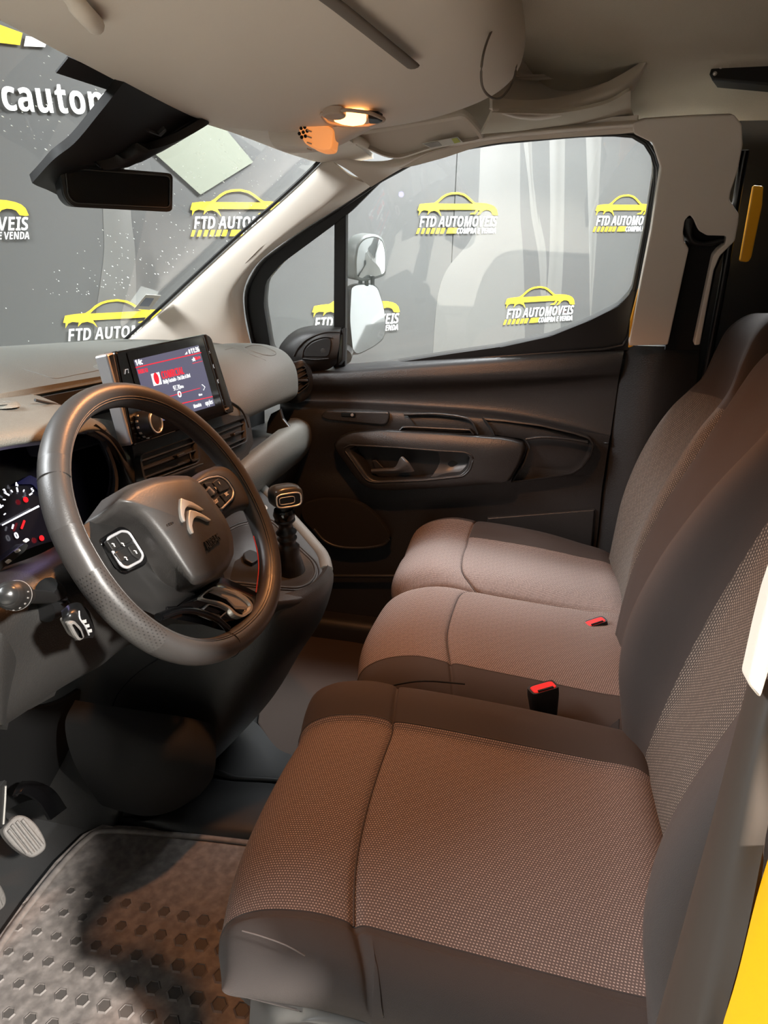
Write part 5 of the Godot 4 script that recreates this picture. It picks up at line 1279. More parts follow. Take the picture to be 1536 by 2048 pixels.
func cluster() -> void:
	var c := thing("instrument_display", "lit instrument cluster with a white rev-counter dial and red warning lights", "instrument cluster", Vector3(-0.352, 0.6857, -0.2322))
	var n := Vector3(0, 0.35, 0.94).normalized()
	var black := sm(Color(0.03, 0.028, 0.045), 0.15)
	part("display_panel", mb().slab(soft(pv([Vector3(-0.3981, 0.7399, -0.2567), Vector3(-0.2389, 0.7634, -0.2654), Vector3(-0.1494, 0.7421, -0.2575), Vector3(-0.1189, 0.6818, -0.235), Vector3(-0.1636, 0.6289, -0.2153), Vector3(-0.2431, 0.6057, -0.2067), Vector3(-0.3382, 0.6249, -0.2139), Vector3(-0.4168, 0.6282, -0.2151), Vector3(-0.4616, 0.6318, -0.2164)]), 0.02), n * -0.01), black, c)
	var white := glow(Color(0.95, 0.95, 1.0), 1.5)
	var red := glow(Color(1.0, 0.03, 0.08), 1.6)
	var blue := glow(Color(0.2, 0.2, 0.5), 0.12)
	var mid := Vector3(-0.3562, 0.6851, -0.2288)
	var bs := facing(mid, n).basis
	var ticks := [Vector3(-0.3859, 0.6871, -0.2306), Vector3(-0.3772, 0.693, -0.2328), Vector3(-0.3691, 0.6979, -0.2346), Vector3(-0.3603, 0.6995, -0.2352), Vector3(-0.3507, 0.6991, -0.2351), Vector3(-0.3412, 0.6955, -0.2337), Vector3(-0.3324, 0.6888, -0.2312), Vector3(-0.3861, 0.6771, -0.2269), Vector3(-0.3827, 0.6603, -0.2206)]
	for i in ticks.size():
		var q: Vector3 = ticks[i]
		var dir := (q - mid).normalized()
		var side := dir.cross(n) * (0.0009 if i % 2 == 0 else 0.0006)
		var ln := dir * (0.003 if i % 2 == 0 else 0.0016)
		part("dial_tick", mb().slab(pv([q - side - ln, q + side - ln, q + side + ln, q - side + ln]), n * -0.001), white, c)
	var a := Vector3(-0.3989, 0.6671, -0.221)
	var b := Vector3(-0.3302, 0.6724, -0.223)
	var w := (b - a).cross(n).normalized() * 0.0012
	part("dial_needle", mb().slab(pv([a - w * 0.6, b - w, b + w, a + w * 0.6]), n * -0.001), white, c, "white needle")
	words("dial_number", "0", 0.008, Transform3D(bs, Vector3(-0.3846, 0.6494, -0.2155)), white, c)
	words("dial_number", "4", 0.0055, Transform3D(bs, Vector3(-0.3499, 0.7055, -0.2364)), white, c)
	words("dial_number", "3", 0.0055, Transform3D(bs, Vector3(-0.3726, 0.7026, -0.2353)), white, c)
	words("dial_number", "5", 0.0055, Transform3D(bs, Vector3(-0.3282, 0.6931, -0.2318)), white, c)
	words("dial_number", "2", 0.0055, Transform3D(bs, Vector3(-0.3891, 0.688, -0.2299)), white, c)
	part("warning_light", mb().slab(ellipse(facing(Vector3(-0.3455, 0.6849, -0.2287), n), 0.0036, 0.0036, 18), n * -0.001), red, c, "red handbrake light")
	part("warning_light", mb().slab(ellipse(facing(Vector3(-0.3473, 0.6346, -0.21), n), 0.0036, 0.0036, 18), n * -0.001), red, c, "red battery light")
	part("red_zone", mb().slab(pv([Vector3(-0.3728, 0.6555, -0.2178), Vector3(-0.3628, 0.6629, -0.2206), Vector3(-0.3612, 0.6612, -0.2199), Vector3(-0.3713, 0.6538, -0.2171)]), n * -0.001), red, c)
	part("dial_glow", mb().slab(soft(pv([Vector3(-0.3497, 0.7059, -0.2387), Vector3(-0.3192, 0.7107, -0.2405), Vector3(-0.3061, 0.701, -0.2369), Vector3(-0.3052, 0.6839, -0.2305), Vector3(-0.3138, 0.6827, -0.23), Vector3(-0.3208, 0.6991, -0.2362)]), 0.003), n * -0.001), blue, c)
	var l := OmniLight3D.new()
	l.name = "display_light"
	l.light_color = Color(0.75, 0.7, 1.0)
	l.light_energy = 0.0007
	l.light_size = 0.008
	l.shadow_enabled = true
	l.position = Vector3(-0.4061, 0.7024, -0.1851)
	add_child(l)

# ---------------------------------------------------------------- touchscreen
func touchscreen() -> void:
	var n := Vector3(0, sin(0.21), cos(0.21))
	var t := thing("touchscreen", "black floating touchscreen above the centre vents showing a radio station", "screen", Vector3(-0.044, 0.7965, -0.1766))
	var o := soft(pv([Vector3(-0.1783, 0.8658, -0.1914), Vector3(0.1116, 0.881, -0.1946), Vector3(0.1291, 0.8725, -0.1928), Vector3(0.137, 0.8251, -0.1827), Vector3(0.1536, 0.7385, -0.1643), Vector3(0.1444, 0.7341, -0.1633), Vector3(-0.1946, 0.732, -0.1629)]), 0.006)
	part("bezel", mb().slab(o, n * -0.022, 0.003), M.gloss, t, "glossy black bezel")
	part("silver_edge", mb().slab(soft(pv([Vector3(-0.1986, 0.8628, -0.1918), Vector3(-0.1807, 0.8652, -0.1923), Vector3(-0.1952, 0.7328, -0.1641), Vector3(-0.1983, 0.737, -0.165)]), 0.004), n * -0.02, 0.003), M.satin, t, "satin silver side edge")
	part("corner_lip", mb().slab(soft(pv([Vector3(0.1015, 0.8806, -0.1925), Vector3(0.119, 0.8765, -0.1916), Vector3(0.1265, 0.8602, -0.1881), Vector3(0.1269, 0.8259, -0.1808), Vector3(0.1451, 0.7436, -0.1633), Vector3(0.145, 0.735, -0.1615), Vector3(0.1194, 0.7367, -0.1618)]), 0.003), n * -0.01, 0.002), M.rubber, t)
	var glass_edge := part("display_glass", mb().slab(pv([Vector3(-0.1532, 0.8617, -0.1893), Vector3(0.09, 0.874, -0.1919), Vector3(0.1065, 0.7412, -0.1636), Vector3(-0.153, 0.7442, -0.1642)]), n * -0.001), sm(Color(0.03, 0.03, 0.035), 0.08), t)
	part("glass_line", mb().tube(pv([Vector3(0.0918, 0.8748, -0.1918), Vector3(0.1079, 0.741, -0.1633)]), 0.0007, 5), M.hole, glass_edge)
	var lit := glow(Color(0.31, 0.31, 0.39), 0.95)
	var pic := part("lit_screen", mb().slab(pv([Vector3(-0.1413, 0.8509, -0.1862), Vector3(0.0676, 0.8629, -0.1887), Vector3(0.0757, 0.7562, -0.166), Vector3(-0.1376, 0.7554, -0.1658)]), n * -0.0006), lit, t, "lit radio display")
	var red := glow(Color(0.95, 0.08, 0.16), 0.95)
	var white := glow(Color(1, 1, 1), 1.0)
	var line := func(p: Vector3, q: Vector3, r: float) -> void:
		part("screen_line", mb().tube(pv([p, q]), r, 5), red, pic)
	line.call(Vector3(-0.1421, 0.8401, -0.1832), Vector3(0.0691, 0.85, -0.1854), 0.0008)
	line.call(Vector3(0.0296, 0.8338, -0.1819), Vector3(0.0672, 0.8354, -0.1823), 0.0004)
	line.call(Vector3(-0.1276, 0.7753, -0.1694), Vector3(0.0731, 0.7726, -0.1689), 0.0008)
	line.call(Vector3(-0.0992, 0.7886, -0.1723), Vector3(0.0352, 0.7916, -0.1729), 0.0005)
	var bs := facing(Vector3.ZERO, n, Vector3.UP).basis
	var put := func(s: String, at: Vector3, a: Vector3, wide: float, high: float, m: Material) -> void:
		var x := (a - at).normalized()
		words("screen_text", s, high, Transform3D(Basis(x, n.cross(x), n), (at + a) / 2), m, pic, wide, 0.0004, "Droid Sans", high > 0.0082)
	var w := func(p: Vector3, q: Vector3) -> float: return p.distance_to(q)
	for e in [
		["14c", Vector3(-0.1404, 0.8465, -0.1846), Vector3(-0.1223, 0.8475, -0.1848), 0.0085, white],
		["11:36", Vector3(0.0348, 0.8544, -0.1863), Vector3(0.0648, 0.8562, -0.1867), 0.0085, white],
		["COMRCIAL", Vector3(-0.0764, 0.8227, -0.1795), Vector3(-0.008, 0.825, -0.18), 0.012, red],
		["Nelly Furtado - I'm Like A Bird", Vector3(-0.0754, 0.8125, -0.1774), Vector3(0.0095, 0.8152, -0.1779), 0.006, white],
		["97.70", Vector3(-0.0519, 0.7999, -0.1747), Vector3(-0.0306, 0.8001, -0.1747), 0.0075, white],
		["MHz", Vector3(-0.0308, 0.7997, -0.1746), Vector3(-0.019, 0.7997, -0.1746), 0.004, white],
		["RADIO FM", Vector3(-0.1386, 0.8332, -0.1818), Vector3(-0.1133, 0.8341, -0.182), 0.006, red],
		["Mem", Vector3(0.0425, 0.8413, -0.1835), Vector3(0.0616, 0.8427, -0.1838), 0.0055, red],
		["Mem", Vector3(0.0258, 0.7806, -0.1706), Vector3(0.037, 0.7807, -0.1706), 0.0035, white],
		["Banda", Vector3(-0.0429, 0.7624, -0.1667), Vector3(-0.0275, 0.7628, -0.1668), 0.006, white],
		["Memória", Vector3(-0.0007, 0.7643, -0.1671), Vector3(0.0248, 0.7644, -0.1671), 0.006, white],
		["opções", Vector3(0.0415, 0.7641, -0.167), Vector3(0.0687, 0.7642, -0.1671), 0.0075, white]]:
		put.call(e[0], e[1], e[2], w.call(e[1], e[2]) * 1.04, e[3], e[4])
	part("screen_arrow", mb().tube(pv([Vector3(0.0452, 0.7966, -0.174), Vector3(0.0539, 0.7914, -0.1729), Vector3(0.0459, 0.787, -0.1719)]), 0.0007, 5), white, pic)
	part("tuner_dial", mb().hoop(ellipse(facing(Vector3(-0.0375, 0.7894, -0.172), n), 0.0052, 0.0052, 20), ellipse(facing(Vector3(-0.0375, 0.7894, -0.172), n), 0.0034, 0.0034, 20), n * -0.001), white, pic)
	part("tuner_dot", mb().slab(ellipse(facing(Vector3(-0.0375, 0.7894, -0.172), n), 0.0013, 0.0013, 10), n * -0.0008), red, pic)
	part("station_logo", mb().slab(pv([Vector3(-0.1065, 0.8276, -0.1806), Vector3(-0.0826, 0.8286, -0.1808), Vector3(-0.0827, 0.8101, -0.1768), Vector3(-0.1067, 0.8094, -0.1767)]), n * -0.0004), white, pic, "white tile with a red disc")
	part("station_disc", mb().slab(ellipse(facing(Vector3(-0.0954, 0.8198, -0.1783), n), 0.0072, 0.009, 20), n * -0.0004), red, pic)
	part("signal_icon", mb().slab(pv([Vector3(0.0115, 0.8499, -0.1853), Vector3(0.0206, 0.8543, -0.1863), Vector3(0.0203, 0.8502, -0.1854)]), n * -0.0004), white, pic)
	part("signal_icon", mb().slab(ellipse(facing(Vector3(0.0292, 0.8539, -0.1862), n), 0.0026, 0.004, 14), n * -0.0004), white, pic)
	part("star_icon", mb().slab(pv([Vector3(0.0294, 0.8405, -0.1833), Vector3(0.035, 0.841, -0.1834), Vector3(0.0385, 0.8441, -0.1841), Vector3(0.0407, 0.8414, -0.1835), Vector3(0.0446, 0.842, -0.1837), Vector3(0.0416, 0.8397, -0.1832), Vector3(0.0421, 0.8371, -0.1826), Vector3(0.0373, 0.8383, -0.1829), Vector3(0.033, 0.8369, -0.1826), Vector3(0.0342, 0.8393, -0.1831)]), n * -0.0004), white, pic)
	# touch keys on the bezel
	var key := glow(Color(0.8, 0.8, 0.8), 0.55)
	part("key_mark", mb().tube(pv([Vector3(-0.1715, 0.833, -0.1834), Vector3(-0.1674, 0.8391, -0.1847), Vector3(-0.1609, 0.8393, -0.1847), Vector3(-0.1622, 0.8337, -0.1835)]), 0.0006, 5), key, t, "small music symbol")
	for q in [Vector3(0.1078, 0.853, -0.1876), Vector3(0.1062, 0.85, -0.187), Vector3(0.1068, 0.8473, -0.1864)]:
		part("key_mark", mb().tube(pv([q - Vector3(0.0024, 0, 0), q + Vector3(0.0024, 0, 0)]), 0.0006, 5), key, t)
	part("key_mark", mb().hoop(ellipse(facing(Vector3(0.1103, 0.8235, -0.1813), n), 0.0034, 0.0042, 14), ellipse(facing(Vector3(0.1103, 0.8235, -0.1813), n), 0.0022, 0.003, 14), n * -0.0006), key, t)
	part("key_mark", mb().tube(cr(pv([Vector3(0.1131, 0.7998, -0.1763), Vector3(0.1103, 0.7965, -0.1756), Vector3(0.1114, 0.7927, -0.1748)]), 6), 0.0007, 5), key, t)
	var usb := part("usb_socket", mb().hoop(pv([Vector3(0.106, 0.7514, -0.165), Vector3(0.1299, 0.7521, -0.1651), Vector3(0.1381, 0.7388, -0.1623), Vector3(0.1119, 0.7386, -0.1622)]), pv([Vector3(0.1093, 0.7496, -0.1646), Vector3(0.1267, 0.7501, -0.1647), Vector3(0.1335, 0.7404, -0.1626), Vector3(0.1146, 0.7397, -0.1625)]), n * -0.004), M.vent, t, "small socket")
	part("socket_tongue", mb().slab(pv([Vector3(0.1072, 0.7458, -0.1627), Vector3(0.1271, 0.7469, -0.163), Vector3(0.1277, 0.744, -0.1624), Vector3(0.1098, 0.7427, -0.1621)]), n * -0.003), M.pedal, usb)
	# volume knob
	var ktf := Transform3D(Basis(Vector3.RIGHT, PI / 2 - 0.21), Vector3(-0.1583, 0.7577, -0.1683))
	var kb := part("volume_knob", mb().lathe(ktf, PackedVector2Array([Vector2(0.0205, 0), Vector2(0.0205, 0.006), Vector2(0.019, 0.007), Vector2(0.018, 0.02), Vector2(0.0165, 0.0225), Vector2(0, 0.0225)]), 40), M.vent, t, "round volume knob")
	part("knob_ring", mb().lathe(ktf, PackedVector2Array([Vector2(0.0165, 0.022), Vector2(0.0165, 0.0238), Vector2(0.0145, 0.0238), Vector2(0.0145, 0.022)]), 40), M.chrome, kb, "thin metal ring")
	for k in 6:
		var a := PI * (0.55 + 0.14 * k)
		part("knob_stud", mb().box(ktf * Transform3D(Basis(Vector3.UP, -a), Vector3(cos(a) * 0.0208, 0.004, sin(a) * 0.0208)), Vector3(0.002, 0.004, 0.003), 0.0005), M.chrome, kb)
	part("screen_seam", mb().tube(pv([Vector3(-0.1477, 0.7342, -0.1623), Vector3(-0.0766, 0.7348, -0.1624)]), 0.0007, 5), M.vent, t)
# ---------------------------------------------------------------- console and gear lever
func console() -> void:
	var c := thing("centre_console", "dark grey centre console with a moulded tray round the gear lever", "console", Vector3(0.08, 0, -0.1))
	var n := Vector3(0, 0.93, 0.37).normalized()
	var loops := []
	# outline of the console from the floor up: left front, left, rear left, rear right, right front
	for s in [[-0.02, -0.26, -0.17, 0.0], [0.06, -0.17, -0.15, 0.0], [0.17, -0.08, -0.12, 0.0], [0.28, -0.02, -0.1, 0.0], [0.35, 0.02, -0.085, 0.01], [0.42, 0.04, -0.08, 0.015], [0.445, 0.03, -0.068, 0.02]]:
		var y: float = s[0]
		var z: float = s[1]
		var x: float = s[2]
		var base := [Vector3(x, y, -0.62), Vector3(x, y, -0.3), Vector3(x + 0.01, y, z - 0.09), Vector3(x + 0.05, y, z - 0.025), Vector3(0.05, y, z), Vector3(0.13, y, z - 0.006), Vector3(0.175, y, z - 0.04), Vector3(0.2, y, z - 0.1), Vector3(0.22, y, -0.3), Vector3(0.24, y, -0.62)]
		loops.append(cr(pv(base), 60))
	var top := cr(pv([Vector3(-0.2716, 0.4645, -0.0478), Vector3(-0.2019, 0.4953, -0.1252), Vector3(-0.1747, 0.4963, -0.1277), Vector3(-0.1252, 0.4739, -0.0715), Vector3(-0.0653, 0.4491, -0.0092), Vector3(-0.0129, 0.4351, 0.0261), Vector3(0.0451, 0.4279, 0.0443), Vector3(0.1035, 0.4286, 0.0423), Vector3(0.1641, 0.437, 0.0212), Vector3(0.2115, 0.4495, -0.0101), Vector3(0.2754, 0.476, -0.0766), Vector3(0.3376, 0.5038, -0.1465), Vector3(0.3999, 0.5331, -0.2203), Vector3(0.4954, 0.5752, -0.3261)]), 60)
	var body := mb()
	body.shell(net(loops, 60, 30), 0.01)
	part("console_body", body, M.dash_low, c)
	# sloping top deck
	var o := pv([Vector3(-0.217, 0.5079, -0.1408), Vector3(-0.2048, 0.5009, -0.1231), Vector3(-0.1412, 0.4773, -0.0636), Vector3(-0.0796, 0.4532, -0.0033), Vector3(-0.0266, 0.4396, 0.031), Vector3(0.0323, 0.4319, 0.0504), Vector3(0.0937, 0.4331, 0.0474), Vector3(0.1569, 0.4422, 0.0245), Vector3(0.2009, 0.4537, -0.0045), Vector3(0.2644, 0.4799, -0.0704), Vector3(0.3262, 0.5075, -0.1396), Vector3(0.388, 0.5366, -0.2127), Vector3(0.4799, 0.5788, -0.3189), Vector3(0.3793, 0.5955, -0.3607), Vector3(0.1029, 0.5608, -0.2737), Vector3(-0.0958, 0.5323, -0.202)])
	var t1 := even(soft(pv([Vector3(-0.1185, 0.4976, -0.1094), Vector3(-0.0753, 0.481, -0.0677), Vector3(-0.0339, 0.4627, -0.0215), Vector3(0.0041, 0.448, 0.0154), Vector3(0.0387, 0.4441, 0.0252), Vector3(0.0869, 0.4451, 0.0226), Vector3(0.1249, 0.4518, 0.0059), Vector3(0.1487, 0.4666, -0.0314), Vector3(0.1745, 0.4809, -0.0674), Vector3(0.2124, 0.5019, -0.1201), Vector3(0.1286, 0.5135, -0.1494), Vector3(0.0355, 0.5167, -0.1573)]), 0.02), 80)
	var tc := MB.mid(t1)
	var od := radial(soft(o, 0.02), tc, n, 120)
	var idk := radial(t1, tc, n, 120)
	part("top_deck", mb().grid([shift(od, n * -0.05), shift(od, n * -0.008), shift(scaled(od, tc, 0.985), n * -0.002), scaled(od, tc, 0.95), scaled(idk, tc, 1.03), idk, shift(idk, n * -0.01)], true), M.dash_low, c, "sloping top deck")
	part("tray_bead", mb().tube(t1, 0.003, 8, true), M.dash_low, c)
	part("tray_bead", mb().tube(scaled(t1, tc, 1.07), 0.0022, 8, true), M.vent, c)
	var t2 := scaled(t1, tc, 0.95)
	var t3 := scaled(t1, tc, 0.62)
	part("gear_tray", mb().grid([t1, t2, shift(scaled(t1, tc, 0.88), n * -0.01), shift(t3, n * -0.026), shift(scaled(t1, tc, 0.42), n * -0.032)], true), M.dash_low, c, "dished tray")
	part("tray_well", mb().slab(shift(scaled(t1, tc, 0.44), n * -0.031), n * -0.01), M.hole, c, "dark opening round the lever")
	# light rail along the far edge
	part("side_rail", mb().tube(cr(pv([Vector3(0.3774, 0.5456, -0.2354), Vector3(0.3213, 0.5133, -0.1543), Vector3(0.2598, 0.4847, -0.0823), Vector3(0.2086, 0.4621, -0.0255), Vector3(0.1744, 0.449, 0.0073), Vector3(0.1251, 0.4398, 0.0304)]), 30), 0.014, 10, false, 0.7), M.rail, c, "rounded far rail")
	part("start_button", mb().hoop(ellipse(facing(Vector3(0.2336, 0.523, -0.1463), n), 0.014, 0.012, 24), ellipse(facing(Vector3(0.2336, 0.523, -0.1463), n), 0.011, 0.009, 24), n * -0.01), M.chrome, c, "chrome ringed button")
	part("coin_lid", mb().slab(soft(pv([Vector3(0.0742, 0.4777, -0.1189), Vector3(0.0989, 0.4767, -0.1163), Vector3(0.1017, 0.471, -0.1021), Vector3(0.0789, 0.466, -0.0895), Vector3(0.0533, 0.4669, -0.0917), Vector3(0.054, 0.473, -0.107)]), 0.004), n * -0.008, 0.002), M.vent, c)
	# side panel seams
	part("side_seam", mb().tube(cr(pv([Vector3(-0.152, 0.3624, -0.1741), Vector3(-0.14, 0.3151, -0.2304), Vector3(-0.14, 0.2752, -0.265), Vector3(-0.14, 0.2389, -0.2842)]), 20), 0.0012, 5), M.hole, c)
	# heater box bulge low on the tunnel
	part("heater_cover", mb().shell(net([
		pv([Vector3(-0.17, 0.267, -0.3318), Vector3(-0.2, 0.2886, -0.2414), Vector3(-0.2, 0.2898, -0.1677), Vector3(-0.17, 0.2691, -0.1132), Vector3(-0.12, 0.2269, -0.0944)]),
		pv([Vector3(-0.2, 0.2362, -0.3329), Vector3(-0.24, 0.2621, -0.2263), Vector3(-0.25, 0.2662, -0.1396), Vector3(-0.21, 0.2381, -0.0937), Vector3(-0.14, 0.1814, -0.0848)]),
		pv([Vector3(-0.2, 0.158, -0.3223), Vector3(-0.24, 0.1864, -0.2246), Vector3(-0.25, 0.2002, -0.1446), Vector3(-0.21, 0.1781, -0.1062), Vector3(-0.14, 0.1335, -0.0936)]),
		pv([Vector3(-0.16, 0.0452, -0.3121), Vector3(-0.19, 0.0687, -0.2395), Vector3(-0.19, 0.0719, -0.1904), Vector3(-0.16, 0.067, -0.1594), Vector3(-0.11, 0.0646, -0.1368)])], 26, 22), 0.01), M.carpet, c, "dark rounded heater cover")
	# gear lever
	var g := thing("gear_lever", "gear lever with a black and chrome knob on a ribbed boot", "gear lever", Vector3(0.0821, 0.4396, -0.023))
	var a := Vector3(0.099, 0.4321, -0.0314)
	var b := Vector3(0.075, 0.5797, -0.0374)
	var up := (b - a).normalized()
	var xd := Vector3(0, 0, 1).cross(up).normalized()
	var tf := Transform3D(Basis(xd, up, xd.cross(up)), a)
	var h := a.distance_to(b)
	var pr := PackedVector2Array()
	for q in [[0.0, 0.0], [0.03, 0.0], [0.024, 0.22], [0.021, 0.3], [0.022, 0.42], [0.017, 0.46], [0.016, 0.5], [0.019, 0.53], [0.019, 0.55], [0.0145, 0.58], [0.019, 0.61], [0.02, 0.63], [0.0145, 0.67], [0.013, 0.72], [0.015, 0.76], [0.0195, 0.785], [0.0195, 0.81], [0.014, 0.84], [0.0115, 0.9], [0.0115, 1.02], [0, 1.02]]:
		pr.append(Vector2(q[0], q[1] * h))
	part("lever_boot", mb().lathe(tf, pr, 28), M.rubber, g, "ribbed rubber boot")
	var kn := []
	var kt := facing(Vector3(0.075, 0.5975, -0.0322), Vector3(-0.75, 0.05, 0.66), Vector3(0.05, 1, -0.1))
	for q in [[-0.024, 0.5, 0.5, -0.004], [-0.026, 0.85, 0.8, -0.002], [-0.018, 1.0, 1.0, 0.0], [0.0, 1.04, 1.06, 0.001], [0.016, 1.0, 1.0, 0.0], [0.022, 0.9, 0.86, -0.001], [0.022, 0.6, 0.5, -0.002]]:
		kn.append(ellipse(kt * Transform3D(Basis(), Vector3(0, q[3], q[0])), 0.028 * q[1], 0.0205 * q[2], 40, 3.2))
	part("knob", mb().loft(kn), sm(Color(0.2, 0.2, 0.19), 0.28, 0.3), g, "rounded grey knob")
	var face := ellipse(kt * Transform3D(Basis(), Vector3(-0.002, -0.003, 0.0225)), 0.0235, 0.0125, 40, 4.0)
	part("knob_face", mb().slab(face, kt.basis * Vector3(0, 0, -0.006), 0.002, true), M.gloss, g, "glossy black knob face")
	part("knob_trim", mb().tube(face, 0.0015, 8, true), M.chrome, g, "chrome trim")
	part("knob_badge", mb().tube(ellipse(kt * Transform3D(Basis(), Vector3(-0.006, -0.003, 0.0235)), 0.0145, 0.0065, 30, 5.0), 0.0008, 6, true), M.satin, g)
	part("knob_skirt", mb().lathe(Transform3D(tf.basis, b - up * 0.038), PackedVector2Array([Vector2(0.011, 0), Vector2(0.017, 0.004), Vector2(0.021, 0.02), Vector2(0.018, 0.03)]), 28), M.gloss, g)

# ---------------------------------------------------------------- steering wheel
func steering_wheel() -> void:
	var cw := Vector3(-0.3717, 0.6926, 0.0027)
	var n := Vector3(0, sin(0.5433), cos(0.5433))
	var rx := Vector3(1, 0, 0)
	var ry := n.cross(rx)
	var u := rx * cos(-0.0435) + ry * sin(-0.0435)
	var v := ry * cos(-0.0435) - rx * sin(-0.0435)
	var w := thing("steering_wheel", "leather steering wheel with a chevron badge, buttons and a chrome lower spoke", "steering wheel", cw)
	var path := PackedVector3Array()
	var count := 96
	for k in count:
		var a := TAU * k / count
		var p := 2.03 if sin(a) >= 0 else 2.22
		var x := signf(cos(a)) * pow(absf(cos(a)), 2.0 / p) * 0.1754
		var y := signf(sin(a)) * pow(absf(sin(a)), 2.0 / p) * (0.1601 if sin(a) >= 0 else 0.1635)
		path.append(cw + u * x + v * y)
	var rim := func(from: int, to: int) -> MB:
		# ring section: a flattened grip, its seam line on the inner side
		var rows := []
		for i in range(from, to + 1):
			var k := posmod(i, count)
			var d := (path[(k + 1) % count] - path[k - 1]).normalized()
			var out := d.cross(n).normalized()
			var row := PackedVector3Array()
			for j in 24:
				var a := TAU * j / 24
				var r := 0.0147 * (1.0 - 0.04 * cos(3 * a))
				row.append(path[k] + out * cos(a) * r * 0.98 + n * sin(a) * r * 1.08)
			rows.append(row)
		return mb().grid(rows, true)
	# four leather lengths meet at thin seams; those at the left are dotted
	part("rim_grip", rim.call(-14, 38), M.leather, w, "smooth leather grip")
	part("rim_grip", rim.call(38, 45), M.leather, w)
	part("rim_grip", rim.call(45, 49), M.leather, w)
	part("rim_grip", rim.call(49, 58), M.leather_dot, w, "perforated leather grip")
	part("rim_grip", rim.call(58, 82), M.leather, w)
	for k in [40, 69]:
		var d := (path[k + 1] - path[k - 1]).normalized()
		var out := d.cross(n).normalized()
		var ring := PackedVector3Array()
		for j in 32:
			var a := TAU * j / 32
			ring.append(path[k] + out * cos(a) * 0.0145 + n * sin(a) * 0.0158)
		part("rim_seam", mb().tube(ring, 0.0006, 5, true), M.hole, w)
	var inner := PackedVector3Array()
	var inner2 := PackedVector3Array()
	for k in count:
		var d := (path[(k + 1) % count] - path[k - 1]).normalized()
		var out := d.cross(n).normalized()
		inner.append(path[k] - out * 0.0105 + n * 0.0105)
		inner2.append(path[k] - out * 0.0083 + n * 0.0124)
	part("rim_stitch", mb().tube(inner, 0.0008, 6, true), M.leather, w)
	part("rim_stitch", mb().tube(inner2, 0.0008, 6, true), M.leather, w)
	part("red_thread", mb().tube(cr(pv([Vector3(-0.2337, 0.6262, 0.0381), Vector3(-0.2473, 0.6076, 0.0493), Vector3(-0.2687, 0.591, 0.0594), Vector3(-0.3032, 0.5735, 0.07)]), 20), 0.0008, 6), M.red_cloth, w, "red stitching")
	# airbag cushion
	var base := even(pv([Vector3(-0.4985, 0.7274, -0.0136), Vector3(-0.4555, 0.7404, -0.0215), Vector3(-0.4313, 0.7421, -0.0225), Vector3(-0.3826, 0.7399, -0.0212), Vector3(-0.3367, 0.7321, -0.0165), Vector3(-0.3106, 0.7258, -0.0127), Vector3(-0.3006, 0.7148, -0.006), Vector3(-0.2948, 0.6893, 0.0094), Vector3(-0.2914, 0.6614, 0.0262), Vector3(-0.3005, 0.6428, 0.0375), Vector3(-0.3176, 0.6283, 0.0462), Vector3(-0.343, 0.6205, 0.0509), Vector3(-0.37, 0.619, 0.0518), Vector3(-0.4052, 0.6218, 0.0501), Vector3(-0.4348, 0.6267, 0.0472), Vector3(-0.4474, 0.6321, 0.0439), Vector3(-0.4569, 0.6466, 0.0352), Vector3(-0.4631, 0.6607, 0.0266), Vector3(-0.4637, 0.6776, 0.0164), Vector3(-0.464, 0.6947, 0.0061), Vector3(-0.4716, 0.7091, -0.0026), Vector3(-0.4872, 0.7187, -0.0084), Vector3(-0.4991, 0.7236, -0.0113)]), 90)
	var top := even(pv([Vector3(-0.4976, 0.7461, 0.0101), Vector3(-0.4709, 0.7495, 0.008), Vector3(-0.4315, 0.7487, 0.0086), Vector3(-0.3873, 0.7425, 0.0123), Vector3(-0.362, 0.7363, 0.016), Vector3(-0.3549, 0.7283, 0.0209), Vector3(-0.3499, 0.7052, 0.0348), Vector3(-0.3463, 0.6796, 0.0502), Vector3(-0.3563, 0.6622, 0.0608), Vector3(-0.3719, 0.6498, 0.0683), Vector3(-0.3938, 0.6437, 0.072), Vector3(-0.4178, 0.643, 0.0724), Vector3(-0.4481, 0.6456, 0.0708), Vector3(-0.4662, 0.6491, 0.0687), Vector3(-0.4677, 0.6592, 0.0626), Vector3(-0.4683, 0.6753, 0.0529), Vector3(-0.4685, 0.6932, 0.0421), Vector3(-0.4717, 0.7067, 0.0339), Vector3(-0.4753, 0.7196, 0.0261), Vector3(-0.4826, 0.7322, 0.0185)]), 90)
	var mid := PackedVector3Array()
	for i in 90:
		mid.append(base[i].lerp(top[i], 0.55) + n * 0.004)
	var c := MB.mid(top) + n * 0.008
	var f1 := PackedVector3Array()
	var f2 := PackedVector3Array()
	var f3 := PackedVector3Array()
	for i in 90:
		f1.append(top[i].lerp(c, 0.12) + n * 0.0045)
		f2.append(top[i].lerp(c, 0.5) + n * 0.004)
		f3.append(c)
	var pad := part("airbag_cover", mb().grid([shift(base, n * -0.02), base, mid, top, f1, f2, f3], true), M.airbag, w, "padded airbag cover")
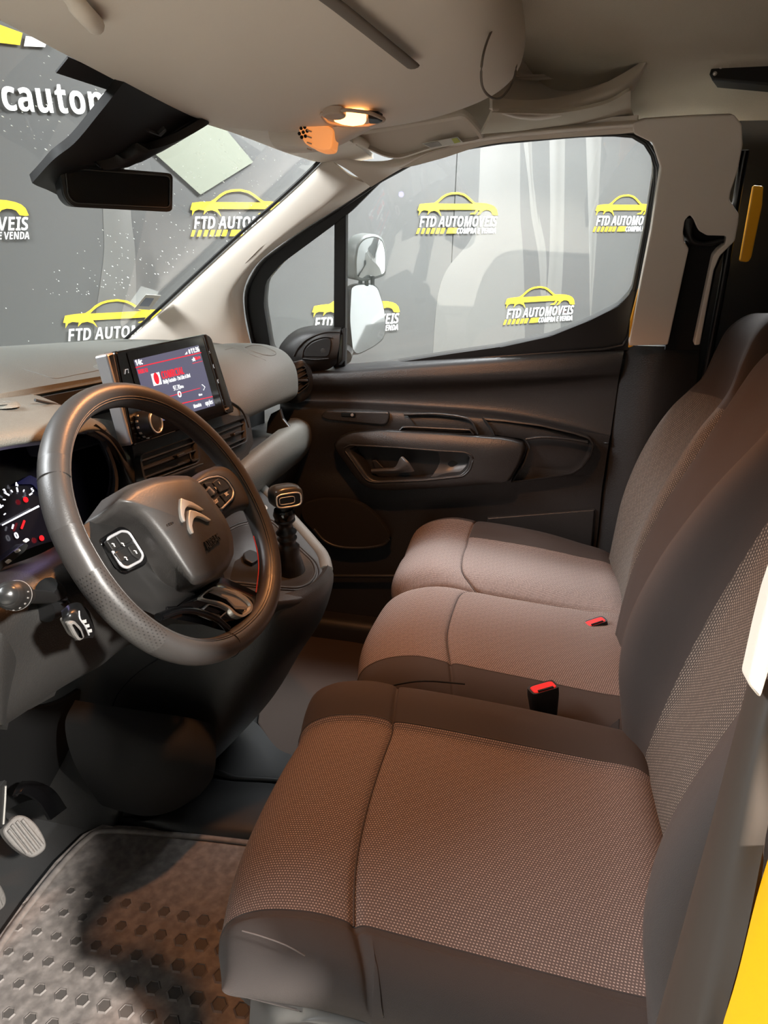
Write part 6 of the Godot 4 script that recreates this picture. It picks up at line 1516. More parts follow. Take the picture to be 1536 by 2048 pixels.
	for chev in [pv([Vector3(-0.4164, 0.7294, 0.0336), Vector3(-0.4098, 0.7256, 0.0359), Vector3(-0.4014, 0.7212, 0.0386), Vector3(-0.3932, 0.7146, 0.0425), Vector3(-0.3875, 0.7086, 0.0462), Vector3(-0.3926, 0.7094, 0.0457), Vector3(-0.4031, 0.7161, 0.0417), Vector3(-0.4117, 0.7195, 0.0396), Vector3(-0.4204, 0.7179, 0.0406), Vector3(-0.4281, 0.7135, 0.0433), Vector3(-0.4321, 0.7075, 0.0468), Vector3(-0.4353, 0.7085, 0.0463), Vector3(-0.4345, 0.7136, 0.0432), Vector3(-0.4273, 0.7214, 0.0385)]), pv([Vector3(-0.4141, 0.7157, 0.0419), Vector3(-0.4056, 0.7123, 0.0439), Vector3(-0.3976, 0.7074, 0.0469), Vector3(-0.3905, 0.7015, 0.0505), Vector3(-0.3852, 0.696, 0.0538), Vector3(-0.3908, 0.6964, 0.0535), Vector3(-0.401, 0.7038, 0.0491), Vector3(-0.4101, 0.7069, 0.0472), Vector3(-0.4185, 0.7048, 0.0485), Vector3(-0.4263, 0.7004, 0.0511), Vector3(-0.4294, 0.6943, 0.0548), Vector3(-0.4332, 0.6949, 0.0545), Vector3(-0.4327, 0.7007, 0.051), Vector3(-0.4249, 0.7088, 0.0461)])]:
		part("chevron_badge", mb().slab(soft(chev, 0.002, 3), n * -0.006, 0.0012), M.badge, pad, "chrome chevron")
	var xa: Vector3 = (Vector3(-0.3857, 0.6768, 0.0613) - Vector3(-0.4187, 0.6763, 0.0616)).normalized()
	words("embossed_word", "AIRBAG", 0.0095, Transform3D(Basis(xa, n.cross(xa), n), Vector3(-0.4036, 0.6766, 0.062)), M.vent, pad, 0.034, 0.003)
	part("embossed_mark", mb().hoop(pv([Vector3(-0.4612, 0.7142, 0.0428), Vector3(-0.4529, 0.7134, 0.0433), Vector3(-0.4532, 0.7114, 0.0445), Vector3(-0.4615, 0.7122, 0.044)]), pv([Vector3(-0.4603, 0.7137, 0.0431), Vector3(-0.4538, 0.713, 0.0435), Vector3(-0.4542, 0.7119, 0.0442), Vector3(-0.4607, 0.7125, 0.0438)]), n * -0.001), M.vent, pad)
	# hub and spokes behind the cushion
	part("hub", mb().slab(soft(pv([Vector3(-0.4708, 0.7252, -0.0216), Vector3(-0.3592, 0.731, -0.0252), Vector3(-0.2931, 0.7193, -0.0181), Vector3(-0.2689, 0.6779, 0.0069), Vector3(-0.2879, 0.6307, 0.0354), Vector3(-0.3396, 0.6096, 0.0482), Vector3(-0.4221, 0.6162, 0.0442), Vector3(-0.4576, 0.6464, 0.0259), Vector3(-0.4682, 0.6877, 0.001)]), 0.02), n * -0.05, 0.008), M.vent, w, "dark hub")
	part("left_spoke", mb().shell(net([
		pv([Vector3(-0.5235, 0.7194, -0.0228), Vector3(-0.5055, 0.7201, -0.0232), Vector3(-0.4818, 0.7205, -0.0235), Vector3(-0.4585, 0.7088, -0.0164), Vector3(-0.4477, 0.6873, -0.0034), Vector3(-0.4481, 0.6655, 0.0097)]),
		pv([Vector3(-0.5384, 0.7106, -0.0047), Vector3(-0.5198, 0.7097, -0.0041), Vector3(-0.5002, 0.7087, -0.0035), Vector3(-0.4845, 0.6988, 0.0025), Vector3(-0.4745, 0.6826, 0.0122), Vector3(-0.4686, 0.662, 0.0247)]),
		pv([Vector3(-0.5373, 0.6909, 0.0061), Vector3(-0.5205, 0.6876, 0.0081), Vector3(-0.5049, 0.6823, 0.0113), Vector3(-0.4926, 0.6729, 0.0169), Vector3(-0.4808, 0.6583, 0.0258), Vector3(-0.459, 0.6422, 0.0355)]),
		pv([Vector3(-0.5246, 0.6611, 0.0194), Vector3(-0.5123, 0.6565, 0.0222), Vector3(-0.4982, 0.6485, 0.027), Vector3(-0.4836, 0.6403, 0.032), Vector3(-0.4649, 0.6303, 0.038), Vector3(-0.4234, 0.6187, 0.045)]),
		pv([Vector3(-0.5078, 0.6354, 0.0232), Vector3(-0.497, 0.6284, 0.0275), Vector3(-0.4871, 0.62, 0.0325), Vector3(-0.4787, 0.6144, 0.0359), Vector3(-0.4576, 0.61, 0.0385), Vector3(-0.4013, 0.6041, 0.0421)])], 36, 30), 0.008), M.vent, w, "smooth left spoke cover")
	part("right_spoke", mb().shell(net([
		pv([Vector3(-0.3075, 0.718, -0.0196), Vector3(-0.2695, 0.7204, -0.0211), Vector3(-0.2313, 0.7196, -0.0206), Vector3(-0.1893, 0.7193, -0.0204), Vector3(-0.1492, 0.7164, -0.0187)]),
		pv([Vector3(-0.3216, 0.7143, -0.0034), Vector3(-0.2812, 0.7195, -0.0065), Vector3(-0.2477, 0.7174, -0.0053), Vector3(-0.2101, 0.7094, -0.0004), Vector3(-0.1794, 0.695, 0.0083)]),
		pv([Vector3(-0.318, 0.698, 0.0076), Vector3(-0.2824, 0.6987, 0.0072), Vector3(-0.2577, 0.6927, 0.0108), Vector3(-0.2221, 0.6861, 0.0148), Vector3(-0.1832, 0.6747, 0.0217)]),
		pv([Vector3(-0.3093, 0.6765, 0.0159), Vector3(-0.2889, 0.6735, 0.0177), Vector3(-0.2578, 0.6718, 0.0188), Vector3(-0.2227, 0.6667, 0.0219), Vector3(-0.1859, 0.6557, 0.0285)]),
		pv([Vector3(-0.2782, 0.6566, 0.0104), Vector3(-0.2627, 0.6569, 0.0103), Vector3(-0.234, 0.6571, 0.0101), Vector3(-0.2093, 0.6532, 0.0124), Vector3(-0.186, 0.6376, 0.0219)])], 34, 26), 0.008), M.leather, w, "leather covered right spoke")
	part("lower_spoke", mb().shell(net([
		pv([Vector3(-0.4091, 0.6124, 0.0371), Vector3(-0.381, 0.6101, 0.0385), Vector3(-0.3445, 0.6072, 0.0403), Vector3(-0.3212, 0.5923, 0.0493), Vector3(-0.2985, 0.5753, 0.0595), Vector3(-0.2795, 0.5586, 0.0696)]),
		pv([Vector3(-0.4501, 0.6192, 0.047), Vector3(-0.4166, 0.6135, 0.0505), Vector3(-0.3818, 0.606, 0.055), Vector3(-0.3543, 0.5905, 0.0644), Vector3(-0.331, 0.5751, 0.0737), Vector3(-0.3159, 0.5613, 0.082)]),
		pv([Vector3(-0.4696, 0.6175, 0.0457), Vector3(-0.4421, 0.6084, 0.0512), Vector3(-0.4114, 0.5948, 0.0595), Vector3(-0.3879, 0.5779, 0.0696), Vector3(-0.3653, 0.5635, 0.0783), Vector3(-0.3464, 0.5555, 0.0832)]),
		pv([Vector3(-0.4732, 0.6112, 0.0355), Vector3(-0.4513, 0.5982, 0.0434), Vector3(-0.4247, 0.5822, 0.053), Vector3(-0.3981, 0.5636, 0.0643), Vector3(-0.3776, 0.5534, 0.0704), Vector3(-0.3585, 0.5462, 0.0747)])], 34, 22), 0.008), M.gloss, w, "glossy lower spoke")
	var ro := even(soft(pv([Vector3(-0.4286, 0.6166, 0.0556), Vector3(-0.4103, 0.6176, 0.055), Vector3(-0.3915, 0.6164, 0.0557), Vector3(-0.3741, 0.6075, 0.0611), Vector3(-0.3539, 0.5955, 0.0684), Vector3(-0.3428, 0.5843, 0.0751), Vector3(-0.3389, 0.5733, 0.0818), Vector3(-0.35, 0.5689, 0.0844), Vector3(-0.3736, 0.5712, 0.083), Vector3(-0.3853, 0.5792, 0.0782), Vector3(-0.3885, 0.5889, 0.0723), Vector3(-0.3989, 0.5991, 0.0662)]), 0.006), 80)
	var ri := even(soft(pv([Vector3(-0.4233, 0.6151, 0.0565), Vector3(-0.4079, 0.6156, 0.0562), Vector3(-0.3927, 0.6145, 0.0569), Vector3(-0.3772, 0.6062, 0.0619), Vector3(-0.359, 0.595, 0.0687), Vector3(-0.3494, 0.585, 0.0747), Vector3(-0.3453, 0.5752, 0.0806), Vector3(-0.3534, 0.5728, 0.082), Vector3(-0.3703, 0.5736, 0.0816), Vector3(-0.3791, 0.5796, 0.0779), Vector3(-0.3819, 0.5887, 0.0725), Vector3(-0.3942, 0.5996, 0.0659)]), 0.006), 80)
	part("spoke_trim", mb().hoop(ro, ri, n * -0.012, 0.3), M.chrome, w, "chrome trim loop")
	part("trim_scoop", mb().slab(pv([Vector3(-0.4019, 0.6129, 0.0544), Vector3(-0.3889, 0.612, 0.0549), Vector3(-0.3732, 0.6037, 0.0599), Vector3(-0.3559, 0.5927, 0.0665), Vector3(-0.3463, 0.5828, 0.0725), Vector3(-0.3426, 0.5737, 0.078), Vector3(-0.3492, 0.5713, 0.0795), Vector3(-0.3733, 0.5823, 0.0728), Vector3(-0.3781, 0.5941, 0.0657)]), n * -0.006, 0.003), M.satin, w, "satin metal scoop")
	part("trim_inner", mb().slab(pv([Vector3(-0.4203, 0.6138, 0.0556), Vector3(-0.4054, 0.6138, 0.0555), Vector3(-0.3825, 0.5966, 0.0659), Vector3(-0.3773, 0.5842, 0.0734), Vector3(-0.3675, 0.5728, 0.0803), Vector3(-0.3763, 0.5789, 0.0766), Vector3(-0.38, 0.5883, 0.0709), Vector3(-0.3915, 0.5989, 0.0645)]), n * -0.004), M.gloss, w)  # dark glossy inner face of the trim loop
	part("metal_insert", mb().slab(soft(pv([Vector3(-0.4394, 0.6046, 0.0593), Vector3(-0.4131, 0.6043, 0.0595), Vector3(-0.3964, 0.5935, 0.066), Vector3(-0.3872, 0.5844, 0.0716), Vector3(-0.4136, 0.5847, 0.0714), Vector3(-0.4253, 0.5931, 0.0663)]), 0.003), n * -0.006, 0.002), M.satin, w, "brushed metal insert")
	part("lower_loop", mb().tube(cr(pv([Vector3(-0.4982, 0.6235, 0.0468), Vector3(-0.4712, 0.6187, 0.0497), Vector3(-0.4484, 0.6104, 0.0547), Vector3(-0.4289, 0.5979, 0.0622), Vector3(-0.4146, 0.585, 0.07), Vector3(-0.4063, 0.5707, 0.0786)]), 24), 0.006, 10, false, 0.7), M.gloss, w)
	# button pods
	var pods := [
		["left", even(soft(pv([Vector3(-0.5186, 0.7095, -0.0017), Vector3(-0.4751, 0.7117, -0.003), Vector3(-0.4668, 0.7041, 0.0016), Vector3(-0.4666, 0.6733, 0.0202), Vector3(-0.476, 0.6702, 0.0221), Vector3(-0.5077, 0.6725, 0.0207), Vector3(-0.514, 0.6772, 0.0178)]), 0.006), 80), even(soft(pv([Vector3(-0.5174, 0.7104, 0.0059), Vector3(-0.4899, 0.7106, 0.0058), Vector3(-0.4812, 0.707, 0.008), Vector3(-0.4807, 0.6831, 0.0225), Vector3(-0.4881, 0.6798, 0.0244), Vector3(-0.5126, 0.6806, 0.024), Vector3(-0.518, 0.6845, 0.0216)]), 0.008), 80)],
		["right", even(soft(pv([Vector3(-0.3216, 0.7188, -0.0038), Vector3(-0.2803, 0.7195, -0.0042), Vector3(-0.2505, 0.7156, -0.0018), Vector3(-0.234, 0.7073, 0.0032), Vector3(-0.2318, 0.6892, 0.0141), Vector3(-0.2469, 0.6808, 0.0192), Vector3(-0.2996, 0.6757, 0.0223), Vector3(-0.3037, 0.6907, 0.0132)]), 0.008), 80), even(soft(pv([Vector3(-0.326, 0.7197, 0.0027), Vector3(-0.2909, 0.7198, 0.0026), Vector3(-0.2656, 0.7162, 0.0048), Vector3(-0.253, 0.7088, 0.0093), Vector3(-0.2506, 0.6936, 0.0184), Vector3(-0.2618, 0.6878, 0.022), Vector3(-0.3046, 0.6827, 0.025), Vector3(-0.3092, 0.6952, 0.0175)]), 0.008), 80)]]
	for p in pods:
		var q := part("button_pod", mb().slab(p[1], n * -0.012, 0.002, true), M.gloss, w, p[0] + " button pod")
		part("pod_ring", mb().tube(p[2], 0.0016, 8, true), M.satin, q, "metal ring")
		part("pod_face", mb().slab(scaled(p[2], MB.mid(p[2]), 0.97), n * -0.008), M.black, q)
	for k in [
		pv([Vector3(-0.5203, 0.7102, 0.009), Vector3(-0.5067, 0.7104, 0.0089), Vector3(-0.5063, 0.7003, 0.015), Vector3(-0.5194, 0.7001, 0.0151)]), pv([Vector3(-0.505, 0.7104, 0.0089), Vector3(-0.4932, 0.7109, 0.0086), Vector3(-0.4857, 0.7071, 0.0109), Vector3(-0.4847, 0.6997, 0.0154), Vector3(-0.504, 0.7001, 0.0151)]),
		pv([Vector3(-0.5193, 0.6986, 0.016), Vector3(-0.5002, 0.6979, 0.0164), Vector3(-0.5003, 0.6888, 0.0219), Vector3(-0.5185, 0.6889, 0.0219)]), pv([Vector3(-0.4978, 0.6976, 0.0166), Vector3(-0.4851, 0.6977, 0.0166), Vector3(-0.4853, 0.6849, 0.0243), Vector3(-0.4918, 0.6824, 0.0258), Vector3(-0.4975, 0.6889, 0.0219)]),
		pv([Vector3(-0.2912, 0.7144, 0.0088), Vector3(-0.2721, 0.7159, 0.0079), Vector3(-0.2612, 0.7095, 0.0117), Vector3(-0.2591, 0.6999, 0.0176), Vector3(-0.2877, 0.7009, 0.017)]), pv([Vector3(-0.3099, 0.7181, 0.0066), Vector3(-0.2938, 0.7157, 0.008), Vector3(-0.2914, 0.7024, 0.016), Vector3(-0.3051, 0.7007, 0.0171)]),
		pv([Vector3(-0.2909, 0.6985, 0.0184), Vector3(-0.2589, 0.6978, 0.0188), Vector3(-0.2642, 0.6906, 0.0232), Vector3(-0.2875, 0.688, 0.0247)]), pv([Vector3(-0.3117, 0.6967, 0.0195), Vector3(-0.2944, 0.6981, 0.0187), Vector3(-0.2903, 0.6881, 0.0247), Vector3(-0.3063, 0.686, 0.026)])]:
		part("wheel_button", mb().slab(soft(k, 0.002, 3), n * -0.004, 0.0008), M.vent, w)
	for e in [["LIST", Vector3(-0.3089, 0.6949, 0.0214), 0.01], ["SRC", Vector3(-0.2765, 0.6963, 0.0206), 0.009]]:
		words("button_word", e[0], 0.0045, Transform3D(Basis(xa, n.cross(xa), n), e[1]), M.key, w, e[2], 0.0006)
	for e in [Vector3(-0.5155, 0.7048, 0.0131), Vector3(-0.503, 0.7014, 0.0152), Vector3(-0.5103, 0.6897, 0.0222), Vector3(-0.4925, 0.6904, 0.0218), Vector3(-0.2788, 0.711, 0.0117), Vector3(-0.2936, 0.7075, 0.0138)]:
		part("button_mark", mb().tube(cr(pv([e + v * 0.002 - u * 0.0012, e + u * 0.0013 + v * 0.0005, e - v * 0.0005, e + u * 0.0008 - v * 0.002]), 8), 0.0006, 5), M.key, w)
	part("roller", mb().tube(pv([Vector3(-0.3102, 0.7107, 0.0105), Vector3(-0.306, 0.7034, 0.0149)]), 0.0045, 14), M.satin, w, "ribbed scroll roller")

func stalks() -> void:
	var s := thing("indicator_stalk", "round-ended light stalk at the left edge, left of the wheel", "control stalk", Vector3(-0.5909, 0.676, -0.02))
	var tip := Vector3(-0.6444, 0.7032, 0)
	var root := Vector3(-0.5174, 0.6402, -0.055)
	var d := (root - tip).normalized()
	var x := d.cross(Vector3.UP).normalized()
	var tf := Transform3D(Basis(x, d, x.cross(d)), tip)
	var h := tip.distance_to(root)
	part("barrel", mb().lathe(tf, PackedVector2Array([Vector2(0, -0.004), Vector2(0.007, -0.002), Vector2(0.0098, 0.002), Vector2(0.0105, 0.005), Vector2(0.012, 0.007), Vector2(0.0127, 0.02), Vector2(0.0115, 0.032), Vector2(0.0085, 0.044), Vector2(0.0065, 0.055), Vector2(0.006, h)]), 36), M.vent, s, "ribbed stalk barrel")
	part("end_cap", mb().lathe(tf, PackedVector2Array([Vector2(0, -0.0055), Vector2(0.005, -0.0048), Vector2(0.008, -0.002), Vector2(0.009, 0.002)]), 30), M.steel, s, "smooth end cap")
	part("ring_mark", mb().lathe(tf, PackedVector2Array([Vector2(0.0128, 0.0205), Vector2(0.0132, 0.0212), Vector2(0.0128, 0.022)]), 36), M.stalk_print, s)
	for k in 6:
		var a := -1.9 + 0.42 * k
		var at := tf * Vector3(cos(a) * 0.0125, 0.013, sin(a) * 0.0125)
		part("stalk_mark", mb().box(Transform3D(tf.basis * Basis(Vector3.UP, -a), at), Vector3(0.0008, 0.0026, 0.0012)), M.stalk_print, s)
	part("stalk_root", mb().tube(cr(pv([Vector3(-0.5402, 0.6612, -0.05), Vector3(-0.5302, 0.6495, -0.05), Vector3(-0.532, 0.6382, -0.05), Vector3(-0.5454, 0.6385, -0.05)]), 14), 0.012, 12), M.rubber, s)
	var s2 := thing("cruise_stalk", "short control stalk with a silver pad below the indicator stalk", "control stalk", Vector3(-0.5375, 0.6291, -0.02))
	part("stalk_body", mb().shell(net([
		pv([Vector3(-0.5838, 0.6621, 0), Vector3(-0.5708, 0.6635, 0), Vector3(-0.5504, 0.6551, -0.005), Vector3(-0.5253, 0.6342, -0.015)]),
		pv([Vector3(-0.5972, 0.6607, 0.012), Vector3(-0.5907, 0.6662, 0.016), Vector3(-0.5741, 0.6586, 0.014), Vector3(-0.5343, 0.6264, -0.005)]),
		pv([Vector3(-0.5924, 0.6476, 0.012), Vector3(-0.5884, 0.6535, 0.018), Vector3(-0.5749, 0.6462, 0.018), Vector3(-0.5393, 0.6195, 0)]),
		pv([Vector3(-0.5746, 0.6276, 0.004), Vector3(-0.5752, 0.6297, 0.01), Vector3(-0.5636, 0.6262, 0.01), Vector3(-0.5406, 0.6133, -0.002)])], 22, 22), 0.012), M.rubber, s2)
	part("silver_pad", mb().slab(soft(pv([Vector3(-0.6, 0.659, 0.019), Vector3(-0.5916, 0.6592, 0.02), Vector3(-0.5827, 0.6471, 0.02), Vector3(-0.5768, 0.6338, 0.018), Vector3(-0.5857, 0.6335, 0.018), Vector3(-0.5905, 0.6394, 0.018)]), 0.004), Vector3(0.004, 0.002, -0.012), 0.003), M.pedal, s2, "satin silver pad")
	for q in [Vector3(-0.5817, 0.6534, 0.0215), Vector3(-0.5782, 0.6472, 0.0215), Vector3(-0.5728, 0.6393, 0.0195)]:
		part("stalk_mark", mb().box(facing(q, Vector3(-0.6, 0.3, 0.7)), Vector3(0.004, 0.003, 0.001)), M.stalk_print, s2)
	part("pad_edge", mb().tube(cr(pv([Vector3(-0.5825, 0.6638, 0.018), Vector3(-0.5855, 0.6575, 0.0205), Vector3(-0.581, 0.6485, 0.0215), Vector3(-0.5735, 0.6354, 0.019)]), 14), 0.0008, 5), M.satin, s2)

# ---------------------------------------------------------------- seats
# a dense sheet through a control net, kept so that it can be cut along control lines
func dense(rows: Array, k: int) -> Array:
	return net(rows, (rows[0].size() - 1) * k + 1, (rows.size() - 1) * k + 1)

func cut(d: Array, r0: int, r1: int, c0: int, c1: int) -> Array:
	var out := []
	for i in range(r0, r1 + 1):
		out.append((d[i] as PackedVector3Array).slice(c0, c1 + 1))
	return out

# cushion: stations across (x, height above the sitting plane, forward shift, kind) by a profile front to back
func cushion(st: Array, prof: Array, base_y: float) -> Array:
	var rows := []
	for s in st:
		var row := PackedVector3Array()
		for q in prof:
			# q: z, y, how much the edge drop counts here
			var y: float = base_y + q[1] + s[1] * q[2]
			if s.size() > 3:
				y = maxf(y, s[3])
			row.append(Vector3(s[0], y, q[0] + s[2] * (1.0 if q[0] < 0.3 else 0.0)))
		rows.append(row)
	return rows

func backrest(st: Array, prof: Array) -> Array:
	var rows := []
	for s in st:
		var row := PackedVector3Array()
		for q in prof:
			# q: y, z of the middle, bolster depth, width factor
			row.append(Vector3(s[2] + (s[0] - s[2]) * q[3], q[0], q[1] - s[1] * q[2] + s[3]))
		rows.append(row)
	return rows

func seam(p: PackedVector3Array, parent: Node3D, m: Material, r := 0.0012) -> void:
	part("seam", mb().tube(p, r, 5), m, parent)

func seats() -> void:
	var k := 6
	var seam_m := sm(Color(0.25, 0.22, 0.21), 0.9)
	# ---- driver's seat
	var ds := thing("driver_seat", "near brown-grey cloth driver's seat with dotted centre panel and dark bolsters", "car seat", Vector3(-0.385, 0.1, 0.36))
	var prof := [[0.19, -0.16, 1.0], [0.135, -0.12, 1.0], [0.115, -0.07, 1.0], [0.125, -0.028, 1.0], [0.16, -0.002, 1.0], [0.21, 0.01, 1.0], [0.248, 0.009, 1.0], [0.259, 0.003, 1.0], [0.27, 0.008, 1.0], [0.32, 0.007, 1.0], [0.42, 0.002, 1.0], [0.52, -0.002, 0.8], [0.585, -0.004, 0.4], [0.63, -0.04, 0.2]]
	var st := [[-0.585, -0.06, 0.07, 0.3], [-0.626, -0.048, 0.06, 0.308], [-0.634, -0.02, 0.055, 0.315], [-0.616, 0.004, 0.045, 0.3], [-0.59, 0.012, 0.03, 0.27], [-0.573, 0.004, 0.022], [-0.5, 0.008, 0.004], [-0.41, 0.008, -0.006], [-0.32, 0.006, -0.01], [-0.25, 0.0, -0.012], [-0.232, 0.008, -0.014], [-0.195, 0.026, -0.018], [-0.158, 0.02, -0.022], [-0.138, -0.02, -0.02], [-0.132, -0.09, -0.01], [-0.14, -0.17, 0.0]]
	var d := dense(cushion(st, prof, 0.35), k)
	part("cushion_panel", mb().grid(cut(d, 5 * k, 9 * k, 7 * k, 13 * k)), M.cloth, ds, "dotted cloth centre panel")
	part("cushion_roll", mb().grid(cut(d, 5 * k, 10 * k, 2 * k, 7 * k)), M.cloth, ds, "dotted cloth front roll")
	part("cushion_panel", mb().grid(cut(d, 9 * k, 10 * k, 7 * k, 13 * k)), M.cloth, ds)
	part("side_bolster", mb().grid(cut(d, 0, 5 * k, 0, 13 * k)), M.cloth_side, ds, "dark near bolster")
	part("side_bolster", mb().grid(cut(d, 10 * k, 15 * k, 0, 13 * k)), M.cloth_side, ds, "dark far bolster")
	part("cushion_front", mb().grid(cut(d, 5 * k, 10 * k, 0, 2 * k)), M.cloth_side, ds)
	var sp := PackedVector3Array()
	for i in range(5 * k, 10 * k + 1):
		sp.append(d[i][7 * k] + Vector3(0, 0.001, 0))
	seam(sp, ds, seam_m)
	for r in [5, 10]:
		sp = (d[r * k] as PackedVector3Array).slice(2 * k, 12 * k)
		seam(sp, ds, seam_m, 0.0009)
	part("bolster_seam", mb().tube(cr(pv([Vector3(-0.632, 0.391, 0.1913), Vector3(-0.634, 0.3925, 0.2096), Vector3(-0.636, 0.3912, 0.2342), Vector3(-0.637, 0.3852, 0.2533)]), 14), 0.0007, 5), seam_m, ds)
	# plastic seat base
	part("seat_base", mb().shell(net([
		pv([Vector3(-0.6, 0.3159, 0.1855), Vector3(-0.612, 0.3251, 0.2191), Vector3(-0.615, 0.3243, 0.26), Vector3(-0.615, 0.3179, 0.299), Vector3(-0.615, 0.3175, 0.3649), Vector3(-0.615, 0.3259, 0.4275)]),
		pv([Vector3(-0.605, 0.293, 0.1859), Vector3(-0.625, 0.316, 0.2239), Vector3(-0.628, 0.3188, 0.2643), Vector3(-0.628, 0.3169, 0.3025), Vector3(-0.628, 0.3169, 0.3671), Vector3(-0.628, 0.3256, 0.4284)]),
		pv([Vector3(-0.605, 0.2594, 0.1833), Vector3(-0.63, 0.2865, 0.2178), Vector3(-0.632, 0.2954, 0.2412), Vector3(-0.635, 0.3051, 0.2666), Vector3(-0.635, 0.3028, 0.3689), Vector3(-0.635, 0.312, 0.4299)]),
		pv([Vector3(-0.6, 0.1887, 0.1762), Vector3(-0.615, 0.2201, 0.2079), Vector3(-0.618, 0.2618, 0.2408), Vector3(-0.62, 0.2748, 0.2815), Vector3(-0.62, 0.257, 0.3686), Vector3(-0.62, 0.2672, 0.4322)]),
		pv([Vector3(-0.6, 0.0412, 0.1627), Vector3(-0.61, 0.0737, 0.2027), Vector3(-0.61, 0.0873, 0.2365), Vector3(-0.61, 0.105, 0.2801), Vector3(-0.61, 0.1422, 0.3722), Vector3(-0.61, 0.1691, 0.4387)])], 30, 24), 0.01), sm(Color(0.27, 0.265, 0.26), 0.45), ds, "grey plastic seat base")
	part("seat_frame", mb().box(Transform3D(Basis(), Vector3(-0.385, 0.13, 0.38)), Vector3(0.42, 0.14, 0.36), 0.02), M.black, ds)
	# backrest: stations across [x, bolster share, middle, extra depth]
	var bp := [[0.24, 0.585, 0.01, 1.0], [0.31, 0.597, 0.02, 1.0], [0.38, 0.612, 0.045, 1.0], [0.46, 0.638, 0.082, 1.0], [0.54, 0.663, 0.1, 1.0], [0.63, 0.692, 0.1, 1.0], [0.72, 0.72, 0.085, 0.98], [0.8, 0.745, 0.062, 0.94], [0.88, 0.77, 0.045, 0.86], [0.94, 0.79, 0.03, 0.72]]
	var bs := [[-0.575, -0.4, -0.385, 0.13], [-0.622, -0.2, -0.385, 0.06], [-0.634, 0.6, -0.385, -0.01], [-0.612, 1.0, -0.385, -0.02], [-0.562, 0.95, -0.385, -0.015], [-0.52, 0.5, -0.385, -0.005], [-0.46, 0.1, -0.385, 0.0], [-0.385, 0.0, -0.385, 0.0], [-0.31, 0.08, -0.385, 0.0], [-0.235, 0.1, -0.385, 0.0], [-0.2, 0.25, -0.385, 0.0], [-0.172, 0.9, -0.385, 0.0], [-0.148, 1.02, -0.385, 0.0], [-0.13, 0.6, -0.385, 0.0], [-0.128, -0.2, -0.385, 0.06], [-0.16, -0.4, -0.385, 0.13]]
	var b := dense(backrest(bs, bp), k)
	part("back_panel", mb().grid(cut(b, 4 * k, 10 * k, 0, 9 * k)), M.cloth_rib, ds, "ribbed cloth back panel")
	part("back_bolster", mb().grid(cut(b, 0, 4 * k, 0, 9 * k)), M.cloth_side, ds)
	part("back_bolster", mb().grid(cut(b, 10 * k, 15 * k, 0, 9 * k)), M.cloth_side, ds)
	part("back_shell", mb().shell(net([
		[Vector3(-0.58, 0.24, 0.72), Vector3(-0.385, 0.24, 0.74), Vector3(-0.16, 0.24, 0.72)],
		[Vector3(-0.58, 0.6, 0.83), Vector3(-0.385, 0.6, 0.86), Vector3(-0.16, 0.6, 0.83)],
		[Vector3(-0.5, 0.95, 0.85), Vector3(-0.385, 0.95, 0.88), Vector3(-0.25, 0.95, 0.85)]], 12, 14), 0.01), M.cloth_side, ds)
	# ---- double passenger bench
	var bn := thing("passenger_bench", "far double passenger bench in brown-grey dotted cloth", "car seat", Vector3(0.28, 0.1, 0.36))
	var bprof := [[0.2, -0.2, 1.0], [0.155, -0.13, 1.0], [0.125, -0.075, 1.0], [0.13, -0.03, 1.0], [0.165, 0.0, 1.0], [0.22, 0.016, 1.0], [0.272, 0.013, 1.0], [0.283, 0.007, 1.0], [0.294, 0.012, 1.0], [0.36, 0.008, 1.0], [0.45, 0.002, 0.9], [0.54, -0.004, 0.6], [0.6, -0.006, 0.3], [0.65, -0.03, 0.1]]
	var bst := [[-0.09, -0.2, 0.05], [-0.115, -0.12, 0.045], [-0.112, -0.05, 0.04], [-0.09, -0.012, 0.03], [-0.05, 0.004, 0.02], [0.05, 0.006, 0.0], [0.16, 0.006, -0.004], [0.245, 0.004, 0.0], [0.285, -0.006, 0.018], [0.3, -0.02, 0.035], [0.315, -0.004, 0.018], [0.36, 0.012, -0.01], [0.46, 0.012, -0.02], [0.54, 0.01, -0.02], [0.575, 0.02, -0.02], [0.62, 0.045, -0.012], [0.655, 0.03, 0.0], [0.668, -0.04, 0.02], [0.66, -0.18, 0.04]]
	var e := dense(cushion(bst, bprof, 0.355), k)
	part("middle_cushion", mb().grid(cut(e, 4 * k, 9 * k, 7 * k, 13 * k)), M.cloth, bn, "dotted middle cushion")
	part("middle_roll", mb().grid(cut(e, 4 * k, 9 * k, 2 * k, 7 * k)), M.cloth, bn, "dotted middle front roll")
	part("outer_cushion", mb().grid(cut(e, 9 * k, 14 * k, 7 * k, 13 * k)), M.cloth, bn, "dotted outer cushion")
	part("outer_roll", mb().grid(cut(e, 9 * k, 15 * k, 2 * k, 7 * k)), M.cloth, bn, "dotted outer front roll")
	part("side_bolster", mb().grid(cut(e, 0, 4 * k, 0, 13 * k)), M.cloth_side, bn, "dark near side")
	part("side_bolster", mb().grid(cut(e, 14 * k, 18 * k, 7 * k, 13 * k)), M.cloth_side, bn, "dark far bolster")
	part("side_bolster", mb().grid(cut(e, 15 * k, 18 * k, 0, 7 * k)), M.cloth_side, bn)
	part("cushion_front", mb().grid(cut(e, 4 * k, 15 * k, 0, 2 * k)), M.cloth_side, bn)
	for rr in [[4, 9], [9, 14]]:
		sp = PackedVector3Array()
		for i in range(rr[0] * k, rr[1] * k + 1):
			sp.append(e[i][7 * k] + Vector3(0, 0.001, 0))
		seam(sp, bn, seam_m)
	seam((e[4 * k] as PackedVector3Array).slice(2 * k, 12 * k), bn, seam_m, 0.0009)
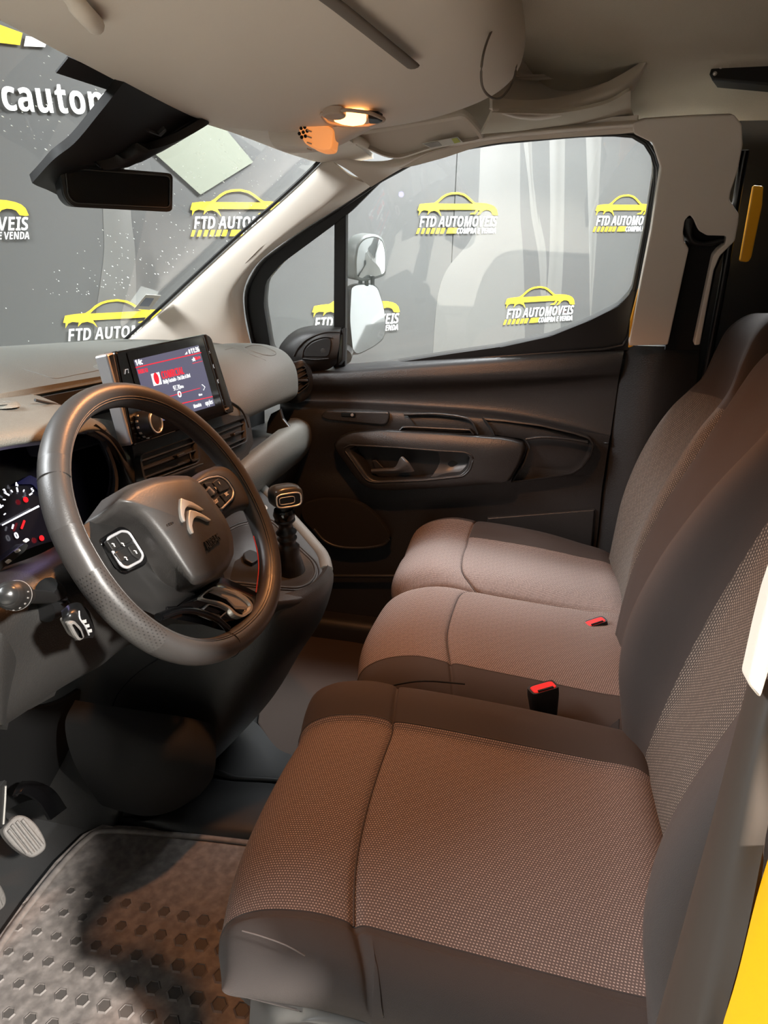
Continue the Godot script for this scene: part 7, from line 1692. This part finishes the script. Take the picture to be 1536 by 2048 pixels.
	seam((e[14 * k] as PackedVector3Array).slice(7 * k, 12 * k), bn, seam_m, 0.0009)
	part("bench_crease", mb().tube(cr(pv([Vector3(-0.115, 0.334, 0.1863), Vector3(-0.115, 0.3537, 0.2232), Vector3(-0.114, 0.368, 0.2714), Vector3(-0.112, 0.3716, 0.3347)]), 16), 0.0015, 5), M.hole, bn)
	part("bench_frame", mb().box(Transform3D(Basis(), Vector3(0.28, 0.12, 0.4)), Vector3(0.68, 0.14, 0.34), 0.02), M.black, bn)
	# outer backrest with its built-in headrest
	var op := [[0.26, 0.605, 0.0, 0.84], [0.34, 0.618, 0.01, 0.85], [0.42, 0.64, 0.028, 0.87], [0.5, 0.668, 0.05, 0.9], [0.58, 0.696, 0.06, 0.96], [0.66, 0.724, 0.06, 0.97], [0.73, 0.748, 0.05, 0.9], [0.775, 0.765, 0.035, 0.8], [0.81, 0.772, 0.02, 0.68], [0.86, 0.778, 0.012, 0.63], [0.91, 0.79, 0.006, 0.6], [0.94, 0.815, 0.0, 0.5], [0.945, 0.85, 0.0, 0.42]]
	var os := [[0.25, -0.4, 0.44, 0.13], [0.232, -0.1, 0.44, 0.05], [0.238, 0.7, 0.44, 0.0], [0.265, 1.0, 0.44, 0.0], [0.3, 0.8, 0.44, 0.0], [0.36, 0.2, 0.44, 0.0], [0.44, 0.0, 0.44, 0.0], [0.52, 0.2, 0.44, 0.0], [0.58, 0.8, 0.44, 0.0], [0.615, 1.0, 0.44, 0.0], [0.64, 0.7, 0.44, 0.0], [0.646, -0.1, 0.44, 0.05], [0.63, -0.4, 0.44, 0.13]]
	var o := dense(backrest(os, op), k)
	part("outer_back", mb().grid(cut(o, 0, 12 * k, 0, 7 * k)), M.cloth_rib, bn, "outer backrest")
	part("outer_headrest", mb().grid(cut(o, 0, 12 * k, 7 * k, 12 * k)), M.cloth_side, bn, "plain built-in headrest")
	var mp := [[0.26, 0.585, 0.0, 0.78], [0.34, 0.597, 0.008, 0.78], [0.42, 0.615, 0.02, 0.8], [0.5, 0.639, 0.03, 0.85], [0.6, 0.68, 0.036, 0.97], [0.7, 0.725, 0.036, 1.0], [0.8, 0.76, 0.03, 0.98], [0.88, 0.79, 0.02, 0.9], [0.91, 0.83, 0.0, 0.8]]
	var ms := [[-0.1, -0.6, 0.06, 0.13], [-0.115, 0.0, 0.06, 0.04], [-0.105, 0.8, 0.06, 0.0], [-0.06, 1.0, 0.06, 0.0], [0.0, 0.5, 0.06, 0.0], [0.06, 0.3, 0.06, 0.0], [0.13, 0.5, 0.06, 0.0], [0.19, 1.0, 0.06, 0.0], [0.222, 0.8, 0.06, 0.0], [0.228, 0.0, 0.06, 0.04], [0.21, -0.6, 0.06, 0.13]]
	var m := dense(backrest(ms, mp), k)
	part("middle_back", mb().grid(m), M.cloth_side, bn, "middle backrest")
	# lap belt end between seat and back
	part("back_flap", mb().shell(net([
		pv([Vector3(-0.13, 0.3205, 0.5278), Vector3(-0.13, 0.3359, 0.5457), Vector3(-0.13, 0.3602, 0.5666)]),
		pv([Vector3(-0.135, 0.3177, 0.5322), Vector3(-0.135, 0.3262, 0.5501), Vector3(-0.135, 0.3432, 0.5681)]),
		pv([Vector3(-0.14, 0.3123, 0.5412), Vector3(-0.14, 0.312, 0.5585), Vector3(-0.14, 0.3147, 0.5725)])], 10, 8), 0.004), M.cloth_side, ds, "cloth flap")

func buckle(called: String, label: String, at: Vector3, up: Vector3, m: Vector3, w: float, h: float) -> void:
	var t := thing(called, label, "buckle", at - up * h * 0.6, "seat belt buckles")
	var y := up.normalized()
	var x := y.cross(m).normalized()
	var z := x.cross(y)
	var tf := Transform3D(Basis(x, y, z), at)
	var rows := []
	for q in [[-h, 0.72, 0.8], [-h * 0.6, 0.85, 0.95], [-0.012, 1.0, 1.0], [0.0, 0.98, 0.95]]:
		rows.append(ellipse(Transform3D(tf.basis * Basis(Vector3.RIGHT, PI / 2), tf * Vector3(0, q[0], 0)), w * 0.5 * q[1], 0.0125 * q[2], 32, 5.0))
	part("buckle_body", mb().loft(rows), M.black, t)
	var top := ellipse(Transform3D(tf.basis * Basis(Vector3.RIGHT, -PI / 2), tf * Vector3(0, 0.001, 0.001)), w * 0.42, 0.0095, 32, 5.0)
	part("release_button", mb().slab(top, y * -0.006, 0.0015, true), M.red, t, "red release button")
	part("tongue_slot", mb().box(tf * Transform3D(Basis(), Vector3(0.0, 0.0012, 0.0085)), Vector3(w * 0.55, 0.003, 0.003)), M.hole, t)

# ---------------------------------------------------------------- floor, pedals, mirrors, small things
func floor_things() -> void:
	# driver's rubber mat with sunk hexagons inside a raised border
	var o := pv([Vector3(-0.5201, 0.014, -0.2828), Vector3(-0.413, 0.014, -0.3122), Vector3(-0.3458, 0.014, -0.3217), Vector3(-0.2685, 0.014, -0.3276), Vector3(-0.2017, 0.014, -0.3222), Vector3(-0.1706, 0.014, -0.3029), Vector3(-0.1496, 0.014, -0.1887), Vector3(-0.1344, 0.014, -0.0482), Vector3(-0.1231, 0.014, 0.0807), Vector3(-0.2201, 0.014, 0.1821), Vector3(-0.5254, 0.014, 0.1802), Vector3(-0.6233, 0.014, 0.0018), Vector3(-0.6584, 0.014, -0.1393)])
	var mat_ := thing("floor_mat", "worn black rubber driver's mat with sunk hexagons", "floor mat", MB.mid(o))
	part("mat_sheet", mb().slab(o, Vector3(0, -0.012, 0), 0.002), M.mat, mat_)
	part("mat_border", mb().tube(cr(pv([Vector3(-0.5091, 0.016, -0.2765), Vector3(-0.4199, 0.016, -0.2972), Vector3(-0.3545, 0.016, -0.3051), Vector3(-0.2818, 0.016, -0.3095), Vector3(-0.2147, 0.016, -0.3056), Vector3(-0.1865, 0.016, -0.2848), Vector3(-0.1662, 0.016, -0.179), Vector3(-0.15, 0.016, -0.0411), Vector3(-0.1408, 0.016, 0.0683)]), 60), 0.006, 8, false, 0.7), M.mat, mat_, "raised border")
	# hexagon field: along the car and across it
	var a := Vector3(-0.3958, 0.014, -0.2278)
	var e1: Vector3 = (Vector3(-0.3953, 0.014, -0.161) - a) / 2.0
	var e2: Vector3 = (Vector3(-0.4743, 0.014, -0.1608) - a) / 2.0
	var shape := PackedVector3Array()
	var shape2 := PackedVector3Array()
	for k in 6:
		var w := TAU * k / 6
		shape.append(Vector3(cos(w), 0, sin(w)))
	var nhex := 0
	var ring := mb()
	var hx := e1.length() * 0.34
	var up := Vector3(0, 1, 0)
	var outer := PackedVector3Array()
	var innr := PackedVector3Array()
	var long := e2.normalized()
	var wide := long.cross(up).normalized()
	for p in shape:
		outer.append((long * p.x * 1.12 + wide * p.z * 0.98) * hx)
		innr.append((long * p.x * 1.12 + wide * p.z * 0.98) * hx * 0.8)
	for p in outer.size():
		var q := (p + 1) % outer.size()
		ring.quad(outer[p], outer[q], innr[q] + up * 0.0022, innr[p] + up * 0.0022)
		ring.quad(innr[p] + up * 0.0022, innr[q] + up * 0.0022, innr[q] * 0.9 - up * 0.0002, innr[p] * 0.9 - up * 0.0002)
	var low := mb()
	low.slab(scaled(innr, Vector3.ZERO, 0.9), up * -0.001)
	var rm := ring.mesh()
	var lm := low.mesh()
	for i in range(-3, 14):
		for j in range(-2, 9):
			var at := a + e1 * (i - (0.5 if posmod(j, 2) == 1 else 0.0)) + e2 * j
			# the field keeps clear of the raised border and grows coarser towards the seat
			if at.z > 0.2 or at.x > -0.2 or at.x < -0.68 or at.z < -0.32 or at.z - at.x * 0.9 < 0.02 - maxf(0.0, -0.3 - at.x) * 0.9 or nhex > 150:
				continue
			nhex += 1
			var grow := clampf(0.72 + (at.z + 0.3) * 1.4, 0.62, 1.15)
			var h := part("hexagon", rm, M.mat, mat_)
			h.position = at - where(mat_)
			h.scale = Vector3(grow, 0.8, grow)
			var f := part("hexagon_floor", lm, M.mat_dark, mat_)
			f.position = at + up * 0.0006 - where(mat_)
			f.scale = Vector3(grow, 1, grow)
	# passenger side floor cloth
	var pm := lone("passenger_mat", mb().slab(pv([Vector3(0.6651, 0.012, -0.1857), Vector3(0.6483, 0.012, 0.0038), Vector3(0.421, 0.012, 0.257), Vector3(0.0612, 0.012, 0.3066), Vector3(0.0917, 0.012, -0.0594), Vector3(0.2069, 0.012, -0.159), Vector3(0.2863, 0.012, -0.1861)]), Vector3(0, -0.01, 0), 0.004), M.mat_brown)
	tag(pm, "brown carpet mat in the passenger footwell", "floor mat")
	# raised rubber floor ahead of the seats
	var rf := part("floor_cover", mb().shell(net([
		pv([Vector3(0.0925, 0.03, -0.2254), Vector3(0.1864, 0.03, -0.168), Vector3(0.1135, 0.02, -0.0677), Vector3(0.1034, 0.02, 0.0254)]),
		pv([Vector3(-0.0314, 0.03, -0.1791), Vector3(0.0077, 0.03, -0.1226), Vector3(0.027, 0.025, -0.0341), Vector3(0.033, 0.02, 0.0693)]),
		pv([Vector3(-0.0898, 0.04, -0.1691), Vector3(-0.0602, 0.04, -0.091), Vector3(-0.0403, 0.035, -0.0077), Vector3(-0.0338, 0.03, 0.0901)]),
		pv([Vector3(-0.1558, 0.03, -0.2141), Vector3(-0.1373, 0.03, -0.1048), Vector3(-0.1237, 0.03, 0.0055), Vector3(-0.1089, 0.02, 0.1135)]),
		pv([Vector3(-0.1564, 0.01, -0.3077), Vector3(-0.1626, 0.004, -0.1129), Vector3(-0.142, 0.004, 0.0123), Vector3(-0.1372, 0.004, 0.1224)])], 26, 22), 0.006), M.black, get_node("floor"), "black moulded floor cover")
	part("cover_ridge", mb().tube(cr(pv([Vector3(-0.0274, 0.035, -0.1863), Vector3(-0.0099, 0.036, -0.1573), Vector3(-0.0139, 0.035, -0.1125), Vector3(0.0008, 0.033, -0.0447), Vector3(0.0135, 0.03, 0.0341)]), 20), 0.006, 8), M.black, rf)
	for q in [Vector3(0.1195, 0.06, -0.1821), Vector3(0.0816, 0.05, -0.1694)]:
		part("floor_stud", mb().lathe(Transform3D(Basis(), q), PackedVector2Array([Vector2(0, 0.012), Vector2(0.006, 0.01), Vector2(0.008, 0)]), 14), M.satin, rf)
	part("carpet_roll", mb().tube(cr(pv([Vector3(-0.091, 0.06, -0.5201), Vector3(-0.098, 0.06, -0.4859), Vector3(-0.1045, 0.05, -0.4374), Vector3(-0.1272, 0.045, -0.3774), Vector3(-0.1435, 0.035, -0.3297), Vector3(-0.1461, 0.025, -0.3027)]), 30), 0.013, 12), M.carpet, get_node("floor"), "rolled carpet edge")
	part("footwell_wall", mb().shell(net([
		pv([Vector3(-0.3835, 0.3679, -0.3), Vector3(-0.265, 0.3042, -0.34), Vector3(-0.1604, 0.2566, -0.36), Vector3(-0.0597, 0.2505, -0.36)]),
		pv([Vector3(-0.3354, 0.2569, -0.36), Vector3(-0.2332, 0.2004, -0.38), Vector3(-0.15, 0.1537, -0.38), Vector3(-0.079, 0.1203, -0.36)]),
		pv([Vector3(-0.2765, 0.0803, -0.44), Vector3(-0.1953, 0.0592, -0.43), Vector3(-0.1072, -0.008, -0.42), Vector3(-0.0288, -0.0862, -0.38)])], 14, 14), 0.01), M.black, get_node("floor"))
	part("sill_step", mb().tube(cr(pv([Vector3(0.6973, 0.05, -0.1749), Vector3(0.6928, 0.05, -0.106), Vector3(0.7036, 0.05, -0.0334), Vector3(0.7192, 0.05, 0.0676)]), 12), 0.012, 10, false, 0.5), M.dash_low, get_node("trim_8"), "step in the far sill")
	# pedals
	var pb := thing("brake_pedal", "grey ribbed brake pedal with a worn rubber pad at the left edge", "pedal", Vector3(-0.3162, 0.1082, -0.33))
	var pn := Vector3(-0.25, 0.45, 0.86).normalized()
	var pc := Vector3(-0.3215, 0.1108, -0.33)
	var pl := [Vector3(-0.4214, 0.2142, -0.2678)]
	var hit := func(u: Vector3) -> Vector3:
		var c0 := Vector3(-1.09, 0.94, 0.415)
		return c0 + (u - c0) * ((pc - c0).dot(pn) / (u - c0).dot(pn))
	var oo := PackedVector3Array()
	for q in [Vector3(-0.3599, 0.1512, -0.33), Vector3(-0.3461, 0.1582, -0.33), Vector3(-0.3292, 0.1564, -0.33), Vector3(-0.3101, 0.1379, -0.33), Vector3(-0.2923, 0.1056, -0.33), Vector3(-0.2797, 0.0648, -0.33), Vector3(-0.2845, 0.0506, -0.33), Vector3(-0.3075, 0.057, -0.33), Vector3(-0.3232, 0.0741, -0.33), Vector3(-0.3455, 0.1124, -0.33)]:
		oo.append(hit.call(q))
	oo = cr(oo, 50, true)
	part("pad_body", mb().slab(oo, pn * -0.014, 0.003, true), M.pedal, pb)
	for rib in [[Vector3(-0.3451, 0.1518, -0.33), Vector3(-0.3104, 0.0676, -0.33)], [Vector3(-0.3347, 0.1497, -0.33), Vector3(-0.2991, 0.0646, -0.33)], [Vector3(-0.3237, 0.1434, -0.33), Vector3(-0.2894, 0.0651, -0.33)], [Vector3(-0.3521, 0.1483, -0.33), Vector3(-0.3224, 0.0784, -0.33)]]:
		part("pad_rib", mb().tube(pv([hit.call(rib[0]) + pn * 0.001, (hit.call(rib[0]) + hit.call(rib[1])) / 2 + pn * 0.001, hit.call(rib[1]) + pn * 0.001]), 0.0028, 8), M.pedal, pb)
	part("pedal_arm", mb().tube(pv([pc - pn * 0.012, pc + Vector3(-0.02, 0.06, -0.06), pc + Vector3(-0.04, 0.2, -0.1)]), 0.009, 10), M.black, pb)
	var cyl := mb()
	cyl.grid([pv([Vector3(-0.2993, 0.1729, -0.36), Vector3(-0.287, 0.1694, -0.35), Vector3(-0.2691, 0.1401, -0.34), Vector3(-0.2482, 0.087, -0.34), Vector3(-0.2435, 0.0675, -0.35)]),
		pv([Vector3(-0.2694, 0.1637, -0.37), Vector3(-0.2516, 0.1523, -0.36), Vector3(-0.2293, 0.1232, -0.35), Vector3(-0.2057, 0.0735, -0.35), Vector3(-0.1959, 0.0507, -0.36)])].map(func(r): return cr(r, 20)))
	part("pedal_shroud", mb().shell(net([
		pv([Vector3(-0.3046, 0.1675, -0.36), Vector3(-0.2922, 0.1657, -0.35), Vector3(-0.2724, 0.1347, -0.34), Vector3(-0.2516, 0.0816, -0.34)]),
		pv([Vector3(-0.2867, 0.1719, -0.365), Vector3(-0.2735, 0.1664, -0.352), Vector3(-0.2506, 0.1332, -0.342), Vector3(-0.2259, 0.0719, -0.345)]),
		pv([Vector3(-0.2594, 0.1581, -0.38), Vector3(-0.2436, 0.1482, -0.365), Vector3(-0.219, 0.1143, -0.355), Vector3(-0.1877, 0.0506, -0.36)])], 22, 10), 0.006), M.gloss, pb, "glossy black curved shroud")
	part("steel_bracket", mb().slab(pv([Vector3(-0.3838, 0.2588, -0.3), Vector3(-0.3736, 0.2614, -0.3), Vector3(-0.3703, 0.2572, -0.3), Vector3(-0.3839, 0.1909, -0.3), Vector3(-0.3894, 0.1937, -0.3), Vector3(-0.394, 0.2011, -0.3)]), Vector3(-0.02, 0, -0.02), 0.001), M.steel, pb, "steel bracket")
	part("bracket_edge", mb().tube(pv([Vector3(-0.3753, 0.2525, -0.299), Vector3(-0.3799, 0.2318, -0.299), Vector3(-0.389, 0.1971, -0.299)]), 0.0016, 6), M.chrome, pb)
	var clu := thing("clutch_pedal", "second worn pedal cut by the left edge of the frame", "pedal", Vector3(-0.433, 0.1111, -0.28))
	var co := PackedVector3Array()
	for q in [Vector3(-0.464, 0.146, -0.28), Vector3(-0.4452, 0.1494, -0.28), Vector3(-0.4294, 0.1316, -0.28), Vector3(-0.4224, 0.1051, -0.28), Vector3(-0.4248, 0.0911, -0.28), Vector3(-0.4367, 0.0904, -0.28), Vector3(-0.4575, 0.1063, -0.28)]:
		co.append(q)
	part("pad_body", mb().slab(cr(co, 30, true), Vector3(0.003, -0.004, -0.012), 0.003, true), M.pedal, clu)
	part("pad_rib", mb().tube(pv([Vector3(-0.4441, 0.143, -0.277), Vector3(-0.4365, 0.1001, -0.277)]), 0.0025, 8), M.pedal, clu)

func mirrors() -> void:
	# inside mirror on its windscreen foot
	var m := thing("rear_view_mirror", "black interior mirror hanging from a wedge shaped foot on the windscreen", "mirror", Vector3(-0.0512, 1.1011, -0.2538))
	var n := Vector3(-0.6, -0.1, 0.79).normalized()
	var o := even(soft(pv([Vector3(-0.1164, 1.1235, -0.3005), Vector3(0.018, 1.1323, -0.1972), Vector3(0.0215, 1.1285, -0.195), Vector3(0.0232, 1.0776, -0.2002), Vector3(0.0186, 1.0748, -0.2041), Vector3(-0.1017, 1.0672, -0.2964), Vector3(-0.1113, 1.0796, -0.3021), Vector3(-0.1164, 1.1183, -0.3011)]), 0.012), 90)
	var gl := even(soft(pv([Vector3(-0.1093, 1.1188, -0.2956), Vector3(0.0143, 1.1274, -0.2007), Vector3(0.0171, 1.1234, -0.199), Vector3(0.0182, 1.0837, -0.2032), Vector3(0.0143, 1.081, -0.2065), Vector3(-0.0989, 1.073, -0.2935), Vector3(-0.1063, 1.0816, -0.2981), Vector3(-0.1093, 1.1161, -0.296)]), 0.008), 90)
	part("mirror_case", mb().slab(o, n * -0.03, 0.004, true), M.rubber, m, "black case")
	part("mirror_rim", mb().hoop(shift(scaled(o, MB.mid(o), 0.985), n * 0.002), shift(gl, n * 0.003), n * -0.006, 0.3), M.dash_low, m)
	part("mirror_edge", mb().tube(shift(gl, n * 0.003), 0.0011, 6, true), M.grip, m)
	part("mirror_glass", mb().slab(shift(gl, n * 0.0012), n * -0.002), M.dark_reflection, m, "mirror glass with its dark reflection painted in")
	var foot := net([
		pv([Vector3(-0.1502, 1.2183, -0.1598), Vector3(-0.0966, 1.2194, -0.1581), Vector3(-0.0181, 1.2214, -0.1552), Vector3(0.0381, 1.2239, -0.1514), Vector3(0.0614, 1.2265, -0.1476)]),
		pv([Vector3(-0.1608, 1.1761, -0.1971), Vector3(-0.0997, 1.1748, -0.199), Vector3(-0.0356, 1.1755, -0.198), Vector3(0.001, 1.1843, -0.1849), Vector3(0.0276, 1.2102, -0.1467)]),
		pv([Vector3(-0.1613, 1.1407, -0.2387), Vector3(-0.1068, 1.1356, -0.2462), Vector3(-0.0547, 1.1372, -0.2439), Vector3(-0.0253, 1.1574, -0.2141), Vector3(-0.0062, 1.1826, -0.1768)]),
		pv([Vector3(-0.1617, 1.1195, -0.2753), Vector3(-0.1378, 1.1143, -0.283), Vector3(-0.1117, 1.1181, -0.2774), Vector3(-0.0752, 1.1296, -0.2603), Vector3(-0.0545, 1.144, -0.2392)]),
		pv([Vector3(-0.1306, 1.0958, -0.3371), Vector3(-0.116, 1.094, -0.3397), Vector3(-0.0913, 1.0923, -0.3423), Vector3(-0.0585, 1.0886, -0.3477), Vector3(-0.0325, 1.0835, -0.3553)])], 30, 26)
	part("mirror_foot", mb().shell(foot, 0.012), M.black, m, "black wedge shaped sensor cover")
	part("foot_tab", mb().slab(soft(pv([Vector3(-0.1016, 1.1647, -0.164), Vector3(-0.0663, 1.1656, -0.1626), Vector3(-0.0676, 1.173, -0.1518), Vector3(-0.0735, 1.1743, -0.1499), Vector3(-0.0741, 1.1666, -0.1612), Vector3(-0.0982, 1.1666, -0.1612)]), 0.002), Vector3(0, 0.004, -0.004), 0.001), M.black, m)
	part("mirror_stalk", mb().tube(cr(pv([Vector3(-0.0612, 1.1609, -0.2374), Vector3(-0.0178, 1.1422, -0.2737), Vector3(-0.0336, 1.1074, -0.2648)]), 14), 0.016, 14), M.black, m)
	var dot := part("dotted_band", mb().slab(pv([Vector3(-0.2345, 1.2022, -0.2049), Vector3(-0.2379, 1.2165, -0.1839), Vector3(-0.1311, 1.2195, -0.1794), Vector3(-0.1336, 1.2086, -0.1955)]), Vector3(0, 0.002, -0.001)), M.black, m, "black dotted shade band on the glass")
	var r := 0
	# outside mirrors seen through the door glass
	var om := thing("door_mirror", "large passenger door mirror seen through the door glass", "mirror", Vector3(0.92, 0.8966, -0.0987))
	var on := Vector3(-0.535, 0.04, 0.845).normalized()
	var shp := even(soft(pv([Vector3(0.92, 0.9846, -0.1521), Vector3(0.92, 0.9917, -0.1345), Vector3(0.92, 0.9939, -0.0934), Vector3(0.92, 0.9848, -0.0757), Vector3(0.92, 0.9364, -0.0569), Vector3(0.92, 0.8843, -0.0496), Vector3(0.92, 0.848, -0.0531), Vector3(0.92, 0.8244, -0.0823), Vector3(0.92, 0.7997, -0.1315), Vector3(0.92, 0.8105, -0.1453), Vector3(0.92, 0.8949, -0.1555)]), 0.02), 70)
	var c := MB.mid(shp)
	var flat := PackedVector3Array()
	var eye := Vector3(-1.09, 0.94, 0.415)
	for p in shp:
		flat.append(eye + (p - eye) * ((c - eye).dot(on) / (p - eye).dot(on)))
	part("mirror_case", mb().loft([shift(scaled(flat, c, 1.03), on * 0.006), shift(scaled(flat, c, 1.05), on * -0.01), shift(scaled(flat, c, 0.95), on * -0.05), shift(scaled(flat, c, 0.55), on * -0.09)]), M.rubber, om, "black mirror case")
	var mg := Vector3(-0.62, -0.1, 0.78).normalized()
	part("mirror_glass", mb().slab(shift(flat, on * 0.0065), on * -0.002), M.mirror, om, "bright mirror glass")
	part("mirror_arm", mb().tube(pv([Vector3(0.8, 0.7985, -0.1331), Vector3(0.96, 0.8192, -0.1659), Vector3(1.03, 0.8637, -0.1625)]), 0.022, 12), M.rubber, om)
	var bm := thing("blind_spot_mirror", "small rounded extra mirror clipped above the passenger door mirror", "mirror", Vector3(0.92, 1.0724, -0.1023))
	var bn := Vector3(-0.535, -0.13, 0.845).normalized()
	var sh2 := even(soft(pv([Vector3(0.92, 1.0146, -0.1407), Vector3(0.92, 1.0587, -0.1429), Vector3(0.92, 1.0958, -0.1376), Vector3(0.92, 1.1143, -0.122), Vector3(0.92, 1.121, -0.0933), Vector3(0.92, 1.112, -0.0702), Vector3(0.92, 1.0795, -0.0607), Vector3(0.92, 1.0267, -0.0593), Vector3(0.92, 1.0183, -0.0823), Vector3(0.92, 1.011, -0.1157)]), 0.012), 60)
	var c2 := MB.mid(sh2)
	var fl2 := PackedVector3Array()
	for p in sh2:
		fl2.append(eye + (p - eye) * ((c2 - eye).dot(bn) / (p - eye).dot(bn)))
	part("mirror_case", mb().loft([shift(scaled(fl2, c2, 1.05), bn * 0.012), shift(scaled(fl2, c2, 1.16), bn * 0.008), shift(scaled(fl2, c2, 1.15), bn * -0.03), shift(scaled(fl2, c2, 0.9), bn * -0.045)]), sm(Color(0.33, 0.34, 0.33), 0.5), bm, "grey hooded case")
	part("mirror_glass", mb().grid([shift(fl2, bn * 0.0125), shift(scaled(fl2, c2, 0.72), bn * 0.0134), shift(scaled(fl2, c2, 0.4), bn * 0.0141), shift(scaled(fl2, c2, 0.02), bn * 0.0143)], true), M.mirror, bm, "small domed bright glass")
	for q in [[Vector3(0.925, 1.0165, -0.1215), Vector3(0.925, 0.9894, -0.124)], [Vector3(0.925, 1.0154, -0.1054), Vector3(0.925, 0.9898, -0.1049)], [Vector3(0.925, 1.017, -0.0879), Vector3(0.925, 0.9928, -0.0873)]]:
		part("clamp_leg", mb().tube(pv(q), 0.006, 8), M.rubber, bm)


func small_things() -> void:
	buckle("seat_belt_buckle", "red-topped black buckle standing between the driver's seat and the bench", Vector3(-0.125, 0.3927, 0.4531), Vector3(-0.1, 1, -0.12), Vector3(-0.8, 0.3, 0.4), 0.046, 0.075)
	buckle("seat_belt_buckle", "red-topped black buckle sunk between the two bench places, in front of the backrest", Vector3(0.215, 0.358, 0.5518), Vector3(-0.15, 1, -0.2), Vector3(-0.85, 0.3, 0.35), 0.046, 0.05)
	# sticker at the lower corner of the windscreen and a second one near the header
	var st := lone("windscreen_sticker", mb().slab(pv([Vector3(0.5636, 0.9125, -0.622), Vector3(0.5365, 0.9485, -0.5689), Vector3(0.6099, 0.9474, -0.5705), Vector3(0.6451, 0.9099, -0.6259)]), Vector3(0, 0.0006, -0.0004)), M.paper)
	tag(st, "pale square sticker in the lower right corner of the windscreen", "sticker")
	part("sticker_print", mb().slab(shift(pv([Vector3(0.5691, 0.9202, -0.6092), Vector3(0.5533, 0.9402, -0.5797), Vector3(0.5925, 0.9395, -0.5807), Vector3(0.6163, 0.9191, -0.6108)]), -st.position), Vector3(0, 0.0005, -0.0003)), sm(Color(0.55, 0.6, 0.68), 0.6), st).position = Vector3.ZERO
	var s2 := lone("windscreen_label", mb().slab(pv([Vector3(0.467, 1.24, -0.1456), Vector3(0.4861, 1.2492, -0.1319), Vector3(0.5484, 1.2489, -0.1324), Vector3(0.5388, 1.259, -0.1175), Vector3(0.5543, 1.246, -0.1367)]), Vector3(0, 0.0006, -0.0004)), M.paper)
	tag(s2, "small label behind the lamp at the top corner of the windscreen", "sticker")
